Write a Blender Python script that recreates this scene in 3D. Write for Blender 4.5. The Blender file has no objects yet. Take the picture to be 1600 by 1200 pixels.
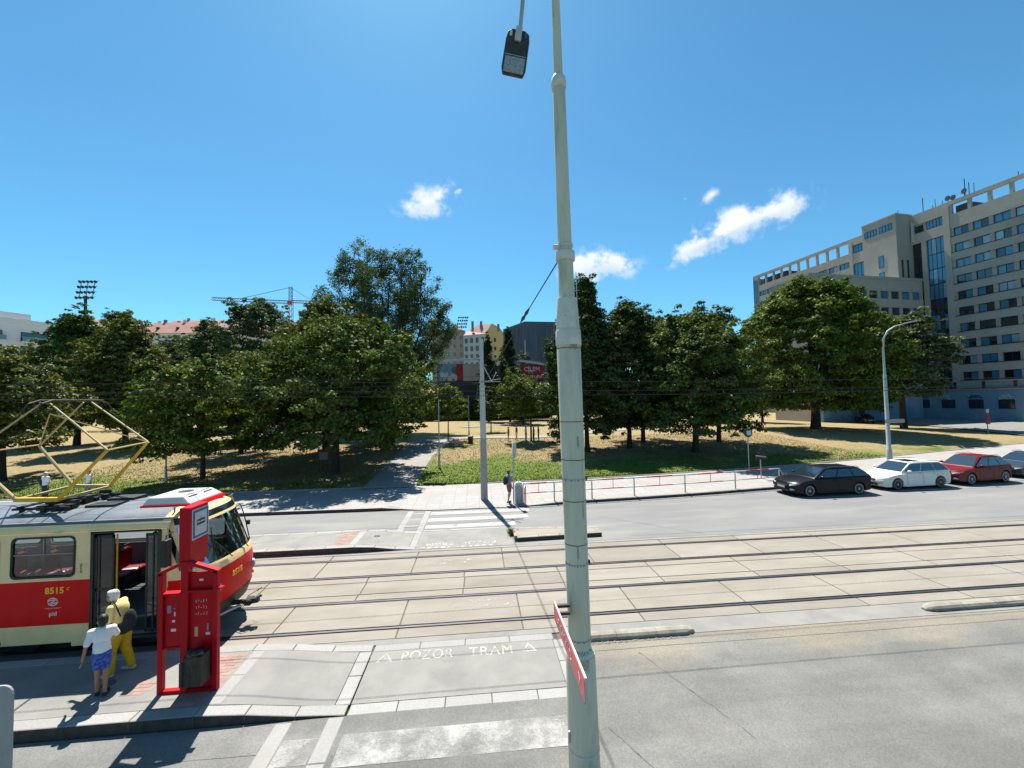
import bpy, bmesh, math, random
import numpy as np
from mathutils import Vector, Matrix, noise
R = math.radians
rnd = random.Random(7)
rng = np.random.default_rng(11)
sc = bpy.context.scene
COL = sc.collection

# ------------------------------------------------------------------ camera, sky, sun, exposure
cam_d = bpy.data.cameras.new('camera')
cam = bpy.data.objects.new('camera', cam_d); COL.objects.link(cam)
YAW, PITCH, ROLL, FPX, CZ = 0.0855404736, 0.0393970347, 0.0211480736, 633.27, 5.55
cam_d.sensor_width = 36.0; cam_d.lens = 36.0*FPX/1600.0
cam_d.clip_start = 0.05; cam_d.clip_end = 3000
fwd = Vector((math.sin(YAW)*math.cos(PITCH), math.cos(YAW)*math.cos(PITCH), math.sin(PITCH)))
rt = Vector((math.cos(YAW), -math.sin(YAW), 0)); dn = -rt.cross(fwd)
r2 = math.cos(ROLL)*rt + math.sin(ROLL)*dn; d2 = -math.sin(ROLL)*rt + math.cos(ROLL)*dn
m = Matrix((r2, -d2, -fwd)).transposed().to_4x4(); m.translation = (0, 0, CZ)
cam.matrix_world = m
sc.camera = cam

SUN_EL, SUN_AZ = 61.0, -11.5          # azimuth from +Y, positive towards +X
world = bpy.data.worlds.new('World'); sc.world = world; world.use_nodes = True
wn, wl = world.node_tree.nodes, world.node_tree.links
wn.clear()
w_out = wn.new('ShaderNodeOutputWorld'); w_bg = wn.new('ShaderNodeBackground')
sky = wn.new('ShaderNodeTexSky'); sky.sky_type = 'NISHITA'; sky.sun_disc = False
sky.sun_elevation = R(SUN_EL); sky.sun_rotation = R(SUN_AZ % 360)
sky.altitude = 250; sky.air_density = 1.0; sky.dust_density = 0.4; sky.ozone_density = 1.6
hsv = wn.new('ShaderNodeMix'); hsv.data_type = 'RGBA'; hsv.blend_type = 'MULTIPLY'; hsv.inputs[0].default_value = 1.0   # white balance of the sky
hsv.inputs[7].default_value = (.47, .95, 1.06, 1); wl.new(sky.outputs[0], hsv.inputs[6])
w_bg.inputs['Strength'].default_value = 0.07
def wmath(op, a, b=None, c=None):
    n = wn.new('ShaderNodeMath'); n.operation = op
    for i, v in enumerate((a, b, c)):
        if v is None: continue
        if isinstance(v, (int, float)): n.inputs[i].default_value = v
        else: wl.new(v, n.inputs[i])
    return n.outputs[0]
tc = wn.new('ShaderNodeTexCoord')
nz = wn.new('ShaderNodeTexNoise'); nz.inputs['Scale'].default_value = 22; nz.inputs['Detail'].default_value = 9; nz.inputs['Roughness'].default_value = .60
wl.new(tc.outputs['Generated'], nz.inputs['Vector'])
nz2 = wn.new('ShaderNodeTexNoise'); nz2.inputs['Scale'].default_value = 70; nz2.inputs['Detail'].default_value = 4
wl.new(tc.outputs['Generated'], nz2.inputs['Vector'])
def vdot(vec):
    n = wn.new('ShaderNodeVectorMath'); n.operation = 'DOT_PRODUCT'
    wl.new(tc.outputs['Generated'], n.inputs[0]); n.inputs[1].default_value = vec
    return n.outputs['Value']
# azimuth, elevation, half width, half height (degrees), tilt, density
CLOUDS = [(-6.6, 26.0, 2.8, 1.5, 10, 1), (-5.0, 26.9, 2.0, 1.1, 35, .9), (-2.2, 27.7, 1.5, .5, 25, .5),
          (16.3, 18.0, 3.3, 1.6, 8, 1.1), (19.5, 17.9, 2.7, 1.45, -8, 1), (30.8, 18.9, 3.8, 1.0, 14, 1.2),
          (34.4, 20.0, 3.4, 1.35, 12, 1.4), (37.8, 20.7, 2.8, 1.3, 8, 1.35), (31.9, 24.1, 1.3, .75, 28, .62), (28.9, 24.4, .6, .9, 5, .45),
          (-120, 30, 9, 3, 5, 1), (95, 24, 8, 2.6, 3, 1), (170, 35, 10, 4, 0, 1)]
mask = None; lift = None
for az, el, hw, hh, tilt, dens in CLOUDS:
    a, e = R(az), R(el)
    c = Vector((math.sin(a)*math.cos(e), math.cos(a)*math.cos(e), math.sin(e)))
    u = Vector((math.cos(a), -math.sin(a), 0)); v = u.cross(c)
    if v.z < 0: v = -v
    t = R(tilt); uu = u*math.cos(t)+v*math.sin(t); vv = -u*math.sin(t)+v*math.cos(t)
    du = wmath('DIVIDE', vdot(uu), math.radians(hw)); dv = wmath('DIVIDE', vdot(vv), math.radians(hh))
    du = wmath('SUBTRACT', du, c.dot(uu)/math.radians(hw)); dv = wmath('SUBTRACT', dv, c.dot(vv)/math.radians(hh))
    rr = wmath('SQRT', wmath('ADD', wmath('MULTIPLY', du, du), wmath('MULTIPLY', dv, dv)))
    front = wmath('GREATER_THAN', vdot(c), 0.2)
    k = wmath('ADD', wmath('SUBTRACT', 1.25*dens, rr), wmath('MULTIPLY', wmath('SUBTRACT', front, 1.0), 20.0))
    k = wmath('MAXIMUM', k, -1.0)
    mask = k if mask is None else wmath('MAXIMUM', mask, k)
    kl = wmath('MULTIPLY', wmath('MAXIMUM', k, 0.0), wmath('MULTIPLY', dv, front))
    lift = kl if lift is None else wmath('ADD', lift, kl)
nn = wmath('MULTIPLY', wmath('SUBTRACT', nz.outputs['Fac'], .48), 5.0)
nn2 = wmath('MULTIPLY', wmath('SUBTRACT', nz2.outputs['Fac'], .5), .9)
mm_ = wmath('ADD', wmath('ADD', mask, nn), nn2)
mr = wn.new('ShaderNodeMapRange'); mr.interpolation_type = 'SMOOTHSTEP'
wl.new(mm_, mr.inputs['Value']); mr.inputs['From Min'].default_value = -.10; mr.inputs['From Max'].default_value = 1.35; mr.inputs['To Max'].default_value = .95
gate = wn.new('ShaderNodeMapRange'); wl.new(mask, gate.inputs['Value']); gate.inputs['From Min'].default_value = -.55; gate.inputs['From Max'].default_value = .45
fac = wmath('MULTIPLY', mr.outputs[0], gate.outputs[0])
shade = wmath('ADD', wmath('MULTIPLY', lift, .55), wmath('ADD', wmath('MULTIPLY', nn2, .12), .62))
cr = wn.new('ShaderNodeMapRange'); wl.new(shade, cr.inputs['Value']); cr.inputs['From Min'].default_value = .2; cr.inputs['From Max'].default_value = .9
cmix = wn.new('ShaderNodeMix'); cmix.data_type = 'RGBA'
wl.new(cr.outputs[0], cmix.inputs[0]); cmix.inputs[6].default_value = (4.6, 5.6, 6.8, 1); cmix.inputs[7].default_value = (7.2, 7.5, 7.8, 1)
smix = wn.new('ShaderNodeMix'); smix.data_type = 'RGBA'
wl.new(fac, smix.inputs[0]); wl.new(hsv.outputs[2], smix.inputs[6]); wl.new(cmix.outputs[2], smix.inputs[7])
wl.new(smix.outputs[2], w_bg.inputs['Color']); wl.new(w_bg.outputs[0], w_out.inputs['Surface'])

sun_d = bpy.data.lights.new('sun', 'SUN'); sun_d.energy = 5.0; sun_d.angle = R(.53); sun_d.color = (1, .955, .88)
sun = bpy.data.objects.new('sun', sun_d); COL.objects.link(sun)
sdir = Vector((math.sin(R(SUN_AZ))*math.cos(R(SUN_EL)), math.cos(R(SUN_AZ))*math.cos(R(SUN_EL)), math.sin(R(SUN_EL))))
sun.rotation_euler = sdir.to_track_quat('Z', 'Y').to_euler(); sun.location = (0, 0, 60)
sc.view_settings.view_transform = 'Standard'; sc.view_settings.look = 'None'
sc.view_settings.exposure = 1.08; sc.view_settings.gamma = 1.0; sc.view_settings.use_curve_mapping = False
sc.render.engine = 'CYCLES'; sc.cycles.max_bounces = 8; sc.cycles.transparent_max_bounces = 16
sc.cycles.use_denoising = True

# ------------------------------------------------------------------ materials
ALBEDO = .62
def mat(name, c1, c2=None, scale=4.0, rough=.7, metal=0.0, bump=0.0, bscale=None, spec=.4, coat=0.0, detail=5, contrast=.5,
        c3=None, scale3=.6, rand=0.0, stretch=None, c4=None, scale4=30, thr4=.68, coords='Object'):
    m = bpy.data.materials.new(name); m.use_nodes = True
    k_ = ALBEDO; c1 = tuple(x*k_ for x in c1); c2 = c2 and tuple(x*k_ for x in c2); c3 = c3 and tuple(x*k_ for x in c3); c4 = c4 and tuple(x*k_ for x in c4)
    n, l = m.node_tree.nodes, m.node_tree.links
    p = n['Principled BSDF']
    p.inputs['Roughness'].default_value = rough; p.inputs['Metallic'].default_value = metal
    p.inputs['Specular IOR Level'].default_value = spec; p.inputs['Coat Weight'].default_value = coat
    p.inputs['Coat Roughness'].default_value = .08
    p.inputs['Base Color'].default_value = (*c1, 1)
    if c2 is None and not bump and not rand: return m
    geo = n.new('ShaderNodeNewGeometry') if coords == 'World' else n.new('ShaderNodeTexCoord')
    vec = geo.outputs['Position'] if coords == 'World' else geo.outputs['Object']
    if stretch:
        mp = n.new('ShaderNodeMapping'); mp.inputs['Scale'].default_value = stretch; l.new(vec, mp.inputs['Vector']); vec = mp.outputs[0]
    out = None
    def nt(s, d=5, r=.6):
        t = n.new('ShaderNodeTexNoise'); t.inputs['Scale'].default_value = s; t.inputs['Detail'].default_value = d; t.inputs['Roughness'].default_value = r
        l.new(vec, t.inputs['Vector']); return t.outputs['Fac']
    def ramp(f, lo, hi):
        t = n.new('ShaderNodeMapRange'); t.interpolation_type = 'SMOOTHSTEP'; l.new(f, t.inputs['Value'])
        t.inputs['From Min'].default_value = lo; t.inputs['From Max'].default_value = hi; return t.outputs[0]
    def mixc(f, a, b):
        t = n.new('ShaderNodeMix'); t.data_type = 'RGBA'; l.new(f, t.inputs[0])
        for i, v in ((6, a), (7, b)):
            if isinstance(v, tuple): t.inputs[i].default_value = (*v, 1)
            else: l.new(v, t.inputs[i])
        return t.outputs[2]
    col = c1
    if c2 is not None:
        h = .5*(1-contrast)*.6+.02
        col = mixc(ramp(nt(scale, detail), .5-h, .5+h), c1, c2)
    if c3 is not None: col = mixc(ramp(nt(scale3, 6, .65), .48, .72), col, c3)
    if c4 is not None: col = mixc(ramp(nt(scale4, 3), thr4, thr4+.06), col, c4)
    if rand:
        oi = n.new('ShaderNodeObjectInfo'); mm = n.new('ShaderNodeMapRange'); l.new(oi.outputs['Random'], mm.inputs['Value'])
        mm.inputs['To Min'].default_value = 1-rand; mm.inputs['To Max'].default_value = 1+rand
        vm = n.new('ShaderNodeVectorMath'); vm.operation = 'SCALE'
        if isinstance(col, tuple): vm.inputs[0].default_value = col
        else: l.new(col, vm.inputs[0])
        l.new(mm.outputs[0], vm.inputs['Scale']); col = vm.outputs[0]
    if not isinstance(col, tuple): l.new(col, p.inputs['Base Color'])
    if bump:
        b = n.new('ShaderNodeBump'); b.inputs['Strength'].default_value = 1; b.inputs['Distance'].default_value = bump
        l.new(nt(bscale or scale*4, 6, .65), b.inputs['Height']); l.new(b.outputs[0], p.inputs['Normal'])
    return m

def glass(name, tint=(.75, .85, .88), base=.12, rough=.02, trans=.8):
    m = bpy.data.materials.new(name); m.use_nodes = True
    n, l = m.node_tree.nodes, m.node_tree.links; n.clear()
    o = n.new('ShaderNodeOutputMaterial'); t = n.new('ShaderNodeBsdfTransparent'); g = n.new('ShaderNodeBsdfGlossy')
    t.inputs['Color'].default_value = (tint[0]*trans, tint[1]*trans, tint[2]*trans, 1); g.inputs['Roughness'].default_value = rough
    g.inputs['Color'].default_value = (.9, .95, 1, 1)
    f = n.new('ShaderNodeFresnel'); f.inputs['IOR'].default_value = 1.55
    a = n.new('ShaderNodeMath'); a.operation = 'ADD'; a.inputs[1].default_value = base; l.new(f.outputs[0], a.inputs[0])
    x = n.new('ShaderNodeMixShader'); l.new(a.outputs[0], x.inputs[0]); l.new(t.outputs[0], x.inputs[1]); l.new(g.outputs[0], x.inputs[2])
    l.new(x.outputs[0], o.inputs['Surface']); return m

def paint_mat(name, c1, under, scale=3, thr=.5, soft=.06, fine=30):
    """road paint worn through to what lies under it"""
    m = bpy.data.materials.new(name); m.use_nodes = True
    n, l = m.node_tree.nodes, m.node_tree.links; p = n['Principled BSDF']; p.inputs['Roughness'].default_value = .8
    tcn = n.new('ShaderNodeTexCoord')
    def nt(s, d):
        t = n.new('ShaderNodeTexNoise'); t.inputs['Scale'].default_value = s; t.inputs['Detail'].default_value = d; t.inputs['Roughness'].default_value = .7
        l.new(tcn.outputs['Object'], t.inputs['Vector']); return t.outputs['Fac']
    ad = n.new('ShaderNodeMath'); ad.operation = 'ADD'; l.new(nt(scale, 6), ad.inputs[0])
    mu = n.new('ShaderNodeMath'); mu.operation = 'MULTIPLY'; mu.inputs[1].default_value = .35; l.new(nt(fine, 5), mu.inputs[0]); l.new(mu.outputs[0], ad.inputs[1])
    t = n.new('ShaderNodeMapRange'); t.interpolation_type = 'SMOOTHSTEP'; l.new(ad.outputs[0], t.inputs['Value'])
    t.inputs['From Min'].default_value = thr+.175-soft; t.inputs['From Max'].default_value = thr+.175+soft
    tr = n.new('ShaderNodeBsdfTransparent'); ms = n.new('ShaderNodeMixShader')
    p.inputs['Base Color'].default_value = (*(x*ALBEDO*.95 for x in c1), 1)
    l.new(t.outputs[0], ms.inputs[0]); l.new(tr.outputs[0], ms.inputs[1]); l.new(p.outputs[0], ms.inputs[2])
    l.new(ms.outputs[0], n['Material Output'].inputs['Surface'])
    return m

def leaf_mat(name, a, b, c=None, trans=.20):
    m = bpy.data.materials.new(name); m.use_nodes = True
    n, l = m.node_tree.nodes, m.node_tree.links; n.clear()
    o = n.new('ShaderNodeOutputMaterial'); geo = n.new('ShaderNodeNewGeometry')
    cr = n.new('ShaderNodeValToRGB'); l.new(geo.outputs['Random Per Island'], cr.inputs[0])
    cr.color_ramp.elements[0].color = (*a, 1); cr.color_ramp.elements[1].color = (*b, 1); cr.color_ramp.elements[1].position = .8
    if c: e = cr.color_ramp.elements.new(1.0); e.color = (*c, 1)
    tx = n.new('ShaderNodeTexCoord'); ns = n.new('ShaderNodeTexNoise'); ns.inputs['Scale'].default_value = .55; ns.inputs['Detail'].default_value = 3
    l.new(tx.outputs['Object'], ns.inputs['Vector'])
    mr = n.new('ShaderNodeMapRange'); l.new(ns.outputs['Fac'], mr.inputs['Value']); mr.inputs['From Min'].default_value = .3; mr.inputs['From Max'].default_value = .7
    mr.inputs['To Min'].default_value = .62; mr.inputs['To Max'].default_value = 1.15
    vm = n.new('ShaderNodeVectorMath'); vm.operation = 'SCALE'; l.new(cr.outputs[0], vm.inputs[0]); l.new(mr.outputs[0], vm.inputs['Scale'])
    d = n.new('ShaderNodeBsdfDiffuse'); t = n.new('ShaderNodeBsdfTranslucent'); g = n.new('ShaderNodeBsdfGlossy'); g.inputs['Roughness'].default_value = .5
    g.inputs['Color'].default_value = (.8, .85, .8, 1)
    l.new(vm.outputs[0], d.inputs['Color'])
    tv = n.new('ShaderNodeVectorMath'); tv.operation = 'MULTIPLY'; tv.inputs[1].default_value = (1.25, 1.35, .5); l.new(vm.outputs[0], tv.inputs[0]); l.new(tv.outputs[0], t.inputs['Color'])
    m1 = n.new('ShaderNodeMixShader'); m1.inputs[0].default_value = trans; l.new(d.outputs[0], m1.inputs[1]); l.new(t.outputs[0], m1.inputs[2])
    m2 = n.new('ShaderNodeMixShader'); m2.inputs[0].default_value = .018; l.new(m1.outputs[0], m2.inputs[1]); l.new(g.outputs[0], m2.inputs[2])
    l.new(m2.outputs[0], o.inputs['Surface']); return m

M = {}
M['asphalt'] = mat('asphalt', (.205, .202, .187), (.245, .242, .225), scale=.7, rough=.85, bump=.006, bscale=60, c3=(.29, .275, .245), scale3=.35, c4=(.33, .32, .3), scale4=55, thr4=.64)
def dusty_asphalt():
    m_ = M['asphalt']; n, l = m_.node_tree.nodes, m_.node_tree.links; p = n['Principled BSDF']; src = p.inputs['Base Color'].links[0].from_socket
    g = n.new('ShaderNodeNewGeometry'); sp = n.new('ShaderNodeSeparateXYZ'); l.new(g.outputs['Position'], sp.inputs[0])
    t = n.new('ShaderNodeTexNoise'); t.inputs['Scale'].default_value = .45; t.inputs['Detail'].default_value = 6; t.inputs['Roughness'].default_value = .65; l.new(g.outputs['Position'], t.inputs['Vector'])
    a = n.new('ShaderNodeMapRange'); l.new(sp.outputs['Y'], a.inputs['Value']); a.inputs['From Min'].default_value = 6.6; a.inputs['From Max'].default_value = 9.4; a.inputs['To Min'].default_value = -.35; a.inputs['To Max'].default_value = .28
    q = n.new('ShaderNodeMath'); q.operation = 'ADD'; l.new(a.outputs[0], q.inputs[0]); l.new(t.outputs['Fac'], q.inputs[1])
    f = n.new('ShaderNodeMapRange'); f.interpolation_type = 'SMOOTHSTEP'; l.new(q.outputs[0], f.inputs['Value']); f.inputs['From Min'].default_value = .42; f.inputs['From Max'].default_value = .85; f.inputs['To Max'].default_value = .85
    # fine aggregate
    v = n.new('ShaderNodeTexVoronoi'); v.inputs['Scale'].default_value = 55; l.new(g.outputs['Position'], v.inputs['Vector'])
    vm = n.new('ShaderNodeMapRange'); sc_ = n.new('ShaderNodeSeparateColor'); l.new(v.outputs['Color'], sc_.inputs[0]); l.new(sc_.outputs[0], vm.inputs['Value']); vm.inputs['To Min'].default_value = .84; vm.inputs['To Max'].default_value = 1.16
    x = n.new('ShaderNodeMix'); x.data_type = 'RGBA'; l.new(f.outputs[0], x.inputs[0]); l.new(src, x.inputs[6]); x.inputs[7].default_value = (.215, .185, .135, 1)
    w = n.new('ShaderNodeVectorMath'); w.operation = 'SCALE'; l.new(x.outputs[2], w.inputs[0]); l.new(vm.outputs[0], w.inputs['Scale']); o_ = n.new('ShaderNodeTexNoise'); o_.inputs['Scale'].default_value = 1; o_.inputs['Detail'].default_value = 5
    mp = n.new('ShaderNodeMapping'); mp.inputs['Scale'].default_value = (.22, 1.3, 1); l.new(g.outputs['Position'], mp.inputs['Vector']); l.new(mp.outputs[0], o_.inputs['Vector'])
    ow = n.new('ShaderNodeMapRange'); l.new(o_.outputs['Fac'], ow.inputs['Value']); ow.inputs['From Min'].default_value = .35; ow.inputs['From Max'].default_value = .65; ow.inputs['To Min'].default_value = .84; ow.inputs['To Max'].default_value = 1.1
    w2 = n.new('ShaderNodeVectorMath'); w2.operation = 'SCALE'; l.new(w.outputs[0], w2.inputs[0]); l.new(ow.outputs[0], w2.inputs['Scale']); l.new(w2.outputs[0], p.inputs['Base Color'])
dusty_asphalt()
M['asphalt_far'] = mat('asphalt_far', (.25, .25, .245), (.30, .295, .285), scale=.5, rough=.85, bump=.004, bscale=50, c3=(.36, .345, .31), scale3=.3, stretch=(.35, 1.6, 1))
M['asphalt_plat'] = mat('platform_asphalt', (.31, .30, .275), (.37, .355, .32), scale=1.2, rough=.85, bump=.005, bscale=60, c3=(.28, .27, .25), scale3=.8)
M['concrete'] = mat('concrete_slab', (.335, .30, .245), (.385, .35, .29), scale=1.1, rough=.85, bump=.003, bscale=30, c3=(.29, .25, .195), scale3=.5, rand=.09, stretch=(.5, 1.5, 1), coords='World')
M['joint'] = mat('dark_joint', (.15, .125, .10), (.22, .18, .14), scale=3, rough=.95)
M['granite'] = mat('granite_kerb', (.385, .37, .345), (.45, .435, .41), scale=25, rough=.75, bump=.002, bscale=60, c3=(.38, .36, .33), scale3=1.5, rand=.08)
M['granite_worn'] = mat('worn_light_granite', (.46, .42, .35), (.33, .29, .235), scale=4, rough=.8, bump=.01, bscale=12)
M['kerb_shade'] = mat('kerb_shade_side', (.06, .05, .045), (.10, .085, .075), scale=6, rough=.9)  # near-black colour that puts shade into the kerb sides
M['rail'] = mat('rail_steel', (.17, .155, .175), (.24, .22, .23), scale=5, rough=.42, metal=.85, stretch=(.3, 5, 5))
M['groove'] = mat('rail_groove', (.03, .025, .025), (.06, .05, .045), scale=9, rough=.9)
M['brick'] = mat('red_paver', (.42, .27, .22), (.5, .33, .26), scale=6, rough=.85, rand=.14)
M['mosaic'] = None
M['steel_white'] = mat('white_rail_paint', (.78, .78, .76), (.66, .65, .62), scale=3, rough=.5)
M['steel_red'] = mat('red_rail_paint', (.72, .02, .04), (.60, .02, .035), scale=3, rough=.5)
M['tram_cream'] = mat('tram_cream_paint', (1.42, 1.0, .50), (1.32, .93, .47), scale=1.5, rough=.35, coat=.08, spec=.2, c3=(1.15, .80, .41), scale3=1.1)
M['tram_red'] = mat('tram_red_paint', (1.15, .006, .008), (1.02, .006, .008), scale=1.5, rough=.35, coat=.05, spec=.12)
M['tram_roof'] = mat('tram_grey_roof', (.20, .225, .255), (.27, .29, .31), scale=1.6, rough=.45, c3=(.15, .16, .17), scale3=2)
M['black'] = mat('black_rubber', (.015, .015, .016), (.03, .03, .03), scale=8, rough=.55)
M['dark_metal'] = mat('dark_metal', (.05, .05, .055), (.09, .085, .08), scale=8, rough=.5, metal=.5)
M['yellow'] = mat('pantograph_yellow', (1.15, .62, .02), (.95, .52, .04), scale=7, rough=.5)
M['yellow_pale'] = mat('pantograph_worn_yellow', (.80, .56, .20), (.65, .48, .24), scale=7, rough=.5)
M['grey_metal'] = mat('grey_metal', (.4, .41, .42), (.3, .31, .32), scale=6, rough=.4, metal=.7)
M['seat_red'] = mat('red_plastic_seat', (.55, .02, .03), rough=.3, spec=.5)
M['interior'] = mat('tram_interior_grey', (.30, .31, .32), (.25, .26, .27), scale=3, rough=.6)
M['floor_int'] = mat('tram_floor', (.13, .135, .14), (.17, .17, .17), scale=9, rough=.7)
M['glass'] = glass('window_glass', base=.05); M['glass_dark'] = glass('dark_window_glass', base=.03, trans=.4)
M['screen'] = glass('windscreen_glass', tint=(.7, .9, 1), base=.48, trans=.75)
M['display'] = mat('display_black', (.02, .025, .022), rough=.12, spec=.6)
M['white'] = mat('white_paint', (.76, .76, .74), (.70, .70, .68), scale=3, rough=.45)
M['sign_blue'] = mat('sign_blue', (.02, .13, .38), rough=.4)
M['sign_white'] = mat('sign_white', (.74, .76, .76), rough=.4)
M['sign_red'] = mat('stop_red_paint', (.72, .006, .018), (.62, .006, .016), scale=3, rough=.45, spec=.15)
M['street_red'] = mat('street_sign_red', (1.0, .03, .05), (.85, .035, .05), scale=8, rough=.35)
M['yellow_paint'] = mat('yellow_number', (1.55, .80, .03), rough=.5)
M['pale_print'] = mat('pale_print', (1.15, .92, .88), rough=.6)
M['lens'] = mat('headlight_lens', (.7, .72, .72), rough=.08, spec=.8)
M['pole'] = mat('sage_pole_paint', (.80, .76, .58), (.90, .86, .67), scale=2.2, rough=.5, bump=.002, bscale=25, c3=(.64, .60, .43), scale3=2.6, c4=(.30, .20, .12), scale4=11, thr4=.71, stretch=(1.6, 1.6, .3))
M['pole_light'] = mat('pole_collar_paint', (.95, .92, .80), (.82, .80, .68), scale=6, rough=.5, c4=(.25, .13, .07), scale4=14, thr4=.66)
M['rust'] = mat('rust_stain', (.20, .10, .05), (.30, .22, .16), scale=20, rough=.9)
M['concrete_pole'] = mat('concrete_pole', (.66, .66, .63), (.74, .73, .70), scale=4, rough=.8, bump=.003)
M['concrete_pole_d'] = mat('concrete_pole_base', (.44, .43, .42), (.50, .49, .47), scale=4, rough=.8, bump=.003)
M['galv'] = mat('galvanised_steel', (.66, .70, .68), (.56, .60, .58), scale=3, rough=.5, metal=.3)
M['wire'] = mat('wire_dark', (.06, .065, .07), rough=.5, metal=.5)
M['bark'] = mat('bark', (.085, .065, .05), (.05, .04, .032), scale=6, rough=.95, bump=.03, bscale=14, stretch=(1, 1, .3))
M['leaf_dark'] = leaf_mat('leaf_dark', (.038, .062, .016), (.075, .108, .026), (.11, .13, .035))
M['leaf_mid'] = leaf_mat('leaf_mid', (.050, .080, .014), (.105, .145, .028), (.17, .19, .04))
M['leaf_olive'] = leaf_mat('leaf_olive', (.068, .088, .018), (.14, .155, .034), (.21, .18, .05))
M['leaf_green'] = leaf_mat('leaf_fresh', (.060, .100, .012), (.13, .175, .022), (.21, .22, .04))
M['leaf_grey'] = leaf_mat('leaf_greyish', (.060, .088, .034), (.12, .155, .060), (.17, .20, .08))
M['leaf_pine'] = leaf_mat('leaf_needle', (.022, .042, .018), (.045, .07, .03))
M['skin'] = mat('skin', (.78, .44, .30), (.72, .39, .27), scale=12, rough=.55)
M['skin_tan'] = mat('tanned_skin', (.56, .28, .17), (.50, .25, .15), scale=12, rough=.55)
M['hair_black'] = mat('black_hair', (.012, .011, .010), (.03, .027, .025), scale=60, rough=.5, bump=.004, bscale=90)
M['hair_white'] = mat('white_hair', (.95, .88, .76), (1.15, 1.1, 1.0), scale=40, rough=.6, bump=.006, bscale=60)
M['hair_brown'] = mat('brown_hair', (.06, .035, .02), (.09, .055, .03), scale=50, rough=.6)
def cloth(n, c, k=.85): return mat(n, c, tuple(x*k for x in c), scale=14, rough=.85, bump=.006, bscale=11)
M['cl_white'] = cloth('white_cotton', (1.2, 1.2, 1.24), .92); M['cl_yellow'] = cloth('pale_yellow_cotton', (1.2, .98, .36), .92); M['cl_mustard'] = cloth('mustard_trousers', (.72, .52, .01))
M['cl_blue'] = mat('blue_patterned_shorts', (.02, .06, .40), (.14, .26, .75), scale=24, rough=.85); M['cl_black'] = cloth('black_cloth', (.02, .02, .024)); M['cl_grey'] = cloth('grey_cloth', (.33, .36, .40))
M['cl_pink'] = cloth('dusty_pink_shorts', (.36, .15, .15)); M['cl_navy'] = cloth('navy_cloth', (.03, .045, .09)); M['shoe_white'] = cloth('white_shoe', (.62, .63, .58))
M['bag'] = mat('trash_bag', (.015, .015, .017), (.04, .04, .045), scale=9, rough=.22, bump=.02, bscale=14)
M['bin'] = mat('dark_bin', (.05, .038, .032), (.09, .065, .05), scale=12, rough=.7, stretch=(1, 1, .3))
M['cast_iron'] = mat('cast_iron', (.10, .095, .09), (.16, .15, .14), scale=20, rough=.7)

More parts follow.
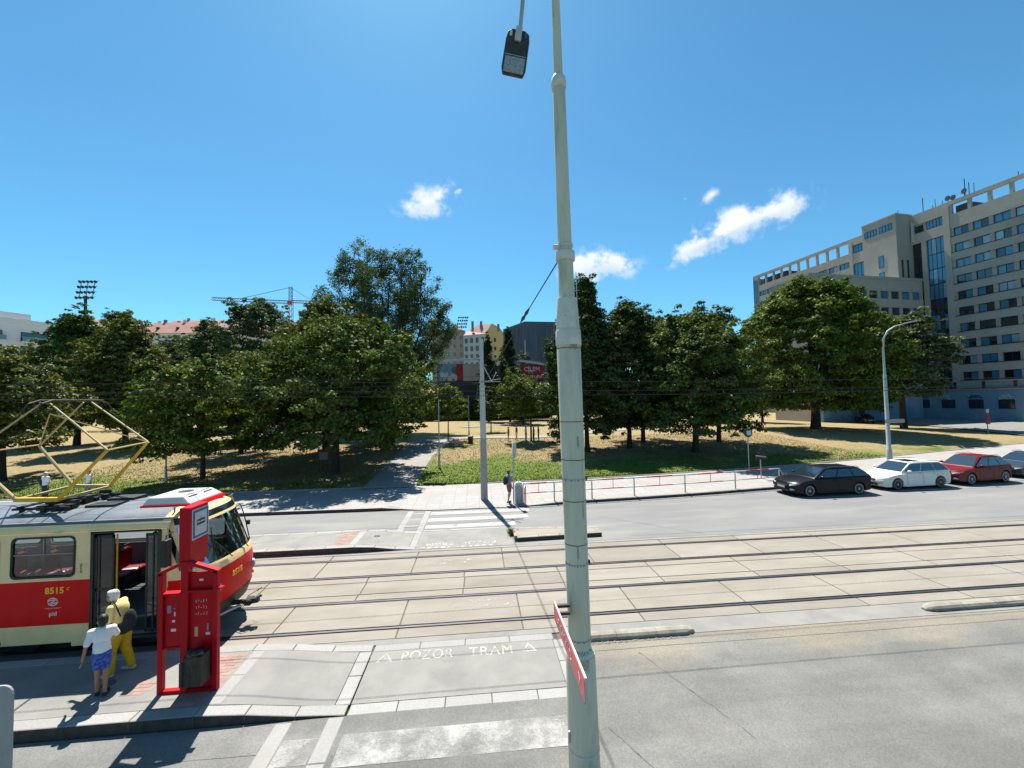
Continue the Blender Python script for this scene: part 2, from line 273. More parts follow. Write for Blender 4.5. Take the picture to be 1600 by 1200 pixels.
# ------------------------------------------------------------------ mesh helpers
class MB:
    def __init__(s): s.v = []; s.f = []; s.m = []
    def add(s, vs, fs, mi=0):
        o = len(s.v); s.v += [tuple(x) for x in vs]; s.f += [tuple(i+o for i in f) for f in fs]; s.m += [mi]*len(fs); return s
    def box(s, x0, x1, y0, y1, z0, z1, mi=0):
        vs = [(x, y, z) for z in (z0, z1) for y in (y0, y1) for x in (x0, x1)]
        return s.add(vs, [(0, 2, 3, 1), (4, 5, 7, 6), (0, 1, 5, 4), (1, 3, 7, 5), (3, 2, 6, 7), (2, 0, 4, 6)], mi)
    def bar(s, a, b, w, h, mi=0, up=(0, 0, 1)):
        a, b = Vector(a), Vector(b); d = (b-a).normalized(); u = Vector(up)
        if abs(d.dot(u)) > .99: u = Vector((1, 0, 0))
        x = d.cross(u).normalized(); y = x.cross(d)
        vs = [p+x*w/2*i+y*h/2*j for p in (a, b) for i, j in ((-1, -1), (1, -1), (1, 1), (-1, 1))]
        return s.add(vs, [(3, 2, 1, 0), (4, 5, 6, 7), (0, 1, 5, 4), (1, 2, 6, 5), (2, 3, 7, 6), (3, 0, 4, 7)], mi)
    def tube(s, pts, rad, seg=10, mi=0, cap=True):
        pts = [Vector(p) for p in pts]; n = len(pts)
        rs = rad if isinstance(rad, (list, tuple)) else [rad]*n
        vs = []; px = None
        for i, p in enumerate(pts):
            d = (pts[min(i+1, n-1)]-pts[max(i-1, 0)])
            d = d.normalized() if d.length > 1e-9 else Vector((0, 0, 1))
            if px is None:
                u = Vector((0, 0, 1)) if abs(d.z) < .95 else Vector((1, 0, 0)); px = d.cross(u).normalized()
            else: px = (px-d*px.dot(d)).normalized()
            py = d.cross(px)
            for k in range(seg):
                a = 2*math.pi*k/seg; vs.append(p+(px*math.cos(a)+py*math.sin(a))*rs[i])
        fs = [(i*seg+k, i*seg+(k+1) % seg, (i+1)*seg+(k+1) % seg, (i+1)*seg+k) for i in range(n-1) for k in range(seg)]
        if cap: fs += [tuple(range(seg-1, -1, -1)), tuple((n-1)*seg+k for k in range(seg))]
        return s.add(vs, fs, mi)
    def prism(s, poly, z0, z1, mi=0, mi_side=None):
        n = len(poly); vs = [(x, y, z0) for x, y in poly]+[(x, y, z1) for x, y in poly]
        s.add(vs, [tuple(range(n-1, -1, -1)), tuple(range(n, 2*n))], mi)
        o = len(s.v)-2*n
        for i in range(n):
            s.f.append((o+i, o+(i+1) % n, o+n+(i+1) % n, o+n+i)); s.m.append(mi if mi_side is None else mi_side)
        return s
    def sheet(s, poly, z=0, mi=0): return s.add([(p[0], p[1], z) for p in poly], [tuple(range(len(poly)))], mi)
    def ell(s, c, r, rot=None, seg=12, rings=8, mi=0):
        vs = []; c = Vector(c)
        q = rot.to_3x3() if rot is not None else None
        for i in range(1, rings):
            t = math.pi*i/rings
            for k in range(seg):
                a = 2*math.pi*k/seg; p = Vector((r[0]*math.sin(t)*math.cos(a), r[1]*math.sin(t)*math.sin(a), r[2]*math.cos(t)))
                vs.append(c+(q@p if q else p))
        for z in (1, -1):
            p = Vector((0, 0, r[2]*z)); vs.append(c+(q@p if q else p))
        N = (rings-1)*seg
        fs = [(i*seg+k, (i+1)*seg+k, (i+1)*seg+(k+1) % seg, i*seg+(k+1) % seg) for i in range(rings-2) for k in range(seg)]
        fs += [(N, k, (k+1) % seg) for k in range(seg)]+[(N+1, (rings-2)*seg+(k+1) % seg, (rings-2)*seg+k) for k in range(seg)]
        return s.add(vs, fs, mi)
    def cap(s, a, b, ra, rb, seg=12, mi=0):
        """tapered capsule"""
        a, b = Vector(a), Vector(b)
        s.ell(a, (ra,)*3, seg=seg, rings=8, mi=mi); s.ell(b, (rb,)*3, seg=seg, rings=8, mi=mi); s.tube([a, b], [ra, rb], seg, mi); return s
    def mesh(s, name, mats, smooth=False, off=None):
        me = bpy.data.meshes.new(name); v = s.v
        if off is not None: v = [(x-off[0], y-off[1], z-off[2]) for x, y, z in v]
        me.from_pydata(v, [], s.f)
        for mm in (mats if isinstance(mats, (list, tuple)) else [mats]): me.materials.append(mm)
        if any(s.m): me.polygons.foreach_set('material_index', s.m)
        if smooth: me.polygons.foreach_set('use_smooth', [True]*len(s.f))
        me.update(); return me
def rot_between(d):
    return Vector((0, 0, 1)).rotation_difference(Vector(d).normalized()).to_matrix()

def tag(o, label=None, cat=None, group=None, kind=None):
    if label: o['label'] = label
    if cat: o['category'] = cat
    if group: o['group'] = group
    if kind: o['kind'] = kind
    return o
def thing(name, loc, label, cat, rz=0, group=None):
    o = bpy.data.objects.new(name, None); COL.objects.link(o); o.location = loc; o.rotation_euler.z = rz; o.empty_display_size = .2
    return tag(o, label, cat, group)
def part(name, mb, mats=None, parent=None, world=False, smooth=False, angle=None):
    """world=True: vertices were given in world coordinates and parent is an unrotated empty"""
    off = None
    if world and parent is not None:
        off = Vector(parent.location); p = parent.parent
        while p is not None: off += Vector(p.location); p = p.parent
    me = mb.mesh(name, mats, smooth, off) if isinstance(mb, MB) else mb
    o = bpy.data.objects.new(name, me); COL.objects.link(o); o.parent = parent
    if smooth and angle:
        me.set_sharp_from_angle(angle=R(angle))
    return o
def struct(name, mb, mats, **k):
    return tag(part(name, mb, mats, **k), kind='structure')
def copy_tree(o, parent=None):
    c = o.copy(); COL.objects.link(c); c.parent = parent
    for ch in list(o.children): copy_tree(ch, c)
    return c
def bevel(o, w, seg=2, ang=35):
    b = o.modifiers.new('b', 'BEVEL'); b.width = w; b.segments = seg; b.limit_method = 'ANGLE'; b.angle_limit = R(ang); return o
def np_mesh(name, verts, faces, material, smooth=False):
    me = bpy.data.meshes.new(name); nv, nf, k = len(verts), len(faces), faces.shape[1]
    me.vertices.add(nv); me.vertices.foreach_set('co', np.asarray(verts, np.float32).ravel())
    me.loops.add(nf*k); me.loops.foreach_set('vertex_index', np.asarray(faces, np.int32).ravel())
    me.polygons.add(nf); me.polygons.foreach_set('loop_start', np.arange(0, nf*k, k, dtype=np.int32)); me.polygons.foreach_set('loop_total', np.full(nf, k, np.int32))
    if smooth: me.polygons.foreach_set('use_smooth', np.ones(nf, bool))
    me.materials.append(material); me.update(calc_edges=True); return me
def text(name, s, size, material, parent, loc, rot, ext=.001, sx=1.0, align='CENTER', spacing=1.0, bold=0.0):
    cu = bpy.data.curves.new(name, 'FONT'); cu.body = s; cu.size = size; cu.extrude = ext; cu.align_x = align; cu.align_y = 'CENTER'
    cu.space_character = spacing; cu.offset = bold
    cu.materials.append(material)
    o = bpy.data.objects.new(name, cu); COL.objects.link(o)
    dg = bpy.context.evaluated_depsgraph_get(); dg.update(); me = bpy.data.meshes.new_from_object(o.evaluated_get(dg)); bpy.data.objects.remove(o)
    if not len(me.materials): me.materials.append(material)
    o = bpy.data.objects.new(name, me); COL.objects.link(o); o.parent = parent; o.location = loc; o.rotation_euler = rot; o.scale.x = sx
    return o
def ss(a, b, x):
    t = np.clip((x-a)/(b-a), 0, 1); return t*t*(3-2*t)
def height(X, Y):
    X = np.asarray(X, float); Y = np.asarray(Y, float)
    h = .12+.78*ss(27.5, 50, Y)*(1-ss(42, 66, X))+.25*ss(40, 60, X)*ss(30, 45, Y)*(1-ss(60, 80, Y))*.3
    h = h+14*ss(115, 190, Y)*(1-ss(30, 60, X))
    h = h+(.06*np.sin(X*.31+Y*.17)+.05*np.sin(X*.13-Y*.23+1))*ss(29, 40, Y)*(1-ss(50, 62, X))
    return h
def hz(x, y): return float(height(x, y))

# ------------------------------------------------------------------ ground
def far_kerb(x):
    xs = [-80, -12, -3.75, -2.6, 2.7, 5.8, 8.7, 12.5, 16.7, 22, 30, 45, 70, 130]; ys = [23.2, 21.7, 21.5, 21.15, 21.15, 21.42, 21.6, 21.95, 22.5, 23.1, 24.3, 27.0, 33, 50]
    return float(np.interp(x, xs, ys))
def lawn_edge(x):
    xs = [-80, -16, -6, 0, 6.5, 11, 20.4, 33, 45, 70, 130]; ys = [28.5, 26.9, 26.8, 26.8, 26.95, 27.3, 28.6, 30.9, 34, 40, 57]
    return float(np.interp(x, xs, ys))

def terrain():
    ys = np.concatenate([[-60, 0, 20, 24], np.arange(26, 60, .8), np.arange(60, 130, 3), np.arange(130, 420, 12), [600, 1200, 2400]])
    xs = np.concatenate([[-2400, -900, -400], np.arange(-260, -60, 8), np.arange(-60, 90, 1.0), np.arange(90, 260, 8), [400, 900, 2400]])
    XX, YY = np.meshgrid(xs, ys); Z = height(XX, YY)
    le = np.vectorize(lawn_edge)(XX)
    low = YY < le+.6
    Z = np.where(low, -.06, Z-.0)
    V = np.stack([XX, YY, Z], -1).reshape(-1, 3); nx = len(xs)
    i = np.arange(len(ys)-1)[:, None]*nx+np.arange(nx-1)[None, :]
    F = np.stack([i, i+1, i+nx+1, i+nx], -1).reshape(-1, 4)
    return np_mesh('ground', V, F, M['lawn'], True)
def make_lawn():
    m = bpy.data.materials.new('lawn_dry_grass'); m.use_nodes = True
    n, l = m.node_tree.nodes, m.node_tree.links; p = n['Principled BSDF']; p.inputs['Roughness'].default_value = .95; p.inputs['Specular IOR Level'].default_value = .1
    g = n.new('ShaderNodeNewGeometry'); sp = n.new('ShaderNodeSeparateXYZ'); l.new(g.outputs['Position'], sp.inputs[0])
    def nt(s, d=5, r=.6, w=None):
        t = n.new('ShaderNodeTexNoise'); t.inputs['Scale'].default_value = s; t.inputs['Detail'].default_value = d; t.inputs['Roughness'].default_value = r; l.new(g.outputs['Position'], t.inputs['Vector']); return t.outputs['Fac']
    def mth(op, a, b):
        t = n.new('ShaderNodeMath'); t.operation = op
        for i, v in enumerate((a, b)):
            if isinstance(v, (int, float)): t.inputs[i].default_value = v
            else: l.new(v, t.inputs[i])
        return t.outputs[0]
    def rng_(v, a, b, c=0, d=1):
        t = n.new('ShaderNodeMapRange'); t.interpolation_type = 'SMOOTHSTEP'; l.new(v, t.inputs['Value'])
        for k, q in zip(('From Min', 'From Max', 'To Min', 'To Max'), (a, b, c, d)): t.inputs[k].default_value = q
        return t.outputs[0]
    # watered, greener strip beside the pavement and by the path
    gy_ = rng_(sp.outputs['Y'], 28, 41, .36, -.06)
    gx = mth('ADD', rng_(sp.outputs['X'], -8, -4, -.24, .08), mth('ADD', rng_(sp.outputs['X'], 1, 9, 0, -.13), rng_(sp.outputs['X'], -26, -20, .16, 0)))
    v = mth('ADD', mth('ADD', nt(.22, 6, .65), mth('MULTIPLY', nt(1.6, 5), .35)), mth('ADD', gy_, gx))
    f = rng_(v, .66, .95)
    mx = n.new('ShaderNodeMix'); mx.data_type = 'RGBA'; l.new(f, mx.inputs[0]); 
    dry = n.new('ShaderNodeMix'); dry.data_type = 'RGBA'; l.new(rng_(nt(3.2, 7, .7), .35, .65), dry.inputs[0]); dry.inputs[6].default_value = (.245, .185, .09, 1); dry.inputs[7].default_value = (.31, .245, .13, 1)
    grn = n.new('ShaderNodeMix'); grn.data_type = 'RGBA'; l.new(rng_(nt(2.3, 7, .7), .35, .65), grn.inputs[0]); grn.inputs[6].default_value = (.06, .125, .015, 1); grn.inputs[7].default_value = (.16, .185, .045, 1)
    l.new(dry.outputs[2], mx.inputs[6]); l.new(grn.outputs[2], mx.inputs[7]); 
    brn = n.new('ShaderNodeMix'); brn.data_type = 'RGBA'; l.new(rng_(nt(.9, 6, .7), .58, .72, 0, .6), brn.inputs[0]); l.new(mx.outputs[2], brn.inputs[6]); brn.inputs[7].default_value = (.13, .10, .06, 1)
    l.new(brn.outputs[2], p.inputs['Base Color'])
    b = n.new('ShaderNodeBump'); b.inputs['Distance'].default_value = .12; l.new(nt(7, 8, .75), b.inputs['Height']); l.new(b.outputs[0], p.inputs['Normal'])
    return m
M['lawn'] = make_lawn()
tag(part('ground', terrain(), None), kind='structure')

XL, XR = -60, 120
b = MB(); b.sheet([(XL, -30), (XR, -30), (XR, 9.34), (1.66, 9.34), (1.66, 7.66), (XL, 7.66)], 0)
struct('near_road', b, M['asphalt'])
b = MB(); xs = [-60, -30, -12, -3.75, -2.6, 2.7, 5.8, 8.7, 12.5, 16.7, 22, 30, 45, 70, 120]
b.sheet([(XL, 15.72), (XR, 15.72)]+[(x, far_kerb(x)+.02) for x in reversed(xs)], 0)
struct('far_road', b, M['asphalt_far'])
b = MB(); b.sheet([(XL, 9.34), (XR, 9.34), (XR, 15.72), (XL, 15.72)], -.022)
track = struct('track_bed', b, M['joint'])

# concrete slabs of the track bed, one object each, joints recessed
RAILS = (10.455, 11.89, 13.56, 14.995)
def slab_row(x_first, step, y0, y1, x_lo, x_hi):
    k0 = math.ceil((x_lo-x_first)/step); k1 = math.floor((x_hi-x_first)/step)
    sl = MB(); g = .016; L = step; bvl = .008
    vs = []
    for (ins, z) in ((0, -.02), (0, -.008), (bvl, 0)):
        vs += [(g+ins, y0+g+ins, z), (L-g-ins, y0+g+ins, z), (L-g-ins, y1-g-ins, z), (g+ins, y1-g-ins, z)]
    fs = [(8, 9, 10, 11)]+[(a+i, a+(i+1) % 4, a+4+(i+1) % 4, a+4+i) for a in (0, 4) for i in range(4)]
    sl.add(vs, fs); me = sl.mesh('slab', M['concrete'])
    for k in range(k0, k1):
        o = bpy.data.objects.new('slab', me); COL.objects.link(o); o.parent = track
        o.location = (x_first+k*step, 0, rnd.uniform(-.003, .0015))
slab_row(1.01, 3.04, 9.97, 10.40, -26, 48)
slab_row(1.01, 3.04, 10.54, 11.83, -26, 48)
slab_row(2.5, 3.02, 11.96, 12.33, -26, 48)
slab_row(-.5, 3.01, 12.33, 13.13, -26, 48)
slab_row(2.5, 3.02, 13.13, 13.50, -26, 48)
slab_row(.79, 3.05, 13.65, 14.93, -26, 60)
slab_row(.79, 3.05, 15.07, 15.50, -26, 60)
b = MB(); b.box(XL, 2.48, 9.76, 9.962, -.02, -.001); b.box(2.48, XR, 9.36, 9.962, -.02, -.001); b.box(XL, XR, 15.515, 15.71, -.02, -.001)
part('edge_strip', b, M['asphalt_plat'], track)
for y in RAILS:
    r = MB(); s = 1 if y in (RAILS[0], RAILS[2]) else -1
    r.box(XL, XR, y-.035, y+.035, -.02, .005)
    r.box(XL, XR, min(y+s*.078, y+s*.098), max(y+s*.078, y+s*.098), -.02, .004)
    ro = part('rail', r, M['rail'], track)
    q = MB(); q.box(XL, XR, min(y+s*.036, y+s*.077), max(y+s*.036, y+s*.077), -.021, -.012)
    part('rail_groove', q, M['groove'], ro)
# asphalt patch of the track crossing between kerb stones
def stones(parent, x0, x1, y0, y1, along='x', L=1.0, z0=-.05, ztop=None, material=None, name='kerb_stone', jit=.003, gap=.006, shade_sides=True):
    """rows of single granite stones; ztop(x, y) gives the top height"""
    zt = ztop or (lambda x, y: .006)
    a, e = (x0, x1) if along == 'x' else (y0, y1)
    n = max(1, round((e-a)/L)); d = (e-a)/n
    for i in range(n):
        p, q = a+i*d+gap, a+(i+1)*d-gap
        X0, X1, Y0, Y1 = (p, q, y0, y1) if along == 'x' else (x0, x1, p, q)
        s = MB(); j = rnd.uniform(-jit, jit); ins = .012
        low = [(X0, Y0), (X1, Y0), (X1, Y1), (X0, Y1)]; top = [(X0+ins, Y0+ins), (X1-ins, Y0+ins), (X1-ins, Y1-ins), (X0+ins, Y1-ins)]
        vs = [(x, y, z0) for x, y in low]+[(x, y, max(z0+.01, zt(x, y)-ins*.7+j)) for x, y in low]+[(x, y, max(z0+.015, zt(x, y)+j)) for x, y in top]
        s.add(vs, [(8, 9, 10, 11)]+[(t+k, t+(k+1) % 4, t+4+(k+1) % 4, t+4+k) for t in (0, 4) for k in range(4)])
        if shade_sides: s.m[1] = 1; s.m[3] = 1  # front and back sides painted dark as shade
        part(name, s, [material or M['granite'], M['kerb_shade']], parent)

# the crossing patch between the platforms
b = MB(); b.box(-2.42, 1.62, 7.94, 9.49, -.03, .004)
cross = struct('crossing_pavement', b, M['asphalt_plat'])
stones(cross, -2.42, 1.9, 7.66, 7.93, L=.95); stones(cross, -2.42, 1.66, 9.50, 9.755, L=.95)
stones(cross, 1.63, 1.9, 7.94, 9.49, along='y', L=.8)

def zn(x, y=0):      # near platform height: .2, ramping down to the crossing
    return .2-.194*float(ss(-5.0, -2.46, x))*(1 if x > -5 else 0)
def plat_surface(y0, y1, name, zf, x_end=-2.72, x0=XL):
    xs_ = [x0, -20, -12, -8, -5.05]+list(np.linspace(-4.7, x_end, 8)); b = MB()
    vs = [(x, y, zf(x)) for x in xs_ for y in (y0, y1)]+[(x, y, -.05) for x in xs_ for y in (y0, y1)]; n = len(xs_)
    fs = [(2*i, 2*i+2, 2*i+3, 2*i+1) for i in range(n-1)]
    fs += [(2*n+2*i, 2*n+2*i+2, 2*i+2, 2*i) for i in range(n-1)]+[(2*i+1, 2*i+3, 2*n+2*i+3, 2*n+2*i+1) for i in range(n-1)]
    fs += [(2*n-2, 4*n-2, 4*n-1, 2*n-1)]
    b.add(vs, fs); return struct(name, b, M['asphalt_plat'])
plat = plat_surface(7.93, 9.52, 'near_platform', zn)
zk = lambda x, y: zn(x)+.004
stones(plat, -30, -5.0, 7.68, 7.925, ztop=zk, L=1.05); stones(plat, -5.0, -2.46, 7.68, 7.925, ztop=zk, L=.85)
stones(plat, -30, -5.0, 9.525, 9.77, ztop=zk, L=1.05); stones(plat, -5.0, -2.46, 9.525, 9.77, ztop=zk, L=.85)
stones(plat, -2.71, -2.45, 7.93, 9.52, along='y', ztop=zk, L=.8)
stones(plat, -4.95, -4.70, 7.93, 9.52, along='y', ztop=lambda x, y: zn(x)+.006, L=.8)
bm_ = MB(); bm_.box(.004, .196, .004, .096, 0, .012); brick_me = bm_.mesh('brick', M['brick'])
def bricks(parent, x0, x1, y0, y1, z):
    nx = int((x1-x0)/.2); ny = int((y1-y0)/.1)
    for j in range(ny):
        for i in range(nx+(j % 2)):
            o = bpy.data.objects.new('brick', brick_me); COL.objects.link(o); o.parent = parent
            xx = x0+i*.2-(.1 if j % 2 else 0)
            if xx < x0-.01 or xx > x1-.19: continue
            o.location = (xx, y0+j*.1, z+rnd.uniform(-.003, .002))
bricks(plat, -5.6, -4.96, 7.94, 9.52, .192)
bricks(plat, -6.75, -6.15, 8.35, 8.75, .192)
# far platform
zf = lambda x, y=0: .2-.194*float(ss(-4.6, -2.46, x))*(1 if x > -4.6 else 0)
plat2 = plat_surface(16.02, 17.62, 'far_platform', zf)
zk2 = lambda x, y: zf(x)+.004
for y0, y1 in ((15.76, 16.015), (17.625, 17.87)):
    stones(plat2, -30, -4.7, y0, y1, ztop=zk2, L=1.05); stones(plat2, -4.7, -2.46, y0, y1, ztop=zk2, L=.75)
stones(plat2, -2.71, -2.45, 16.02, 17.62, along='y', ztop=zk2, L=.8)
stones(plat2, -4.95, -4.70, 16.02, 17.62, along='y', ztop=lambda x, y: zf(x)+.006, L=.8)
bricks(plat2, -5.6, -4.96, 16.03, 17.6, .192)
b = MB(); b.sheet([(-2.44, 15.74), (1.3, 15.74), (1.3, 17.85), (-2.44, 17.85)], .004)
struct('far_crossing_pavement', b, M['asphalt_plat'])
# granite guide strips set flush in both carriageways
gs = MB(); gs.sheet([(-2.72, 2.6), (-2.46, 2.6), (-2.46, 7.64), (-2.72, 7.64)], 0)
strips = tag(bpy.data.objects.new('guide_strips', None), kind='structure'); COL.objects.link(strips)
for (x0, x1, y0, y1) in ((-2.72, -2.45, 3, 7.65), (-3.60, -3.32, 3, 7.62), (-2.72, -2.45, 17.9, 21.1), (-3.60, -3.32, 17.9, 21.2)):
    stones(strips, x0, x1, y0, y1, along='y', ztop=lambda x, y: .008, z0=-.02, L=.95)
for y in (18.6, 19.6, 20.6): stones(strips, -3.3, -2.74, y, y+.22, ztop=lambda x, y: .008, z0=-.02, L=.6)

# pavement on the far side, mosaic of small setts
def mosaic():
    m = bpy.data.materials.new('mosaic_setts'); m.use_nodes = True
    n, l = m.node_tree.nodes, m.node_tree.links; p = n['Principled BSDF']; p.inputs['Roughness'].default_value = .8
    t = n.new('ShaderNodeTexCoord'); v = n.new('ShaderNodeTexBrick'); v.inputs['Scale'].default_value = 1; v.inputs['Brick Width'].default_value = .7; v.inputs['Row Height'].default_value = .7
    v.inputs['Mortar Size'].default_value = .03; v.offset = 0
    v.inputs['Color1'].default_value = (0.267, 0.251, 0.236, 1); v.inputs['Color2'].default_value = (0.31, 0.288, 0.267, 1); v.inputs['Mortar'].default_value = (0.223, 0.198, 0.18, 1)
    l.new(t.outputs['Object'], v.inputs['Vector'])
    w = n.new('ShaderNodeTexVoronoi'); w.inputs['Scale'].default_value = 12; l.new(t.outputs['Object'], w.inputs['Vector'])
    mx = n.new('ShaderNodeMix'); mx.data_type = 'RGBA'; mx.inputs[0].default_value = .3; l.new(v.outputs[0], mx.inputs[6])
    sv = n.new('ShaderNodeSeparateColor'); l.new(w.outputs['Color'], sv.inputs[0]); 
    cc = n.new('ShaderNodeCombineColor'); [l.new(sv.outputs[0], cc.inputs[i]) for i in range(3)]
    mr = n.new('ShaderNodeMapRange'); l.new(sv.outputs[0], mr.inputs['Value']); mr.inputs['To Min'].default_value = .19; mr.inputs['To Max'].default_value = .34
    c2 = n.new('ShaderNodeCombineColor'); [l.new(mr.outputs[0], c2.inputs[i]) for i in range(3)]
    l.new(c2.outputs[0], mx.inputs[7]); 
    ns = n.new('ShaderNodeTexNoise'); ns.inputs['Scale'].default_value = .5; ns.inputs['Detail'].default_value = 6; l.new(t.outputs['Object'], ns.inputs['Vector'])
    m3 = n.new('ShaderNodeMix'); m3.data_type = 'RGBA'; r_ = n.new('ShaderNodeMapRange'); l.new(ns.outputs['Fac'], r_.inputs['Value']); r_.inputs['From Min'].default_value = .45; r_.inputs['From Max'].default_value = .75
    l.new(r_.outputs[0], m3.inputs[0]); l.new(mx.outputs[2], m3.inputs[6]); m3.inputs[7].default_value = (0.248, 0.223, 0.192, 1)
    l.new(m3.outputs[2], p.inputs['Base Color'])
    b = n.new('ShaderNodeBump'); b.inputs['Distance'].default_value = .01; l.new(w.outputs['Distance'], b.inputs['Height']); l.new(b.outputs[0], p.inputs['Normal'])
    return m
M['mosaic'] = mosaic()
xs = [-60, -30, -20, -12, -8, -4.6]+list(np.linspace(-3.8, -2.6, 4))+[0, 2.7, 3.3, 4.5, 5.8, 8.7, 12.5, 16.7, 22, 30, 45, 70, 120]
def kz(x): return float(np.interp(x, [-60, -4.7, -3.7, 2.6, 4.4, 120], [.15, .15, .03, .03, .13, .13]))
b = MB(); vs = []
for x in xs: vs += [(x, far_kerb(x)+.26, kz(x)), (x, lawn_edge(x), .13)]
b.add(vs, [(2*i, 2*i+2, 2*i+3, 2*i+1) for i in range(len(xs)-1)])
side = struct('far_pavement', b, M['mosaic'])
# kerb stones along the far pavement, following its line
kx = -30.0
while kx < 60:
    s = MB(); x0, x1 = kx+.006, kx+.994
    P = [(x0, far_kerb(x0)), (x1, far_kerb(x1)), (x1, far_kerb(x1)+.25), (x0, far_kerb(x0)+.25)]
    vs = [(x, y, -.03) for x, y in P]+[(x, y, kz(x)+.004) for x, y in P]
    s.add(vs, [(4, 5, 6, 7), (0, 1, 5, 4), (1, 2, 6, 5), (2, 3, 7, 6), (3, 0, 4, 7)])
    s.m[1] = 1; part('kerb_stone', s, [M['granite'], M['kerb_shade']], side); kx += 1.0  # road-facing side gets the painted shade colour
b = MB()
for i in range(len(xs)-1):
    x0, x1 = xs[i], xs[i+1]
    if x1 <= -4 or x0 >= -.5: b.bar((x0, lawn_edge(x0)+.05, .13), (x1, lawn_edge(x1)+.05, .13), .1, .1)
part('lawn_edging', b, M['granite'], side)

# park paths
def strip(pts, w, name, material, dz=.02):
    n = len(pts); b = MB(); vs = []
    for i, p in enumerate(pts):
        a = Vector(pts[max(i-1, 0)][:2]); c = Vector(pts[min(i+1, n-1)][:2]); d = (c-a).normalized(); q = Vector((-d.y, d.x))
        ww = w[i] if isinstance(w, (list, tuple)) else w
        for s in (-1, -.33, .33, 1):
            x, y = p[0]+q.x*s*ww/2, p[1]+q.y*s*ww/2; vs.append((x, y, hz(x, y)+dz+.025))
    b.add(vs, [(4*i+j, 4*i+j+1, 4*i+5+j, 4*i+4+j) for i in range(n-1) for j in range(3)])
    return struct(name, b, material, smooth=True)
def interp(pts, step=1.0):
    out = []
    for a, c in zip(pts[:-1], pts[1:]):
        L = math.hypot(c[0]-a[0], c[1]-a[1]); k = max(1, int(L/step))
        out += [tuple(a[j]+(c[j]-a[j])*i/k for j in range(len(a))) for i in range(k)]
    return out+[pts[-1]]
M['path'] = mat('path_asphalt', (.37, .345, .31), (.42, .39, .35), scale=.8, rough=.9, bump=.004, bscale=40, c3=(.32, .29, .25), scale3=.5)
main = interp([(-5.7, 26.4, 3.4), (-5.85, 29, 3.3), (-6.0, 34, 3.4), (-6.1, 39, 3.6), (-5.6, 44, 4.4), (-5.2, 48, 5.5), (-4.9, 50.5, 6)], .8)
strip([p[:2] for p in main], [p[2] for p in main], 'park_path', M['path'])
e = interp([(-9.5, 50.5), (-14, 51), (-22, 52.5), (-32, 53.5), (-48, 56)], 1.5); strip(e, 2.6, 'park_path_west', M['path'], .03)
e = interp([(-4.0, 49.8), (1, 50.5), (6, 50.2), (12, 52), (20, 57), (30, 64)], 1.5); strip(e, 2.4, 'park_path_east', M['path'], .034)
e = interp([(-3, 73), (4, 75), (11, 76), (18, 78)], 2); strip(e, 1.6, 'park_path_back', M['path'])
# side road beyond the lawn
b = MB(); P1 = [(56, 33), (61, 40), (66, 50), (73, 68), (84, 95), (100, 130)]; P2 = [(80, 28), (84, 45), (86, 58), (89, 76), (98, 100), (115, 130)]
vs = [(p[0], p[1], hz(*p)+.11) for pr in zip(P1, P2) for p in pr]
b.add(vs, [(2*i, 2*i+1, 2*i+3, 2*i+2) for i in range(len(P1)-1)])
struct('side_road', b, M['asphalt_far'])
b = MB()
for i in range(len(P1)-1):
    a, c = Vector(P1[i]+(0,)), Vector(P1[i+1]+(0,))
    for t0 in np.arange(0, 1, .25):
        p, q = a.lerp(c, t0), a.lerp(c, t0+.17); p.x += 2.2; q.x += 2.2
        p.z, q.z = hz(p.x, p.y)+.16, hz(q.x, q.y)+.16
        b.bar(p, q, .3, .01)
tag(part('edge_line', b, M['white']), kind='structure')

# painted markings
PW = (.60, .585, .55)
M['paint_worn'] = paint_mat('worn_white_paint', PW, None, scale=1.3, thr=.50, soft=.22, fine=34)
M['paint_ok'] = paint_mat('white_paint_road', PW, None, scale=2.5, thr=.36, soft=.14, fine=30)
M['paint_text'] = paint_mat('worn_lettering_paint', (.68, .63, .53), None, scale=3.5, thr=.44, soft=.12, fine=40)
M['paint_ghost'] = paint_mat('nearly_gone_paint', (.58, .56, .52), None, scale=3.0, thr=.58, soft=.08, fine=40)
mk = tag(bpy.data.objects.new('road_markings', None), kind='structure'); COL.objects.link(mk)
def rect(x0, x1, y0, y1, z, material, name='stripe', skew=0):
    s = MB(); s.sheet([(x0, y0), (x1, y0), (x1+skew, y1), (x0+skew, y1)], z); return part(name, s, material, mk)
for y in (6.62, 5.55, 4.5, 3.4): rect(-2.34, 1.45, y, y+.62, .006, M['paint_worn'])
for y in (6.62, 5.55): rect(-3.3, -2.74, y+.1, y+.6, .006, M['paint_worn'])
for y, x1 in ((20.35, 2.5), (19.25, 2.3), (18.2, 1.6)): rect(-2.4, x1, y, y+.5, .006, M['paint_ok'])
rect(-2.4, 1.2, 17.87, 17.97, .008, M['paint_ok'])
rect(-.9, .95, 11.2, 11.6, .004, M['paint_ghost']); rect(-1.9, -.3, 14.2, 14.6, .004, M['paint_ghost'])
rect(-60, 1.3, 21.05, 21.1, .006, M['paint_ghost'])
text('warning_text', 'POZOR', .47, M['paint_text'], mk, (-1.20, 9.25, .0065), (0, 0, 0), 0.0, sx=.66, spacing=1.12)
text('warning_text', 'TRAM', .47, M['paint_text'], mk, (.20, 9.22, .0065), (0, 0, 0), 0.0, sx=.74, spacing=1.12)
text('warning_text', 'POZOR', .42, M['paint_text'], mk, (-.05, 16.22, .0065), (0, 0, math.pi), 0.0, sx=.9, spacing=1.1)
text('warning_text', 'TRAM', .42, M['paint_text'], mk, (-1.55, 16.22, .0065), (0, 0, math.pi), 0.0, sx=.95, spacing=1.1)
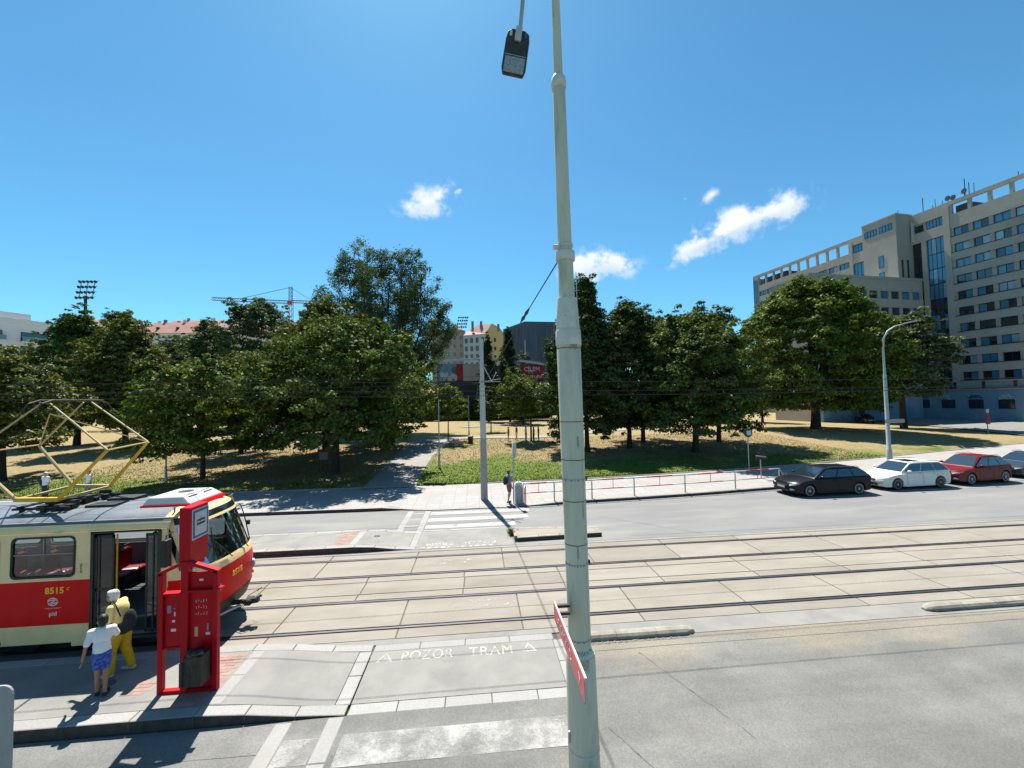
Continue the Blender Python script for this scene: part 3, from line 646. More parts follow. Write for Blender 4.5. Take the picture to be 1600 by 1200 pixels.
for i in range(11): rect(-2.3+i*.26, -2.14+i*.26, 15.78, 15.93, .0066, M['paint_text'], 'tooth', skew=.05)
def tri(cx, cy, s, m_, rot=0):
    b = MB(); pts = [(0, .52), (-.42, -.28), (.42, -.28)]; q = .62
    P = [(cx+x*s*math.cos(rot)-y*s*math.sin(rot), cy+x*s*math.sin(rot)+y*s*math.cos(rot)) for x, y in pts]
    C = (sum(p[0] for p in P)/3, sum(p[1] for p in P)/3); Q = [(C[0]+(p[0]-C[0])*q, C[1]+(p[1]-C[1])*q) for p in P]
    b.add([(x, y, .0068) for x, y in P+Q], [(0, 1, 4, 3), (1, 2, 5, 4), (2, 0, 3, 5)])
    b.box(C[0]-.02*s, C[0]+.02*s, C[1]-.1*s, C[1]+.16*s, .0066, .007)
    part('warning_triangle', b, m_, mk)
tri(-2.10, 9.22, .42, M['paint_text']); tri(1.05, 9.22, .40, M['paint_text']); tri(-2.35, 16.2, .4, M['paint_ghost'], math.pi)
# tar seams and cracks in the carriageways: thin, irregular, flat
def crack(pts, w, name='tar_seam'):
    n = len(pts); b = MB(); vs = []
    for i, (x, y) in enumerate(pts):
        vs += [(x+rnd.uniform(-.02, .02), y-w/2*rnd.uniform(.5, 1.3), .0045), (x+rnd.uniform(-.02, .02), y+w/2*rnd.uniform(.5, 1.3), .0045)]
    b.add(vs, [(2*i, 2*i+2, 2*i+3, 2*i+1) for i in range(n-1)])
    return part(name, b, M['tar'], mk)
M['tar'] = mat('tar_seam', (.15, .145, .14), (.2, .19, .18), scale=5, rough=.8)
def wander(x0, y0, x1, y1, n, a): return [(x0+(x1-x0)*i/n, y0+(y1-y0)*i/n+rnd.uniform(-a, a)) for i in range(n+1)]
crack(wander(1.9, 8.96, 40, 8.9, 60, .012), .012); crack(wander(3.4, 8.8, 4.4, 6.4, 20, .015), .008)
crack(wander(-60, 7.05, -3.6, 7.0, 60, .01), .01)
crack(wander(2.1, 6.9, 3.0, 5.2, 14, .02), .010)
crack(wander(5.5, 18.9, 9.0, 15.9, 16, .02), .02); crack(wander(-12, 18.6, 1, 18.5, 20, .02), .02); crack(wander(26, 20.9, 60, 20.2, 30, .02), .05)
crack(wander(26, 21.15, 70, 27.5, 20, .02), .09, 'tar_seam')
crack(wander(6, 16.05, 60, 15.95, 40, .01), .015)

# ------------------------------------------------------------------ raised kerb separators and island
def separator(x0, x1, y, label):
    t = thing('kerb_separator', (x0, y, 0), label, 'kerb', group='rounded kerb separators beside the near track')
    x = x0; i = 0
    while x < x1-.2:
        L = min(.98, x1-x); s = MB(); e0 = .22 if x == x0 else 0
        sec = [(-.13, 0), (-.13, .07), (-.09, .115), (0, .13), (.09, .115), (.13, .07), (.13, 0)]
        st = [x+.006]+([x+.1, x+.25] if e0 else [])+[x+L-.006]; vs = []
        for k, xx in enumerate(st):
            q = [.35, .8][k] if (e0 and k < 2) else 1.0
            vs += [(xx, y+a*q+rnd.uniform(-.006, .006), c*q) for a, c in sec]
        n = 7; s.add(vs, [(j*n+i_, j*n+i_+1, (j+1)*n+i_+1, (j+1)*n+i_) for j in range(len(st)-1) for i_ in range(6)]+[tuple(range(6, -1, -1)), tuple((len(st)-1)*n+i_ for i_ in range(7))])
        part('kerb_stone', s, M['granite_worn'], t, world=True); x += L
    return t
separator(11.2, 40, 9.62, 'whitish rounded kerb starting with a pointed end at right, running out of the photo')
t = thing('kerb_separator', (2.3, 9.42, 0), 'worn rounded kerb ending just right of the big green lamp pole', 'kerb', group='rounded kerb separators beside the near track')
x = 5.0
for i in range(3):
    s = MB(); L = .95; x0 = x-L; q0 = 1; sec = [(-.13, 0), (-.13, .07), (-.09, .115), (0, .13), (.09, .115), (.13, .07), (.13, 0)]
    st = [x0, x-.25, x-.08, x-.005] if i == 0 else [x0, x-.008]
    qs = [1, 1, .8, .35] if i == 0 else [1, 1]; vs = []
    for xx, q in zip(st, qs): vs += [(xx, 9.42+a*q+rnd.uniform(-.006, .006), c*q) for a, c in sec]
    n = 7; s.add(vs, [(j*n+k, j*n+k+1, (j+1)*n+k+1, (j+1)*n+k) for j in range(len(st)-1) for k in range(6)]+[tuple(range(6, -1, -1)), tuple((len(st)-1)*n+k for k in range(7))])
    part('kerb_stone', s, M['granite_worn'], t, world=True); x -= L
s = MB()
for i in range(60):
    a = rnd.uniform(2.4, 4.9); s.ell((a, 9.22+rnd.uniform(-.05, .05), .004), (rnd.uniform(.01, .04), rnd.uniform(.01, .03), .008), seg=5, rings=3)
tag(part('crumbled_mortar', s, M['granite_worn']), kind='stuff')

t = thing('traffic_island', (3.1, 16.9, 0), 'low concrete island with kerb face darkened as shade between tracks and far road', 'traffic island')
P = [(1.36, 16.03), (4.88, 16.17), (4.88, 16.95), (1.36, 17.35)]
b = MB(); b.prism([(1.56, 16.25), (4.7, 16.37), (4.7, 16.8), (1.56, 17.15)], 0, .155); part('island_top', b, M['concrete'], t, world=True)
def kline(a, c, n):
    for i in range(n):
        p = Vector((*a, .08)).lerp(Vector((*c, .08)), i/n+.003); q = Vector((*a, .08)).lerp(Vector((*c, .08)), (i+1)/n-.003)
        s = MB(); s.bar(p, q, .2, .16); part('kerb_stone', s, M['granite_worn'], t, world=True)
kline((1.46, 16.13), (4.88, 16.26), 4)
b = MB(); b.bar((1.36, 16.026, .07), (4.88, 16.156, .07), .006, .13); part('kerb_shade_side', b, M['kerb_shade'], t, world=True); kline((1.46, 17.25), (4.88, 16.88), 4); kline((1.46, 16.25), (1.46, 17.13), 1); kline((4.78, 16.38), (4.78, 16.76), 1)  # thin dark strip on the near side stands in for its shade
# weeds by the island
def tufts(name, pts, hgt, mat_, n, w=.012, kind='stuff', spread=.12, lean=.5):
    V = []; F = []
    for (x, y, z) in pts:
        for k in range(n):
            a = rng.uniform(0, 6.28); r = rng.uniform(0, spread); bx, by = x+r*math.cos(a), y+r*math.sin(a)
            h = hgt*rng.uniform(.5, 1.2); l = lean*h; a2 = rng.uniform(0, 6.28); dx, dy = math.cos(a2), math.sin(a2); i = len(V)
            V += [(bx-dy*w, by+dx*w, z), (bx+dy*w, by-dx*w, z), (bx+dx*l*.4+dy*w*.5, by+dy*l*.4-dx*w*.5, z+h*.6), (bx+dx*l, by+dy*l, z+h)]; F.append((i, i+1, i+2, i+3))
    o = part(name, np_mesh(name, np.array(V), np.array(F), mat_)); return tag(o, kind=kind)
tufts('weeds', [(1.25+.05*i % .3, 16.7+.07*i, 0) for i in range(8)], .2, M['leaf_green'], 40)

# manholes
def manhole(x, y, z, r, label):
    b = MB(); b.prism([(x+r*math.cos(a*.2618), y+r*math.sin(a*.2618)) for a in range(24)], z-.02, z+.008)
    o = part('manhole_cover', b, M['cast_iron']); tag(o, label, 'manhole cover')
manhole(-4.15, 17.0, zf(-4.15)-.0, .13, 'small dark iron cover on the far tram platform ramp')
manhole(-7.25, 8.75, .2, .12, 'small dark iron cover in the shaded near platform')

# ------------------------------------------------------------------ tram
TY = 11.17
tram = thing('tram', (-13, TY, 0), 'old red and cream tram with yellow pantograph standing at the platform', 'tram')
ZS = [.42, .5, .83, 1.15, 1.5, 1.64, 1.78, 1.83, 2.3, 2.77, 2.83, 2.90, 2.97, 3.04, 3.09, 3.13, 3.165, 3.19, 3.2]
WS = [1.22, 1.23, 1.25, 1.25, 1.25, 1.25, 1.25, 1.25, 1.245, 1.235, 1.23, 1.215, 1.17, 1.08, .97, .83, .60, .32, .02]
XC = [-6.42, -6.32, -6.20, -6.16, -6.17, -6.20, -6.23, -6.26, -6.44, -6.62, -6.65, -6.68, -6.72, -6.79, -6.88, -7.00, -7.18, -7.4, -7.6]
SX = [-20, -17.8, -16.55, -15.2, -14.95, -13.6, -13.3, -12.0, -11.85, -10.45, -10.27, -8.92, -8.60, -7.20, -7.02]
TS = np.linspace(0, math.pi/2, 13)
def side_pts(zi, sgn):
    w = WS[zi]; xc = XC[zi]; k = .86
    pts = [(x, sgn*w) for x in SX]
    for t in TS[::-1][1:]:
        pts.append((xc-k*(1-math.cos(t)**.72), sgn*w*math.sin(t)**.74))
    return pts
NS = len(SX)
rings = []
for zi, z in enumerate(ZS):
    a = side_pts(zi, -1); c = side_pts(zi, 1)
    ring = a+c[::-1][1:]; rings.append([(x-(-13), y, z) for x, y in ring])
NR = len(rings[0]); 
WINS = [(-17.8, -16.55), (-15.2, -14.95), (-11.85, -10.45), (-10.27, -8.92)]
DOORS = [(-8.60, -7.20), (-13.3, -12.0), (-17.8, -16.55)]
def cell(ci, zi):
    """what panel a grid cell of the shell is"""
    n_front0, n_front1 = NS-1, NR-NS
    near = ci < NR//2; zc = (ZS[zi]+ZS[zi+1])/2
    if ci < NS-1 or ci >= NR-NS:
        k = ci if ci < NS-1 else NR-2-ci
        x0, x1 = SX[k], SX[k+1]; xm = (x0+x1)/2; width = x1-x0
        if near and (x0, x1) in ((-8.60, -7.20), (-13.3, -12.0), (-17.8, -16.55)):
            if .5 < zc < 2.77: return 'hole'
        elif 1.83 < zc < 2.77 and width > 1.2 and x0 > -19: return 'window'
        if .83 < zc < 1.78: return 'red' if not (x0 == -7.20 and zc > 1.5) else 'cream'
        if zc < 2.97: return 'cream'
        return 'roof' if zc > 3.0 and x1 < -7.1 else ('cream' if zc < 3.04 or x1 > -7.1 else 'roof')
    j = min(ci-(NS-1), NR-NS-1-ci)      # distance from the side towards the nose
    if 1.83 < zc < 2.77:
        if j >= 4: return 'screen'
        if j == 2: return 'qglass'
        return 'cream'
    if 2.83 < zc < 2.97 and j >= 4: return 'display'
    if zc < .83: return 'bumper' if j >= 3 else ('cream' if zc > .5 else 'bumper')
    if zc < 1.6: return 'red'
    return 'cream'
def shell(kinds, off=0.0, thick=None):
    vs = [p for r in rings for p in r]; fs = []
    for zi in range(len(ZS)-1):
        for ci in range(NR-1):
            if cell(ci, zi) in kinds: a = zi*NR+ci; fs.append((a, a+1, a+NR+1, a+NR))
    used = sorted({i for f in fs for i in f}); mp = {u: k for k, u in enumerate(used)}
    V = []
    for u in used:
        x, y, z = vs[u]; c = Vector((min(x, 4.8)*1.0, 0, 1.8)); d = (Vector((x, y, z))-Vector((min(x, 5.6), 0, min(z, 2.3)))); d.normalize(); V.append(tuple(Vector((x, y, z))-d*off))
    b = MB(); b.add(V, [tuple(mp[i] for i in f) for f in fs]); return b
bo = part('body', shell(('cream',)), M['tram_cream'], tram, smooth=True, angle=40)
o = part('red_band', shell(('red',)), M['tram_red'], tram, smooth=True, angle=40)
o = part('roof', shell(('roof',)), M['tram_roof'], tram, smooth=True, angle=40)
part('windscreen', shell(('screen',), .02), M['screen'], tram, smooth=True)
part('corner_window', shell(('qglass',), .015), M['glass_dark'], tram, smooth=True)['kind'] = 'stuff'
part('destination_display', shell(('display',), .006), M['display'], tram, smooth=True)
part('bumper', shell(('bumper',), -.012), M['black'], tram, smooth=True)
# inner lining so the walls have thickness
lin = MB()
for s in (1,): lin.box(-7, 5.8, 1.14, 1.17, .9, 1.82)
for (x0, x1) in [(-20, -17.8), (-16.55, -13.6), (-12.0, -8.62), (-7.18, -6.9)]: lin.box(x0+13, x1+13, -1.17, -1.14, .5, 1.82)
lin.box(-7, 6.0, -1.14, 1.14, 3.0, 3.03)
part('lining', lin, M['interior'], tram)
fl = MB(); fl.box(-7, 6.1, -1.13, 1.13, .84, .88); fl.box(4.35, 5.85, -1.19, -.75, .5, .56); fl.box(4.35, 5.85, -.75, -.70, .5, .86)
part('floor', fl, M['floor_int'], tram)
def yy(z): return float(np.interp(z, ZS, WS))
def window(x0, x1, sgn):
    x0 += 13; x1 += 13; z0, z1 = 1.83, 2.77; r = .11; pts = []
    for cx, cz, a0 in ((x1-r-.02, z1-r-.02, 0), (x0+r+.02, z1-r-.02, 90), (x0+r+.02, z0+r+.02, 180), (x1-r-.02, z0+r+.02, 270)):
        for k in range(5): a = R(a0+k*22.5); pts.append((cx+r*math.cos(a), cz+r*math.sin(a)))
    def ringv(off, y): 
        cx, cz = (x0+x1)/2, (z0+z1)/2
        return [(cx+(px-cx)*(1+off/(x1-x0)*2), sgn*(yy(pz)+y), cz+(pz-cz)*(1+off/(z1-z0)*2)) for px, pz in pts]
    n = len(pts); b = MB(); vs = ringv(0, .012)+ringv(-.045, .012)+ringv(-.045, -.03)
    b.add(vs, [(i, (i+1) % n, n+(i+1) % n, n+i) for i in range(n)]+[(n+i, n+(i+1) % n, 2*n+(i+1) % n, 2*n+i) for i in range(n)])
    # corner infill in body colour between the square hole and the rounded frame
    rc = [(x1, z1), (x0, z1), (x0, z0), (x1, z0)]; c = MB()
    for k, (cx, cz) in enumerate(rc):
        seg = pts[k*5:k*5+5]; V = [(cx, sgn*yy(cz), cz)]+[(px, sgn*(yy(pz)+.001), pz) for px, pz in seg]
        c.add(V, [(0, i+1, i+2) for i in range(4)])
        nx = pts[((k+1)*5) % n]; cx2, cz2 = rc[(k+1) % 4]
        V = [(cx, sgn*yy(cz), cz), (cx2, sgn*yy(cz2), cz2), (nx[0], sgn*(yy(nx[1])+.001), nx[1]), (seg[-1][0], sgn*(yy(seg[-1][1])+.001), seg[-1][1])]
        c.add(V, [(0, 1, 2, 3)])
    part('window_surround', c, M['tram_cream'], tram)
    f = part('window', b, M['black'], tram)
    g = MB(); g.add([(px, sgn*(yy(pz)-.012), pz) for px, pz in pts], [tuple(range(n))]); part('pane', g, M['glass'], f)
    s = MB(); zm = z0+.60*(z1-z0)-.03; s.box(x0+.05, x1-.05, sgn*1.235-.012, sgn*1.235+.012, zm-.012, zm+.012, 0); s.box((x0+x1)/2-.01, (x0+x1)/2+.01, sgn*1.235-.01, sgn*1.235+.01, zm, z1-.04); part('glazing_bar', s, M['grey_metal'], f)
for x0, x1 in [(-11.85, -10.45), (-10.27, -8.92), (-15.2+.0, -13.6)]:
    if (x1-x0) > 1.2 and x1 != -13.6: window(x0, x1, -1)
for x0, x1 in [(-8.60, -7.20), (-10.27, -8.92), (-11.85, -10.45), (-13.3, -12.0), (-16.55, -15.2), (-17.8, -16.55)]: window(x0, x1, 1)
window(-14.95, -13.6, -1); window(-16.55, -15.2, -1)
# gutter, waist lines, skirt panels
g = MB()
g.box(-7, 5.95, -1.262, -1.235, 2.80, 2.825); g.box(-7, 5.95, 1.235, 1.262, 2.80, 2.825); part('gutter', g, M['tram_cream'], tram)
for a in ((-2.72, -2.69, -1.253, -1.24, .44, 1.8), (5.95, 5.965, -1.2575, -1.24, .44, 2.8)): g = MB(); g.box(*a); part('panel_seam', g, M['tram_cream'], tram)
g = MB(); g.box(4.02, 4.36, -1.262, -1.24, .36, .82); part('skirt_panel', g, M['tram_cream'], tram)
# front door: frame, folded leaves, rails
d = MB()
for x in (4.40, 5.80): d.box(x-.03, x+.03, -1.262, -1.10, .46, 2.79)
d.box(4.37, 5.83, -1.262, -1.10, 2.77, 2.815); d.box(4.37, 5.83, -1.27, -1.10, .44, .50)
df = part('door_frame', d, M['dark_metal'], tram)
for x, sg in ((4.44, 1), (4.54, 1), (5.76, -1), (5.66, -1)):
    d = MB(); w = .30; y0 = -1.24
    d.box(x-.014, x+.014, y0, y0+.04, .55, 2.73); d.box(x-.014, x+.014, y0+w+.02, y0+w+.06, .55, 2.73)
    for z in (.55, 1.25, 2.69): d.box(x-.014, x+.014, y0, y0+w+.06, z, z+.05)
    lf = part('door_leaf', d, M['dark_metal'], tram)
    q = MB(); q.box(x-.004, x+.004, y0+.04, y0+w+.02, .6, 2.69); part('door_pane', q, M['glass_dark'], lf)
d = MB(); d.box(4.45, 4.49, -1.235, -1.21, .55, 2.72); d.box(4.80, 4.84, -1.235, -1.21, .55, 2.72); d.box(4.45, 4.84, -1.235, -1.21, 2.66, 2.72); d.box(4.45, 4.84, -1.235, -1.21, .55, .62); d.box(4.45, 4.84, -1.235, -1.21, 1.5, 1.56)
lf = part('door_leaf', d, M['dark_metal'], tram); d = MB(); d.box(4.49, 4.80, -1.226, -1.22, .62, 2.66); part('door_pane', d, M['glass_dark'], lf)
d = MB(); d.box(5.50, 5.53, -1.235, -1.21, .55, 2.72); d.box(5.74, 5.77, -1.235, -1.21, .55, 2.72); d.box(5.50, 5.77, -1.235, -1.21, 2.66, 2.72); d.box(5.50, 5.77, -1.235, -1.21, .55, .62)
lf = part('door_leaf', d, M['dark_metal'], tram); d = MB(); d.box(5.53, 5.74, -1.226, -1.22, .62, 2.66); part('door_pane', d, M['glass_dark'], lf)
h = MB(); h.tube([(4.86, -1.18, .6), (4.86, -1.18, 2.72)], .018); part('handrail', h, M['yellow'], tram)
h = MB(); h.tube([(5.45, -.9, .9), (5.45, -.9, 3.0)], .017); part('handrail', h, M['yellow'], tram)
# seats
def tram_seat(x, y, f=1):
    s = MB(); pts = [(.0, .88), (.0, .45), (.04, .42), (.40, .44), (.44, .40), (.40, .38), (.02, .36), (-.06, .40), (-.10, .90), (-.06, .93)]
    vs = []; fs = []
    for yv, q in ((-.2, .96), (-.12, 1.0), (.12, 1.0), (.2, .96)): vs += [(x+px*f, y+yv, .88+pz*q) for px, pz in pts]
    n = len(pts)
    for j in range(3): fs += [(j*n+i, j*n+(i+1) % n, (j+1)*n+(i+1) % n, (j+1)*n+i) for i in range(n)]
    fs += [tuple(range(n)), tuple(3*n+i for i in range(n-1, -1, -1))]
    s.add(vs, fs); o = part('seat', s, M['seat_red'], tram, smooth=True, angle=50)
    q = MB(); q.box(x+.1*f-.05, x+.1*f+.25, y-.03, y+.03, .88, 1.25); part('seat_leg', q, M['dark_metal'], o)
    q = MB(); q.tube([(x-.06*f, y-.19, 1.65), (x-.08*f, y-.19, 1.86), (x-.08*f, y+.19, 1.86), (x-.06*f, y+.19, 1.65)], .014, 6); part('seat_handle', q, M['dark_metal'], o)
for x, y in [(4.38, .80), (3.5, .75), (3.5, .28), (2.6, .75), (1.7, .75), (.9, .75), (3.3, -.85), (2.4, -.85), (1.5, -.85), (-.8, .75), (-1.7, .75), (-2.6, .75), (-1.6, -.85), (-2.6, -.85)]: tram_seat(x, y)
# cab: dashboard, partition, driver seat, wipers
M['dash'] = mat('blue_grey_dashboard', (.30, .42, .52), (.36, .48, .58), scale=5, rough=.5)
c = MB(); c.prism([(5.95, -1.0), (6.55, -.9), (6.72, -.5), (6.75, 0), (6.72, .5), (6.55, .9), (5.95, 1.0)], .9, 1.72); part('dashboard', c, M['dash'], tram)
c = MB(); c.box(5.1, 5.13, -.35, 1.12, .88, 1.9); c.box(5.1, 5.13, -.35, -.3, 1.9, 2.95); c.box(5.1, 5.13, .5, .55, 1.9, 2.95); part('cab_partition', c, M['interior'], tram)
c = MB(); c.box(5.35, 5.8, -.15, .3, 1.25, 1.35); c.box(5.25, 5.36, -.15, .3, 1.3, 2.05); part('driver_seat', c, M['black'], tram)
c = MB(); c.box(6.12, 6.3, .1, .5, 1.72, 1.83); c.box(6.0, 6.4, -.6, -.35, 1.72, 1.78); part('control_panel', c, M['interior'], tram)
c = MB(); c.tube([(6.4, .05, 1.74), (6.38, .1, 1.85), (6.3, .15, 1.87)], .02, 6); part('control_lever', c, M['yellow'], tram)
for ya, yb in ((-.25, -.75), (.45, .1)):
    c = MB(); c.tube([(6.79, ya, 1.78), (6.69, (ya+yb)/2, 2.1), (6.57, yb, 2.4)], .012, 6); c.bar((6.52, yb+.1, 2.62), (6.70, yb-.05, 2.0), .02, .02); part('wiper', c, M['black'], tram)
c = MB(); c.tube([(6.56, .96, 1.8), (6.40, .97, 2.5), (6.28, 1.02, 2.75)], .014, 6); c.box(6.44, 6.52, 1.0, 1.06, 2.2, 2.32); part('wiper', c, M['black'], tram)
# mirror
c = MB(); c.box(5.98, 6.12, -1.50, -1.32, 2.02, 2.62); o = bevel(part('mirror', c, M['black'], tram), .03)
c = MB(); c.tube([(6.05, -1.2, 2.72), (6.05, -1.41, 2.70), (6.05, -1.41, 2.5)], .013, 6); c.tube([(6.05, -1.22, 1.95), (6.05, -1.38, 2.05)], .013, 6); part('mirror_arm', c, M['black'], tram)
# headlights
def front_x(z, y):
    w = float(np.interp(z, ZS, WS)); xc = float(np.interp(z, ZS, XC)); sy = min(1, abs(y)/w)**(1/.74); return xc-.86*(1-math.sqrt(1-sy*sy)**.72)+13
for y in (-.78, .78):
    x = front_x(1.22, y); nrm = Vector((1, .45*np.sign(y), 0)).normalized()
    c = MB(); p = Vector((x, y, 1.22)); c.tube([p-nrm*.05, p+nrm*.035], [.14, .115], 20); hl = part('headlight', c, M['grey_metal'], tram, smooth=True, angle=40)
    c = MB(); c.ell(p+nrm*.03, (.095, .095, .03), rot=rot_between(nrm), seg=16, rings=8); part('lens', c, M['lens'], hl, smooth=True)
    c = MB(); x = front_x(.98, y); c.tube([Vector((x, y*1.05, .98))-nrm*.03, Vector((x, y*1.05, .98))+nrm*.02], [.05, .045], 14); part('indicator', c, M['yellow'], hl)
# coupler
c = MB(); c.bar((6.5, -.05, .52), (7.05, -.02, .55), .09, .09); c.box(7.0, 7.14, -.12, .1, .47, .62); c.bar((7.1, -.02, .55), (7.3, .0, .57), .13, .12); c.tube([(7.26, -.1, .6), (7.34, 0, .66), (7.3, .1, .6)], .03, 6); c.tube([(6.9, -.18, .42), (7.1, -.2, .62), (7.2, -.12, .6)], .012, 6); c.tube([(6.95, .1, .6), (7.2, .35, .72), (7.05, .4, .6)], .008, 5)
part('coupler', c, M['dark_metal'], tram)
c = MB(); c.bar((6.35, -.55, .36), (6.92, -.1, .5), .06, .05); part('coupler_stay', c, M['white'], tram)
# underframe, bogies
c = MB(); c.box(-7, 6.3, -1.0, 1.0, .3, .8); part('underframe', c, M['black'], tram)
for bx in (3.6, -2.8):
    for wx in (-.95, .95):
        for y in (-.74, .74):
            c = MB(); c.tube([(bx+wx, y-.06, .35), (bx+wx, y+.06, .35)], .35, 20); part('wheel', c, M['dark_metal'], tram)
# roof gear
c = MB(); prof = [(4.15, 4.05), (5.95, 5.78)]
def frust(x0, x1, y0, y1, z0, z1, ix0, ix1, iy, mi=0):
    return [(x0, y0, z0), (x1, y0, z0), (x1, y1, z0), (x0, y1, z0), (x0+ix0, y0+iy, z1), (x1-ix1, y0+iy, z1), (x1-ix1, y1-iy, z1), (x0+ix0, y1-iy, z1)]
FB = [(3, 2, 1, 0), (4, 5, 6, 7), (0, 1, 5, 4), (1, 2, 6, 5), (2, 3, 7, 6), (3, 0, 4, 7)]
c = MB(); c.add(frust(4.90, 6.10, -.66, .66, 3.10, 3.20, .0, .05, .02), FB); bevel(part('air_conditioner_base', c, M['tram_red'], tram), .015)
c = MB(); c.add(frust(4.92, 6.04, -.63, .63, 3.20, 3.37, .08, .22, .10), FB); ac = bevel(part('air_conditioner', c, M['white'], tram), .03)
for i in range(4):
    q = MB(); x = 5.80+(i%2)*.07; z_ = 3.374-(i%2)*.03; y_ = -.44 if i < 2 else .12
    q.bar((x, y_, z_), (x, y_+.30, z_), .018, .012); part('vent_slot', q, M['black'], ac)
q = MB(); q.prism([(5.45+.17*math.cos(a*.3927), .1+.17*math.sin(a*.3927)) for a in range(16)], 3.365, 3.38); part('fan_grille', q, M['dark_metal'], ac)
c = MB()
for y0, z0 in ((-.48, 3.185), (.1, 3.215)):
    c.box(3.55, 4.2, y0, y0+.42, z0-.05, z0+.045)
part('roof_hatch', c, M['black'], tram)
for x, y in ((5.9, -.95), (6.15, -.5)):
    c = MB(); c.tube([(x, y, 3.0), (x, y, 3.22)], .02, 8); part('roof_aerial', c, M['grey_metal'], tram)
c = MB(); c.tube([(-7, -.9, 3.10), (4.4, -.9, 3.10)], .012, 5); c.tube([(-7, .9, 3.10), (4.4, .9, 3.10)], .012, 5); part('roof_cable', c, M['black'], tram)
c = MB()
for k in range(16):
    x, y, z = 2.35+rnd.uniform(0, 1.0), rnd.uniform(-.75, .75), 3.2; c.box(x, x+rnd.uniform(.08, .25), y, y+rnd.uniform(.08, .2), z, z+rnd.uniform(.08, .2))
c.tube([(2.2, -.7, 3.25), (3.4, -.7, 3.25)], .03, 6); c.tube([(2.2, .7, 3.25), (3.4, .7, 3.25)], .03, 6); c.tube([(2.4, -.8, 3.3), (2.4, .8, 3.3)], .03, 6); c.tube([(3.2, -.8, 3.28), (3.2, .8, 3.28)], .03, 6)
for x in (2.3, 2.75, 3.3):
    for y in (-.6, .6): c.tube([(x, y, 3.12), (x, y, 3.3)], .05, 8)
c.bar((2.5, -.3, 3.3), (3.2, .4, 3.3), .1, .07)
part('pantograph_mount', c, M['black'], tram)
pan = part('pantograph', MB().bar((2.22, -.67, 3.47), (3.16, -.67, 3.44), .09, .09), M['yellow'], tram)
q = MB(); q.bar((2.15, .73, 3.50), (3.1, .73, 3.46), .08, .08); q.bar((3.16, -.67, 3.44), (3.1, .73, 3.46), .06, .05); q.bar((2.25, -.67, 3.47), (2.15, .73, 3.50), .06, .05); part('base_frame', q, M['yellow_pale'], pan)
for y, (bx, bz), (ex, ez), (tx, tz) in ((-.67, (3.16, 3.46), (4.19, 4.56), (2.85, 5.70)), (.73, (3.1, 3.47), (4.03, 4.62), (2.66, 5.73))):
    q = MB(); q.tube([(bx, y, bz), (ex, y, ez)], [.045, .035], 8); part('lower_arm', q, M['yellow'], pan)
    q = MB(); q.tube([(ex, y, ez), (tx, y*.9, tz)], [.025, .018], 8); part('upper_arm', q, M['yellow_pale'], pan)
    mx = 2.68-(ex-2.68); bx2 = 2.2
    q = MB(); q.tube([(bx2, y, 3.5), (mx, y, ez-.03)], [.04, .032], 8); part('lower_arm', q, M['yellow_pale'], pan)
    q = MB(); q.tube([(mx, y, ez-.03), (tx-.2, y*.9, tz)], [.023, .018], 8); part('upper_arm', q, M['yellow_pale'], pan)
q = MB(); q.tube([(4.03, .73, 4.62), (2.85, -.60, 5.45)], .015, 6); q.tube([(1.33, .73, 4.6), (2.85, -.6, 5.45)], .012, 6); part('brace', q, M['yellow_pale'], pan)
for x in (4.19, 1.17):
    q = MB(); q.tube([(x, -.67, 4.56), (x-.16*(1 if x > 2 else -1), .73, 4.62)], .02, 6); part('cross_tube', q, M['yellow_pale'], pan)
for dx in (-.12, .16):
    q = MB(); q.tube([(2.75+dx, -1.0, 5.5), (2.75+dx, -.85, 5.70), (2.75+dx, -.6, 5.78), (2.75+dx, .6, 5.78), (2.75+dx, .85, 5.70), (2.75+dx, 1.0, 5.5)], .016, 8); part('contact_strip', q, M['dark_metal'], pan)
# fleet number and operator mark
sy = -1.2535
text('fleet_number', '8515', .185, M['yellow_paint'], tram, (3.65, sy, 1.565), (R(90), 0, 0), .0008, sx=.98, spacing=1.08, bold=.006)
text('fleet_number', '8515', .17, M['yellow_paint'], tram, (13-6.155, -.12, 1.36), (R(90), 0, R(88)), .004, sx=1.1, spacing=1.08, bold=.006)
em = MB(); N = 28
for k in range(N):
    if k in (0, 14): continue
    a0, a1 = 2*math.pi*k/N, 2*math.pi*(k+1)/N
    em.add([(3.62+r*math.cos(a), sy, 1.33+r*.86*math.sin(a)) for r, a in ((.105, a0), (.105, a1), (.082, a1), (.082, a0))], [(0, 1, 2, 3)])
for a, c_, w in (((3.515, 1.345), (3.70, 1.39), .022), ((3.69, 1.385), (3.56, 1.28), .024), ((3.55, 1.275), (3.735, 1.32), .022)): em.bar((a[0], sy, a[1]), (c_[0], sy, c_[1]), .002, w, up=(0, 0, 1))
part('emblem', em, M['pale_print'], tram)
text('operator_mark', 'pid', .12, M['pale_print'], tram, (3.63, sy, 1.07), (R(90), 0, 0), .0008, spacing=1.1, bold=.003)
q = MB(); q.box(3.46, 3.80, sy-.0005, sy, 1.195, 1.200); q.box(3.5, 3.76, sy-.0005, sy, 1.185, 1.188); part('small_print', q, M['pale_print'], tram)
q = MB()
for k in range(7): q.box(4.16, 4.16+rnd.uniform(.03, .05), sy-.0005, sy, 1.93+k*.03, 1.945+k*.03)
part('small_print', q, M['black'], tram)
q = MB(); N = 14
for k in range(11):
    a0, a1 = 2*math.pi*k/N+.3, 2*math.pi*(k+1)/N+.3; q.add([(3.93+r*math.cos(a), sy, 1.60+r*math.sin(a)) for r, a in ((.032, a0), (.032, a1), (.022, a1), (.022, a0))], [(0, 1, 2, 3)])
part('round_mark', q, M['yellow_paint'], tram)

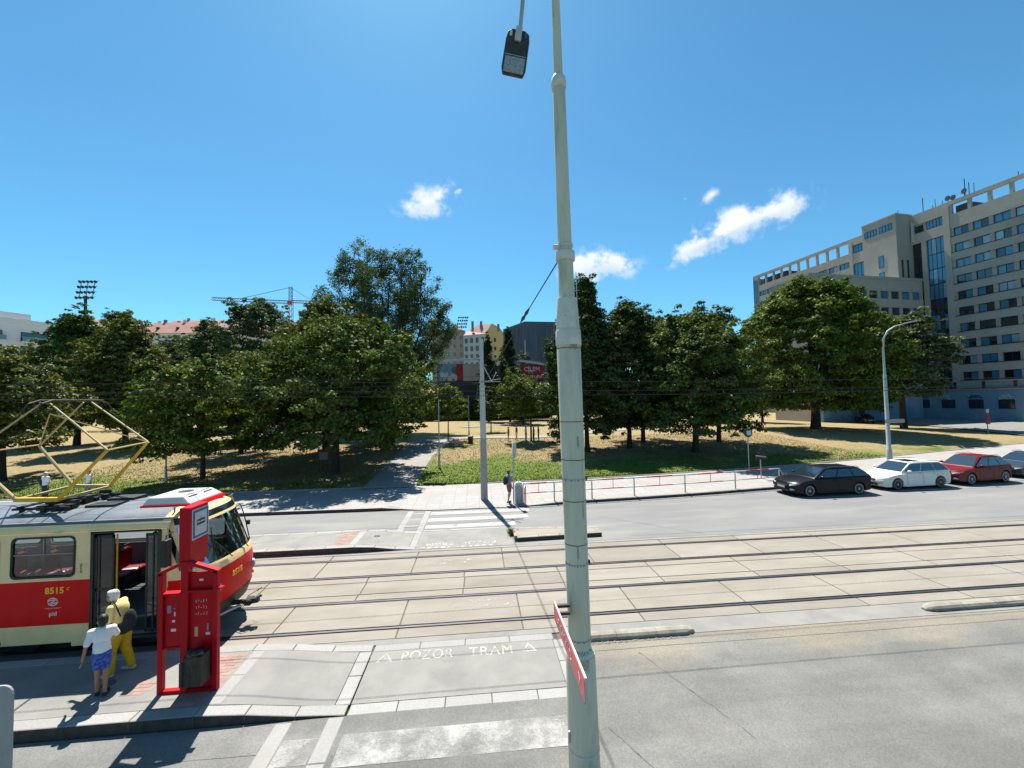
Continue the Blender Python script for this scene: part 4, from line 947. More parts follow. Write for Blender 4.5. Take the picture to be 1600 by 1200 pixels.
# ------------------------------------------------------------------ red tram stop frame
Y0 = 8.35
st = thing('stop_sign_frame', (-5.5, Y0, .2), 'tall red steel tram stop frame with blue and white stop sign', 'tram stop sign')
def rb(name, *bars, m_='sign_red', bv=.006):
    b = MB()
    for a in bars: b.box(*a)
    return bevel(part(name, b, M[m_], st, world=True), bv, 1)
rb('post', (-6.05, -5.96, Y0-.05, Y0+.05, .2, 2.42)); rb('post', (-5.08, -4.99, Y0-.05, Y0+.05, .2, 2.42))
rb('column', (-5.64, -5.51, Y0-.06, Y0+.07, .2, 2.62))
rb('foot_bar', (-5.96, -5.64, Y0-.05, Y0+.05, .2, .26)); rb('foot_bar', (-5.51, -5.08, Y0-.05, Y0+.05, .2, .26))
for a, c_ in (((-6.05, Y0, 2.40), (-5.60, Y0, 2.60)), ((-5.54, Y0, 2.60), (-4.99, Y0, 2.40))):
    b = MB(); b.bar(a, c_, .10, .06); part('top_rail', b, M['sign_red'], st, world=True)
rb('shelf', (-5.96, -5.64, Y0-.09, Y0+.05, 2.03, 2.06)); rb('shelf', (-5.51, -5.08, Y0-.09, Y0+.05, 2.06, 2.09)); rb('shelf', (-4.99, -4.90, Y0-.06, Y0+.04, 2.08, 2.11))
rb('notice_panel', (-5.96, -5.64, Y0+.0, Y0+.03, 1.03, 2.03)); rb('panel_rim', (-5.97, -5.64, Y0-.02, Y0+.04, 1.0, 1.04))
rb('notice_panel', (-5.51, -5.08, Y0+.0, Y0+.03, .26, 2.40)); rb('head', (-5.70, -5.50, Y0-.03, Y0+.50, 2.52, 3.62), bv=.012)
rb('head_foot', (-5.66, -5.50, Y0+.02, Y0+.40, 2.45, 2.52))
b = MB(); x = -5.497; 
def yz(y0, y1, z0, z1, xx, mk_, nm): q = MB(); q.box(xx, xx+.003, y0, y1, z0, z1); return part(nm, q, M[mk_], st, world=True)
yz(Y0+.02, Y0+.50, 2.98, 3.56, -5.499, 'sign_white', 'stop_sign_border'); yz(Y0+.045, Y0+.475, 3.005, 3.535, -5.4955, 'sign_blue', 'stop_sign'); yz(Y0+.09, Y0+.43, 3.05, 3.49, -5.492, 'sign_white', 'stop_sign_field')
q = MB(); X_ = -5.4885
q.box(X_, X_+.002, Y0+.14, Y0+.38, 3.235, 3.325); q.box(X_, X_+.002, Y0+.16, Y0+.36, 3.325, 3.345); q.box(X_, X_+.002, Y0+.25, Y0+.262, 3.345, 3.38)
part('tram_symbol', q, M['black'], st, world=True)
q = MB()
for k in range(5): q.box(X_+.002, X_+.003, Y0+.155+k*.044, Y0+.187+k*.044, 3.275, 3.31)
part('symbol_window', q, M['sign_white'], st, world=True)
# stickers, timetable card and scribbles
def card(x0, x1, z0, z1, mk_, nm='sticker', y=Y0-.003): q = MB(); q.box(x0, x1, y, y+.002, z0, z1); return part(nm, q, M[mk_], st, world=True)
card(-5.91, -5.84, 1.66, 1.80, 'cl_grey'); card(-5.79, -5.76, 1.60, 1.68, 'sign_white'); card(-5.82, -5.77, 1.49, 1.53, 'pale_print'); card(-5.84, -5.75, 1.32, 1.37, 'pale_print')
card(-5.34, -5.27, 2.235, 2.27, 'pale_print'); card(-5.42, -5.36, 1.20, 1.38, 'yellow_pale'); card(-5.20, -5.17, 1.30, 1.43, 'cl_grey'); card(-5.22, -5.14, 1.22, 1.27, 'sign_white')
def scrib(name, x0, x1, zc, y, mk_, n=6, h=.07, rows=1, parent=None, w=.004):
    q = MB()
    for r_ in range(rows):
        z = zc-r_*h*1.7; dx = (x1-x0)/n
        for i in range(n):
            pts = [(x0+dx*(i+.15+rnd.random()*.6), y, z+rnd.uniform(-h/2, h/2)) for _ in range(4)]; q.tube(pts, w, 4)
    part(name, q, M[mk_], parent or st, world=True)
scrib('scribble', -5.42, -5.18, 1.86, Y0-.003, 'pale_print', 5, .07, 3, w=.003); scrib('scribble', -5.81, -5.75, 1.74, Y0-.003, 'pale_print', 1, .06, 1, w=.003)
# waste bin hung on the frame
tb = thing('waste_bin', (-5.28, 8.14, .35), 'dark scribbled waste bin with full black bag, beneath the right panel of the red frame', 'bin')
q = MB(); q.prism([(-5.44, 8.05), (-5.11, 8.05), (-5.10, 8.29), (-5.45, 8.29)], .45, .98); bevel(part('bin_body', q, M['bin'], tb, world=True), .01)
q = MB(); q.box(-5.47, -5.42, 8.02, 8.05, .48, .9); part('bin_flap', q, M['bin'], tb, world=True)
q = MB(); q.ell((-5.28, 8.16, .99), (.165, .12, .09), seg=16, rings=10); q.ell((-5.22, 8.11, 1.03), (.10, .08, .06), seg=12); q.ell((-5.36, 8.14, 1.03), (.07, .07, .05), seg=12)
o = part('bin_bag', q, M['bag'], tb, world=True, smooth=True); dm = o.modifiers.new('d', 'DISPLACE'); tx = bpy.data.textures.new('crumple', 'CLOUDS'); tx.noise_scale = .06; dm.texture = tx; dm.strength = .05; dm.texture_coords = 'LOCAL'
scrib('scribble', -5.42, -5.13, .80, 8.045, 'rust', 5, .09, 2, parent=tb, w=.004)

# ------------------------------------------------------------------ big lamp pole
LX, LY = 1.50, 6.21
lp = thing('lamp_pole', (LX, LY, 0), 'tall stepped sage green lamp pole in the middle with small red street sign', 'lamp pole')
def pc(z): return 1.505-.135*max(0, z)/12.0-(LX)
def seg(name, z0, z1, r0, r1, m_, n=28, bev=.02):
    b = MB(); b.tube([(pc(z0), 0, z0), (pc(z0+bev), 0, z0+bev), (pc(z1-bev), 0, z1-bev), (pc(z1), 0, z1)], [r0*.985, r0, r1, r1*.97], n); return part(name, b, M[m_], lp, smooth=True, angle=50)
seg('lower_shaft', 0, 1.70, .235, .222, 'pole'); b = MB(); b.tube([(pc(1.69), 0, 1.69), (pc(1.74), 0, 1.74), (pc(1.77), 0, 1.77)], [.218, .19, .168], 28); part('shoulder', b, M['pole_light'], lp, smooth=True)
seg('middle_shaft', 1.75, 6.40, .168, .186, 'pole'); seg('collar', 6.38, 6.62, .198, .196, 'pole_light'); seg('joint_sleeve', 6.6, 7.12, .182, .158, 'pole_light')
seg('upper_shaft', 7.1, 7.78, .122, .120, 'pole'); seg('collar', 7.72, 7.86, .152, .152, 'pole_light'); seg('upper_shaft', 7.86, 10.55, .110, .100, 'pole')
seg('collar', 7.93, 7.98, .128, .128, 'pole'); b = MB(); b.tube([(pc(10.55), 0, 10.52), (pc(10.6), 0, 10.60), (pc(10.7), 0, 10.68), (pc(10.75), 0, 10.74)], [.115, .122, .112, .075], 28); part('collar', b, M['pole_light'], lp, smooth=True)
seg('top_shaft', 10.7, 13.6, .072, .058, 'pole'); b = MB(); b.tube([(pc(7.96)-.1, -.02, 7.93), (pc(7.96)-.19, -.03, 7.93)], .045, 12); part('bolt', b, M['pole_light'], lp)
for z in (5.60, 6.0): b = MB(); b.tube([(pc(z), 0, z-.025), (pc(z), 0, z+.025)], .178 if z < 5.8 else .184, 28); part('weld_band', b, M['pole_light'] if z < 5.8 else M['pole'], lp, smooth=True, angle=40)
for z in (6.33, 4.62, 4.0, 3.35, 5.2): 
    b = MB(); r_ = .169+(z-1.75)*.0039; b.tube([(pc(z), 0, z-.006), (pc(z), 0, z+.006)], r_+.0035, 28, cap=False); part('seam', b, M['rust'], lp, smooth=True)
for z, k in ((4.32, 1), (3.05, 2), (1.93, 3), (1.78, 4)):   # banding straps with scraps of tape
    b = MB(); r_ = .169+(z-1.75)*.0039+.004; b.tube([(pc(z), 0, z-.012), (pc(z), 0, z+.012)], r_, 28, cap=False); sp_ = part('strap', b, M['grey_metal'], lp, smooth=True)
    b = MB()
    for j in range(9):
        a = R(-150+j*15+rnd.uniform(-4, 4)); x, y = pc(z)+(r_+.003)*math.cos(a), (r_+.003)*math.sin(a); b.box(x-.013, x+.013, y-.002, y+.002, z-.012, z+.012)
    part('tape_scrap', b, M['sign_white'], sp_); 
    if k in (1, 2): b = MB(); b.box(pc(z)+r_-.02, pc(z)+r_+.02, -.05, -.01, z-.03, z+.035); part('buckle', b, M['dark_metal'], sp_)
b = MB(); b.tube([(pc(.32), 0, .30), (pc(.32), 0, .34)], .237, 28, cap=False); part('seam', b, M['pole_light'], lp, smooth=True)
b = MB(); b.tube([(-.235, -.07, .45), (-.235, -.08, .62)], .018, 6); part('torn_tie', b, M['white'], lp)
def patch(name, z0, z1, a0, a1, m_, off=.005, n=8):
    b = MB(); vs = []
    for i in range(n+1):
        a = R(a0+(a1-a0)*i/n); 
        for z, k in ((z1, 0), (z0+rnd.uniform(0, .35)*(z1-z0), 1)):
            r_ = (.169+(z-1.75)*.0039 if z < 6.4 else .19) if z > 1.7 else .235-.0076*z; r_ += off; vs.append((pc(z)+r_*math.cos(a), r_*math.sin(a), z))
    b.add(vs, [(2*i, 2*i+1, 2*i+3, 2*i+2) for i in range(n)]); return part(name, b, M[m_], lp)
M['rust_pale'] = paint_mat('rust_run', (.58, .47, .33), None, scale=14, thr=.50, soft=.3, fine=60); M['grime'] = paint_mat('grime_run', (.56, .54, .40), None, scale=12, thr=.54, soft=.3, fine=50)
for z, h_, a0, a1 in ((6.38, .10, -100, -60), (4.98, .22, -80, -70), (4.0, .30, -64, -56), (3.34, .25, -100, -92), (1.70, .18, -110, -70)):
    patch('rust_run', z-h_, z, a0, a1, 'rust_pale' if z > 1.72 else 'grime', n=6)
b = MB()   # thin cable climbing the shaft and old tie marks
b.tube([(pc(z)+(.166+(z-1.75)*.0039)*math.cos(R(-48)), (.172+(z-1.75)*.0039)*math.sin(R(-48)), z) for z in np.arange(1.8, 7.6, .3)], .006, 5); part('conduit', b, M['pole'], lp)
# arm and lamp head
b = MB(); b.tube([(pc(13.4), 0, 13.4), (-.38, .0, 13.15), (-.58, .0, 12.6), (-.66, .0, 12.0), (-.72, 0, 11.45), (-.735, 0, 11.3)], [.04, .04, .038, .036, .033, .033], 12); part('lamp_arm', b, M['galv'], lp, smooth=True)
lh = bpy.data.objects.new('lamp_head', None)
def headm():
    b = MB(); pts = [(-.17, .0), (-.19, .1), (-.20, .5), (-.17, .60), (.17, .60), (.20, .5), (.19, .1), (.17, 0), (.1, -.04), (-.1, -.04)]
    b.prism(pts, 0, .07); return b
Lm = Matrix.Translation((-.735+.04, 0, 11.38)) @ Matrix.Rotation(R(9), 4, 'Y') @ Matrix.Rotation(R(-100), 4, 'X') @ Matrix.Rotation(R(0), 4, 'Z')
def placed(o, mtx): o.matrix_local = mtx; return o
hd = part('lamp_head', headm(), M['dark_metal'], lp); bevel(hd, .02); 
Lm = Matrix.Translation((-.74, -.02, 11.40)) @ Matrix.Rotation(R(10), 4, 'Y') @ Matrix.Rotation(R(-72), 4, 'X')
placed(hd, Lm)
b = MB(); b.box(-.165, .165, .34, .57, -.03, -.001); o = bevel(part('lamp_lens', b, M['lamp_glass'] if 'lamp_glass' in M else M['lens'], hd), .02)
M['lamp_glass'] = mat('lamp_glass', (.16, .19, .22), (.34, .38, .41), scale=45, rough=.15, spec=.8); o.data.materials[0] = M['lamp_glass']
b = MB(); b.box(-.17, .17, .325, .338, -.034, .0); part('lens_rim', b, M['grey_metal'], hd)
b = MB(); b.box(-.05, .05, -.06, .13, -.05, -.002); part('bracket', b, M['galv'], hd)
for x in (-.12, .12): b = MB(); b.box(x-.02, x+.02, .0, .07, -.02, -.001); part('clip', b, M['white'] if x < 0 else M['sign_blue'], hd)
# street name sign on the pole, seen nearly edge on
sgn = thing('direction_sign', (1.06, 5.1, 2.5), 'long narrow red sign board seen almost edge on, left of the big lamp pole', 'street sign')
SA, SB_ = Vector((1.10, 6.15, 2.38)), Vector((1.01, 4.0, 2.68))
ds = (SB_-SA).normalized(); up_ = Vector((0, 0, 1)); nsx = ds.cross(up_).normalized()      # nsx points to the camera side of the board
if nsx.x > 0: nsx = -nsx
def sbar(a, c, w, h, mt, nm, off): q = MB(); q.bar(a+nsx*off, c+nsx*off, w, h); return part(nm, q, mt, sgn, world=True)
sbar(SA, SB_, .022, .255, M['white'], 'sign_board', 0); sbar(SA+ds*.02, SB_-ds*.02, .004, .225, M['street_red'], 'sign_face', .0135)
q = MB(); LS = (SB_-SA).length
def spt(u, v): return SA+ds*u+Vector((0, 0, v))+nsx*.018
for i in range(12):     # strokes of lettering too foreshortened to read
    u0 = .35+i*.095
    for k in range(3): q.bar(spt(u0+rnd.uniform(0, .055), rnd.uniform(-.06, .06)), spt(u0+rnd.uniform(0, .055), rnd.uniform(-.06, .06)), .004, .013)
q.bar(spt(1.86, .05), spt(1.93, -.01), .004, .016); q.bar(spt(1.93, -.01), spt(1.88, -.06), .004, .016)
part('sign_lettering', q, M['sign_white'], sgn, world=True)['kind'] = 'stuff'
q = MB(); q.box(1.09, 1.32, 6.08, 6.12, 2.33, 2.37); part('sign_bracket', q, M['dark_metal'], sgn, world=True); q = MB(); q.box(1.09, 1.32, 6.08, 6.12, 2.44, 2.48); part('sign_bracket', q, M['dark_metal'], sgn, world=True)

# near road sign whose edge shows at the lower left
ns = thing('sign_panel', (-5.35, 5.0, 0), 'grey back of a rounded sign panel cut off at the lower left corner', 'sign')
q = MB(); pts = []
for cx, cz, a0 in ((-5.19, 2.47, 0), (-5.62, 2.47, 90), (-5.62, 1.5, 180), (-5.19, 1.5, 270)):
    for k in range(5): a = R(a0+k*22.5); pts.append((cx+.09*math.cos(a), cz+.09*math.sin(a)))
n = len(pts); q.add([(x, 4.99, z) for x, z in pts]+[(x, 5.01, z) for x, z in pts], [tuple(range(n)), tuple(range(2*n-1, n-1, -1))]+[(i, n+i, n+(i+1) % n, (i+1) % n) for i in range(n)])
part('panel', q, M['concrete_pole_d'], ns, world=True)
q = MB(); q.tube([(-5.42, 5.04, 0), (-5.42, 5.04, 3.1)], .03, 12); part('post', q, M['galv'], ns, world=True)
q = MB(); q.ell((-5.36, 5.0, 3.0), (.12, .03, .09), seg=16); part('mirror_lamp', q, M['dark_metal'], ns, world=True, smooth=True)

# ------------------------------------------------------------------ tram pole, wires
tp = thing('catenary_pole', (.28, 22.83, .03), 'grey concrete tram wire pole standing on the far pavement', 'pole')
def rp(a, c_, r0, r1, m_, nm, par, seg_=12):
    b = MB(); b.tube([a, c_], [r0, r1], seg_); return part(nm, b, M[m_], par, world=True, smooth=True, angle=50)
rp((.28, 22.83, .03), (.28, 22.83, 3.42), .20, .17, 'concrete_pole_d', 'pole_base', tp); rp((.28, 22.83, 3.42), (.275, 22.83, 6.3), .165, .145, 'concrete_pole', 'pole_shaft', tp); rp((.275, 22.83, 6.3), (.27, 22.83, 9.02), .125, .10, 'concrete_pole', 'pole_top', tp)
b = MB(); b.tube([(.28, 22.83, 6.28), (.28, 22.83, 6.4)], .17, 12); part('pole_band', b, M['galv'], tp, world=True)
b = MB(); b.tube([(.3, 22.7, 7.6), (.8, 22.5, 6.6), (1.05, 22.3, 7.1)], .03, 6); b.tube([(.3, 22.7, 6.6), (1.3, 22.5, 6.75)], .02, 6); b.box(.1, 1.3, 22.6, 22.66, 6.56, 6.62); part('bracket', b, M['galv'], tp, world=True)
def wire(pts, r_, nm, label, cat, group=None, m_='wire'):
    b = MB(); b.tube(pts, r_, 6); o = part(nm, b, M[m_]); return tag(o, label, cat, group)
def sag(a, c_, s, n=16):
    a, c_ = Vector(a), Vector(c_); return [a.lerp(c_, i/n)-Vector((0, 0, s*4*(i/n)*(1-i/n))) for i in range(n+1)]
G = 'overhead tram wires along the tracks'
wire([(-70, TY, 6.52), (-9.8, TY, 5.80), (6.7, TY, 5.60), (90, TY, 4.6+.9)], .009, 'contact_wire', 'lowest overhead wire, touching the yellow pantograph', 'wire', G)
wire([(-70, 14.28, 6.85), (-12.6, 14.28, 6.06), (8.6, 14.28, 5.77), (90, 14.28, 5.2)], .009, 'contact_wire', 'middle overhead wire, above the far track', 'wire', G)
wire([(-70, 12.5, 6.9), (-9.8, 12.5, 6.25), (8, 12.5, 6.02), (90, 12.5, 5.5)], .009, 'feeder_wire', 'topmost of the long overhead wires', 'wire', G)
sp0, sp1 = Vector((1.34, 6.2, 7.78)), Vector((.42, 22.75, 6.62))
sw = thing('span_wire', sp0, 'slanting span wire with insulator from the green pole to the grey pole', 'wire')
b = MB(); b.tube([sp0, sp1], .012, 6); part('cable', b, M['wire'], sw, world=True)
b = MB(); p0 = sp0.lerp(sp1, .165); p1 = sp0.lerp(sp1, .235); b.tube([p0, p0.lerp(p1, .3), p0.lerp(p1, .5), p0.lerp(p1, .7), p1], [.015, .04, .025, .045, .015], 10); part('insulator', b, M['black'], sw, world=True, smooth=True)
b = MB(); b.tube([(1.34, 6.2, 7.78), (1.36, 6.21, 7.95)], .04, 8); part('wire_clamp', b, M['pole_light'], sw, world=True)
wire(sag((.28, 22.8, 6.9), (-45, 11.17, 6.6), .2), .011, 'feeder_wire', 'wire running from the grey pole to the left above the park edge', 'wire', G)
wire(sag((.28, 22.8, 6.5), (-45, 14.28, 6.4), .2), .011, 'feeder_wire', 'lower wire running from the grey pole to the left', 'wire', G)

# ------------------------------------------------------------------ red and white railing
fx = [2.3, 4.0, 6.1, 8.53, 11.6, 14.85, 17.9]
fn = thing('pedestrian_railing', (10, 21.9, .13), 'long low railing in red and white stripes along the far kerb', 'railing')
def fy(x): return far_kerb(x)+.35
for i, x in enumerate(fx):
    b = MB(); b.tube([(x, fy(x), .10), (x, fy(x), 1.12)], .038, 10); part('post', b, M['steel_white'], fn, world=True, smooth=True)
for i in range(len(fx)-1):
    for z in (1.11, .62):
        for k in range(4):
            t0, t1 = k/4, (k+1)/4; x0 = fx[i]+(fx[i+1]-fx[i])*t0; x1 = fx[i]+(fx[i+1]-fx[i])*t1; red = (k in (1, 2))
            b = MB(); b.tube([(x0, fy(x0), z), (x1, fy(x1), z)], .038 if z > 1 else .026, 8); part('rail', b, M['steel_red'] if red else M['steel_white'], fn, world=True, smooth=True)
    xm = (fx[i]+fx[i+1])/2
    b = MB(); b.tube([(xm, fy(xm), .62), (xm, fy(xm), 1.1)], .014, 6); part('baluster', b, M['steel_red'], fn, world=True)
b = MB(); b.tube([(17.9, fy(17.9), 1.11), (18.5, fy(18.5)+.25, .5)], .025, 8); b.tube([(2.3, fy(2.3), 1.11), (1.95, fy(2)+.1, .75)], .022, 8); part('end_brace', b, M['steel_white'], fn, world=True)
# bus stop style pole, utility cabinet, red marker by the man
t = thing('stop_pole', (1.83, 21.75, .05), 'thin grey post with small narrow plates beside the pedestrian', 'post')
b = MB(); b.tube([(1.83, 21.75, .05), (1.83, 21.75, 3.3)], .035, 8); part('post', b, M['galv'], t, world=True, smooth=True)
b = MB(); b.box(1.86, 2.02, 21.73, 21.77, 2.5, 3.25); part('plate', b, M['galv'], t, world=True); b = MB(); b.box(1.89, 1.99, 21.722, 21.73, 2.75, 2.95); b.box(1.90, 1.98, 21.722, 21.73, 3.05, 3.15); part('plate_mark', b, M['sign_white'], t, world=True)
t = thing('control_cabinet', (2.12, 21.75, .05), 'pale ribbed cabinet with rounded top behind the thin post', 'cabinet')
b = MB(); pts = [(-.22, 0), (.22, 0), (.22, .95), (.17, 1.07), (.06, 1.12), (-.06, 1.12), (-.17, 1.07), (-.22, .95)]
b.add([(2.12+x, 21.62, .05+z) for x, z in pts]+[(2.12+x, 21.95, .05+z) for x, z in pts], [tuple(range(8)), tuple(range(15, 7, -1))]+[(i, 8+i, 8+(i+1) % 8, (i+1) % 8) for i in range(8)]); part('cabinet_body', b, M['white'], t, world=True)
for k in range(6): b = MB(); b.box(1.94+k*.065, 1.955+k*.065, 21.605, 21.62, .12, 1.0); part('rib', b, M['granite_worn'], t, world=True)
b = MB(); b.tube([(2.1, 21.8, 1.16), (2.1, 21.8, 1.26)], .03, 8); part('cap', b, M['white'], t, world=True)
b = MB(); b.box(2.42, 2.46, 21.45, 21.5, .05, 1.0); b.box(2.36, 2.40, 21.44, 21.47, .1, .9); o = part('marker_post', b, M['steel_red']); tag(o, 'small dark red marker post at the left end of the railing', 'post')

# ------------------------------------------------------------------ right hand street lamp and signs
t = thing('street_lamp', (33.0, 30.2, .15), 'curved galvanised street lamp behind the white car', 'street lamp')
b = MB(); b.tube([(33, 30.2, .15), (33, 30.2, .9), (33, 30.2, .95), (33, 30.2, 6.9), (33, 30.2, 7.0), (33, 30.2, 9.2)], [.2, .19, .15, .115, .085, .07], 14); part('lamp_post', b, M['galv'], t, world=True, smooth=True, angle=40)
b = MB(); c_ = [(33, 30.2, 9.1), (33.02, 30.15, 9.9), (33.25, 30.0, 10.5), (33.7, 29.8, 10.85), (34.4, 29.5, 11.05)]; b.tube(c_, [.065, .06, .055, .05, .045], 10); part('lamp_arm', b, M['galv'], t, world=True, smooth=True)
b = MB(); b.bar((34.3, 29.55, 11.03), (35.0, 29.25, 11.2), .22, .09); bevel(part('lamp_head', b, M['galv'], t, world=True), .02)
b = MB(); b.box(32.6, 34.3, 30.0, 30.03, 3.05, 3.35); part('name_plate', b, M['granite'], t, world=True)
def round_sign(x, y, z0, h, label):
    t = thing('round_sign', (x, y, z0), label, 'road sign')
    b = MB(); b.tube([(x, y, z0), (x+.0, y, z0+h)], .035, 8); part('post', b, M['galv'], t, world=True)
    b = MB(); b.tube([(x, y-.04, z0+h-.1), (x, y-.06, z0+h-.1)], .33, 24); part('sign_back', b, M['dark_metal'], t, world=True)
    b = MB(); b.box(x-.12, x+.2, y-.10, y-.06, z0+h-.27, z0+h+.05); part('bracket_plate', b, M['sign_white'], t, world=True)
round_sign(19.0, 27.3, .14, 2.85, 'back of a round road sign on a thin post at the lawn edge')
t = thing('triangle_sign', (18.2, 25.0, .13), 'back of a triangular road sign on a short post behind the railing', 'road sign')
b = MB(); b.tube([(18.2, 25.0, .13), (18.2, 25.0, 1.9)], .03, 8); part('post', b, M['galv'], t, world=True)
b = MB(); b.add([(18.2-.38, 24.96, 1.35), (18.2+.5, 24.96, 1.35), (18.25, 24.96, 2.15), (18.2-.38, 24.98, 1.35), (18.2+.5, 24.98, 1.35), (18.25, 24.98, 2.15)], [(0, 1, 2), (5, 4, 3), (0, 3, 4, 1), (1, 4, 5, 2), (2, 5, 3, 0)]); part('sign_back', b, M['dark_metal'], t, world=True)
b = MB(); b.bar((17.85, 24.93, 1.62), (18.55, 24.93, 1.52), .03, .06); part('bracket', b, M['sign_white'], t, world=True)
b = MB(); b.tube([(17.95, 22.95, .13), (17.95, 22.95, .95)], .03, 8); b.ell((17.95, 22.95, .75), (.06, .06, .1)); tag(part('short_bollard', b, M['steel_red']), 'short dark red post with white knob by the railing end', 'bollard')
t = thing('red_marker_sign', (63.0, 45.3, hz(63, 45.3)), 'red and white marker sign at the edge of the side road', 'road sign'); z = hz(63, 45.3)
b = MB(); b.tube([(63, 45.3, z), (63, 45.3, z+2.0)], .05, 8); part('post', b, M['galv'], t, world=True); b = MB(); b.box(62.7, 63.3, 45.2, 45.25, z+1.1, z+1.55); b.box(62.85, 63.15, 45.2, 45.25, z+1.6, z+2.5); part('red_plate', b, M['steel_red'], t, world=True); b = MB(); b.box(62.8, 63.2, 45.2, 45.25, z+2.5, z+2.95); part('white_plate', b, M['sign_white'], t, world=True)
# park lamps, bins, notice board, thin post on the left
def park_lamp(x, y, h, label):
    z = hz(x, y); t = thing('park_lamp', (x, y, z), label, 'park lamp', group='thin lamp posts in the park')
    b = MB(); b.tube([(0, 0, 0), (0, 0, 1.1), (0, 0, 1.15), (0, 0, h)], [.09, .085, .055, .04], 10); part('lamp_post', b, M['galv'], t, smooth=True, angle=40)
    b = MB(); b.box(-.22, .22, -.1, .1, h, h+.08); part('lamp_head', b, M['dark_metal'], t)
park_lamp(-3.15, 33.2, 5.5, 'thin park lamp beside the near end of the path'); park_lamp(-1.05, 47.2, 5.2, 'thin park lamp behind the bins at the path crossing'); park_lamp(1.0, 71, 4.4, 'small park lamp far back on the dry lawn')
park_lamp(-22.5, 31.5, 5.0, 'thin park lamp post on the left lawn beyond the tram roof')
def park_bin(x, y, label, m_='concrete_pole_d'):
    z = hz(x, y); t = thing('litter_bin', (x, y, z), label, 'bin', group='concrete litter bins by the path')
    b = MB(); b.tube([(0, 0, 0), (0, 0, .1), (0, 0, .7)], [.24, .27, .3], 12); part('bin_body', b, M[m_], t, smooth=True, angle=40)
    b = MB(); b.tube([(0, 0, .7), (0, 0, .8), (0, 0, .84)], [.32, .32, .25], 12); part('bin_rim', b, M['granite'], t, smooth=True, angle=40)
M['bin_brown'] = mat('bin_brown', (.22, .15, .12), (.28, .2, .16), scale=14, rough=.9)
park_bin(-11.5, 44.8, 'brownish litter bin with pale rim, left of the path', 'bin_brown'); park_bin(-2.35, 43.5, 'grey litter bin on the right edge of the path'); park_bin(-.85, 45.2, 'dark litter bin rightmost at the path crossing', 'dark_metal')
park_bin(-5.8, 45.5, 'grey litter bin at the head of the path', 'bin_brown') if False else None
t = thing('notice_board', (-11.9, 33.2, hz(-11.9, 33.2)), 'dark notice board on two legs under the big tree', 'notice board')
b = MB(); b.box(-.7, .7, -.03, .03, .75, 1.75); part('board', b, M['sign_navy'] if 'sign_navy' in M else M['dark_metal'], t); 
for x in (-.62, .62): b = MB(); b.box(x-.04, x+.04, .03, .09, 0, 1.8); part('leg', b, M['dark_metal'], t)
b = MB(); b.box(-.55, .1, -.04, -.032, .95, 1.5); part('poster', b, M['interior'], t)
b = MB(); b.tube([(-3.6, 27.2, .2), (-2.9, 26.9, .2), (-2.2, 26.75, .2)], .08, 6); tag(part('fallen_log', b, M['bark']), 'short dark log lying at the corner of lawn and pavement', 'log')

# ------------------------------------------------------------------ cars
def wheel(par, x, y, r, out, rim_mat, spokes, cars_mat='black'):
    b = MB(); b.tube([(x, y-.11*out, r), (x, y+.085*out, r), (x, y+.105*out, r)], [r, r, r-.03], 24); w = part('wheel', b, M['black'], par, smooth=True, angle=40)
    b = MB(); R0 = r*.70; b.tube([(x, y+.05*out, r), (x, y+.085*out, r)], R0, 20)
    part('rim_well', b, M['dark_metal'], w)
    b = MB()
    for k in range(spokes):
        a = 2*math.pi*k/spokes+.3; d = Vector((math.cos(a), 0, math.sin(a)))
        c0 = Vector((x, y+.095*out, r)); b.bar(c0+d*.03, c0+d*R0*.98, .055 if spokes < 8 else .03, .02, up=(0, 1, 0))
    b.tube([(x, y+.08*out, r), (x, y+.115*out, r)], .06, 10)
    n = 24
    for k in range(n):
        a0, a1 = 2*math.pi*k/n, 2*math.pi*(k+1)/n; b.bar((x+R0*math.cos(a0), y+.10*out, r+R0*math.sin(a0)), (x+R0*math.cos(a1), y+.10*out, r+R0*math.sin(a1)), .025, .02, up=(0, 1, 0))
    part('rim', b, rim_mat, w)
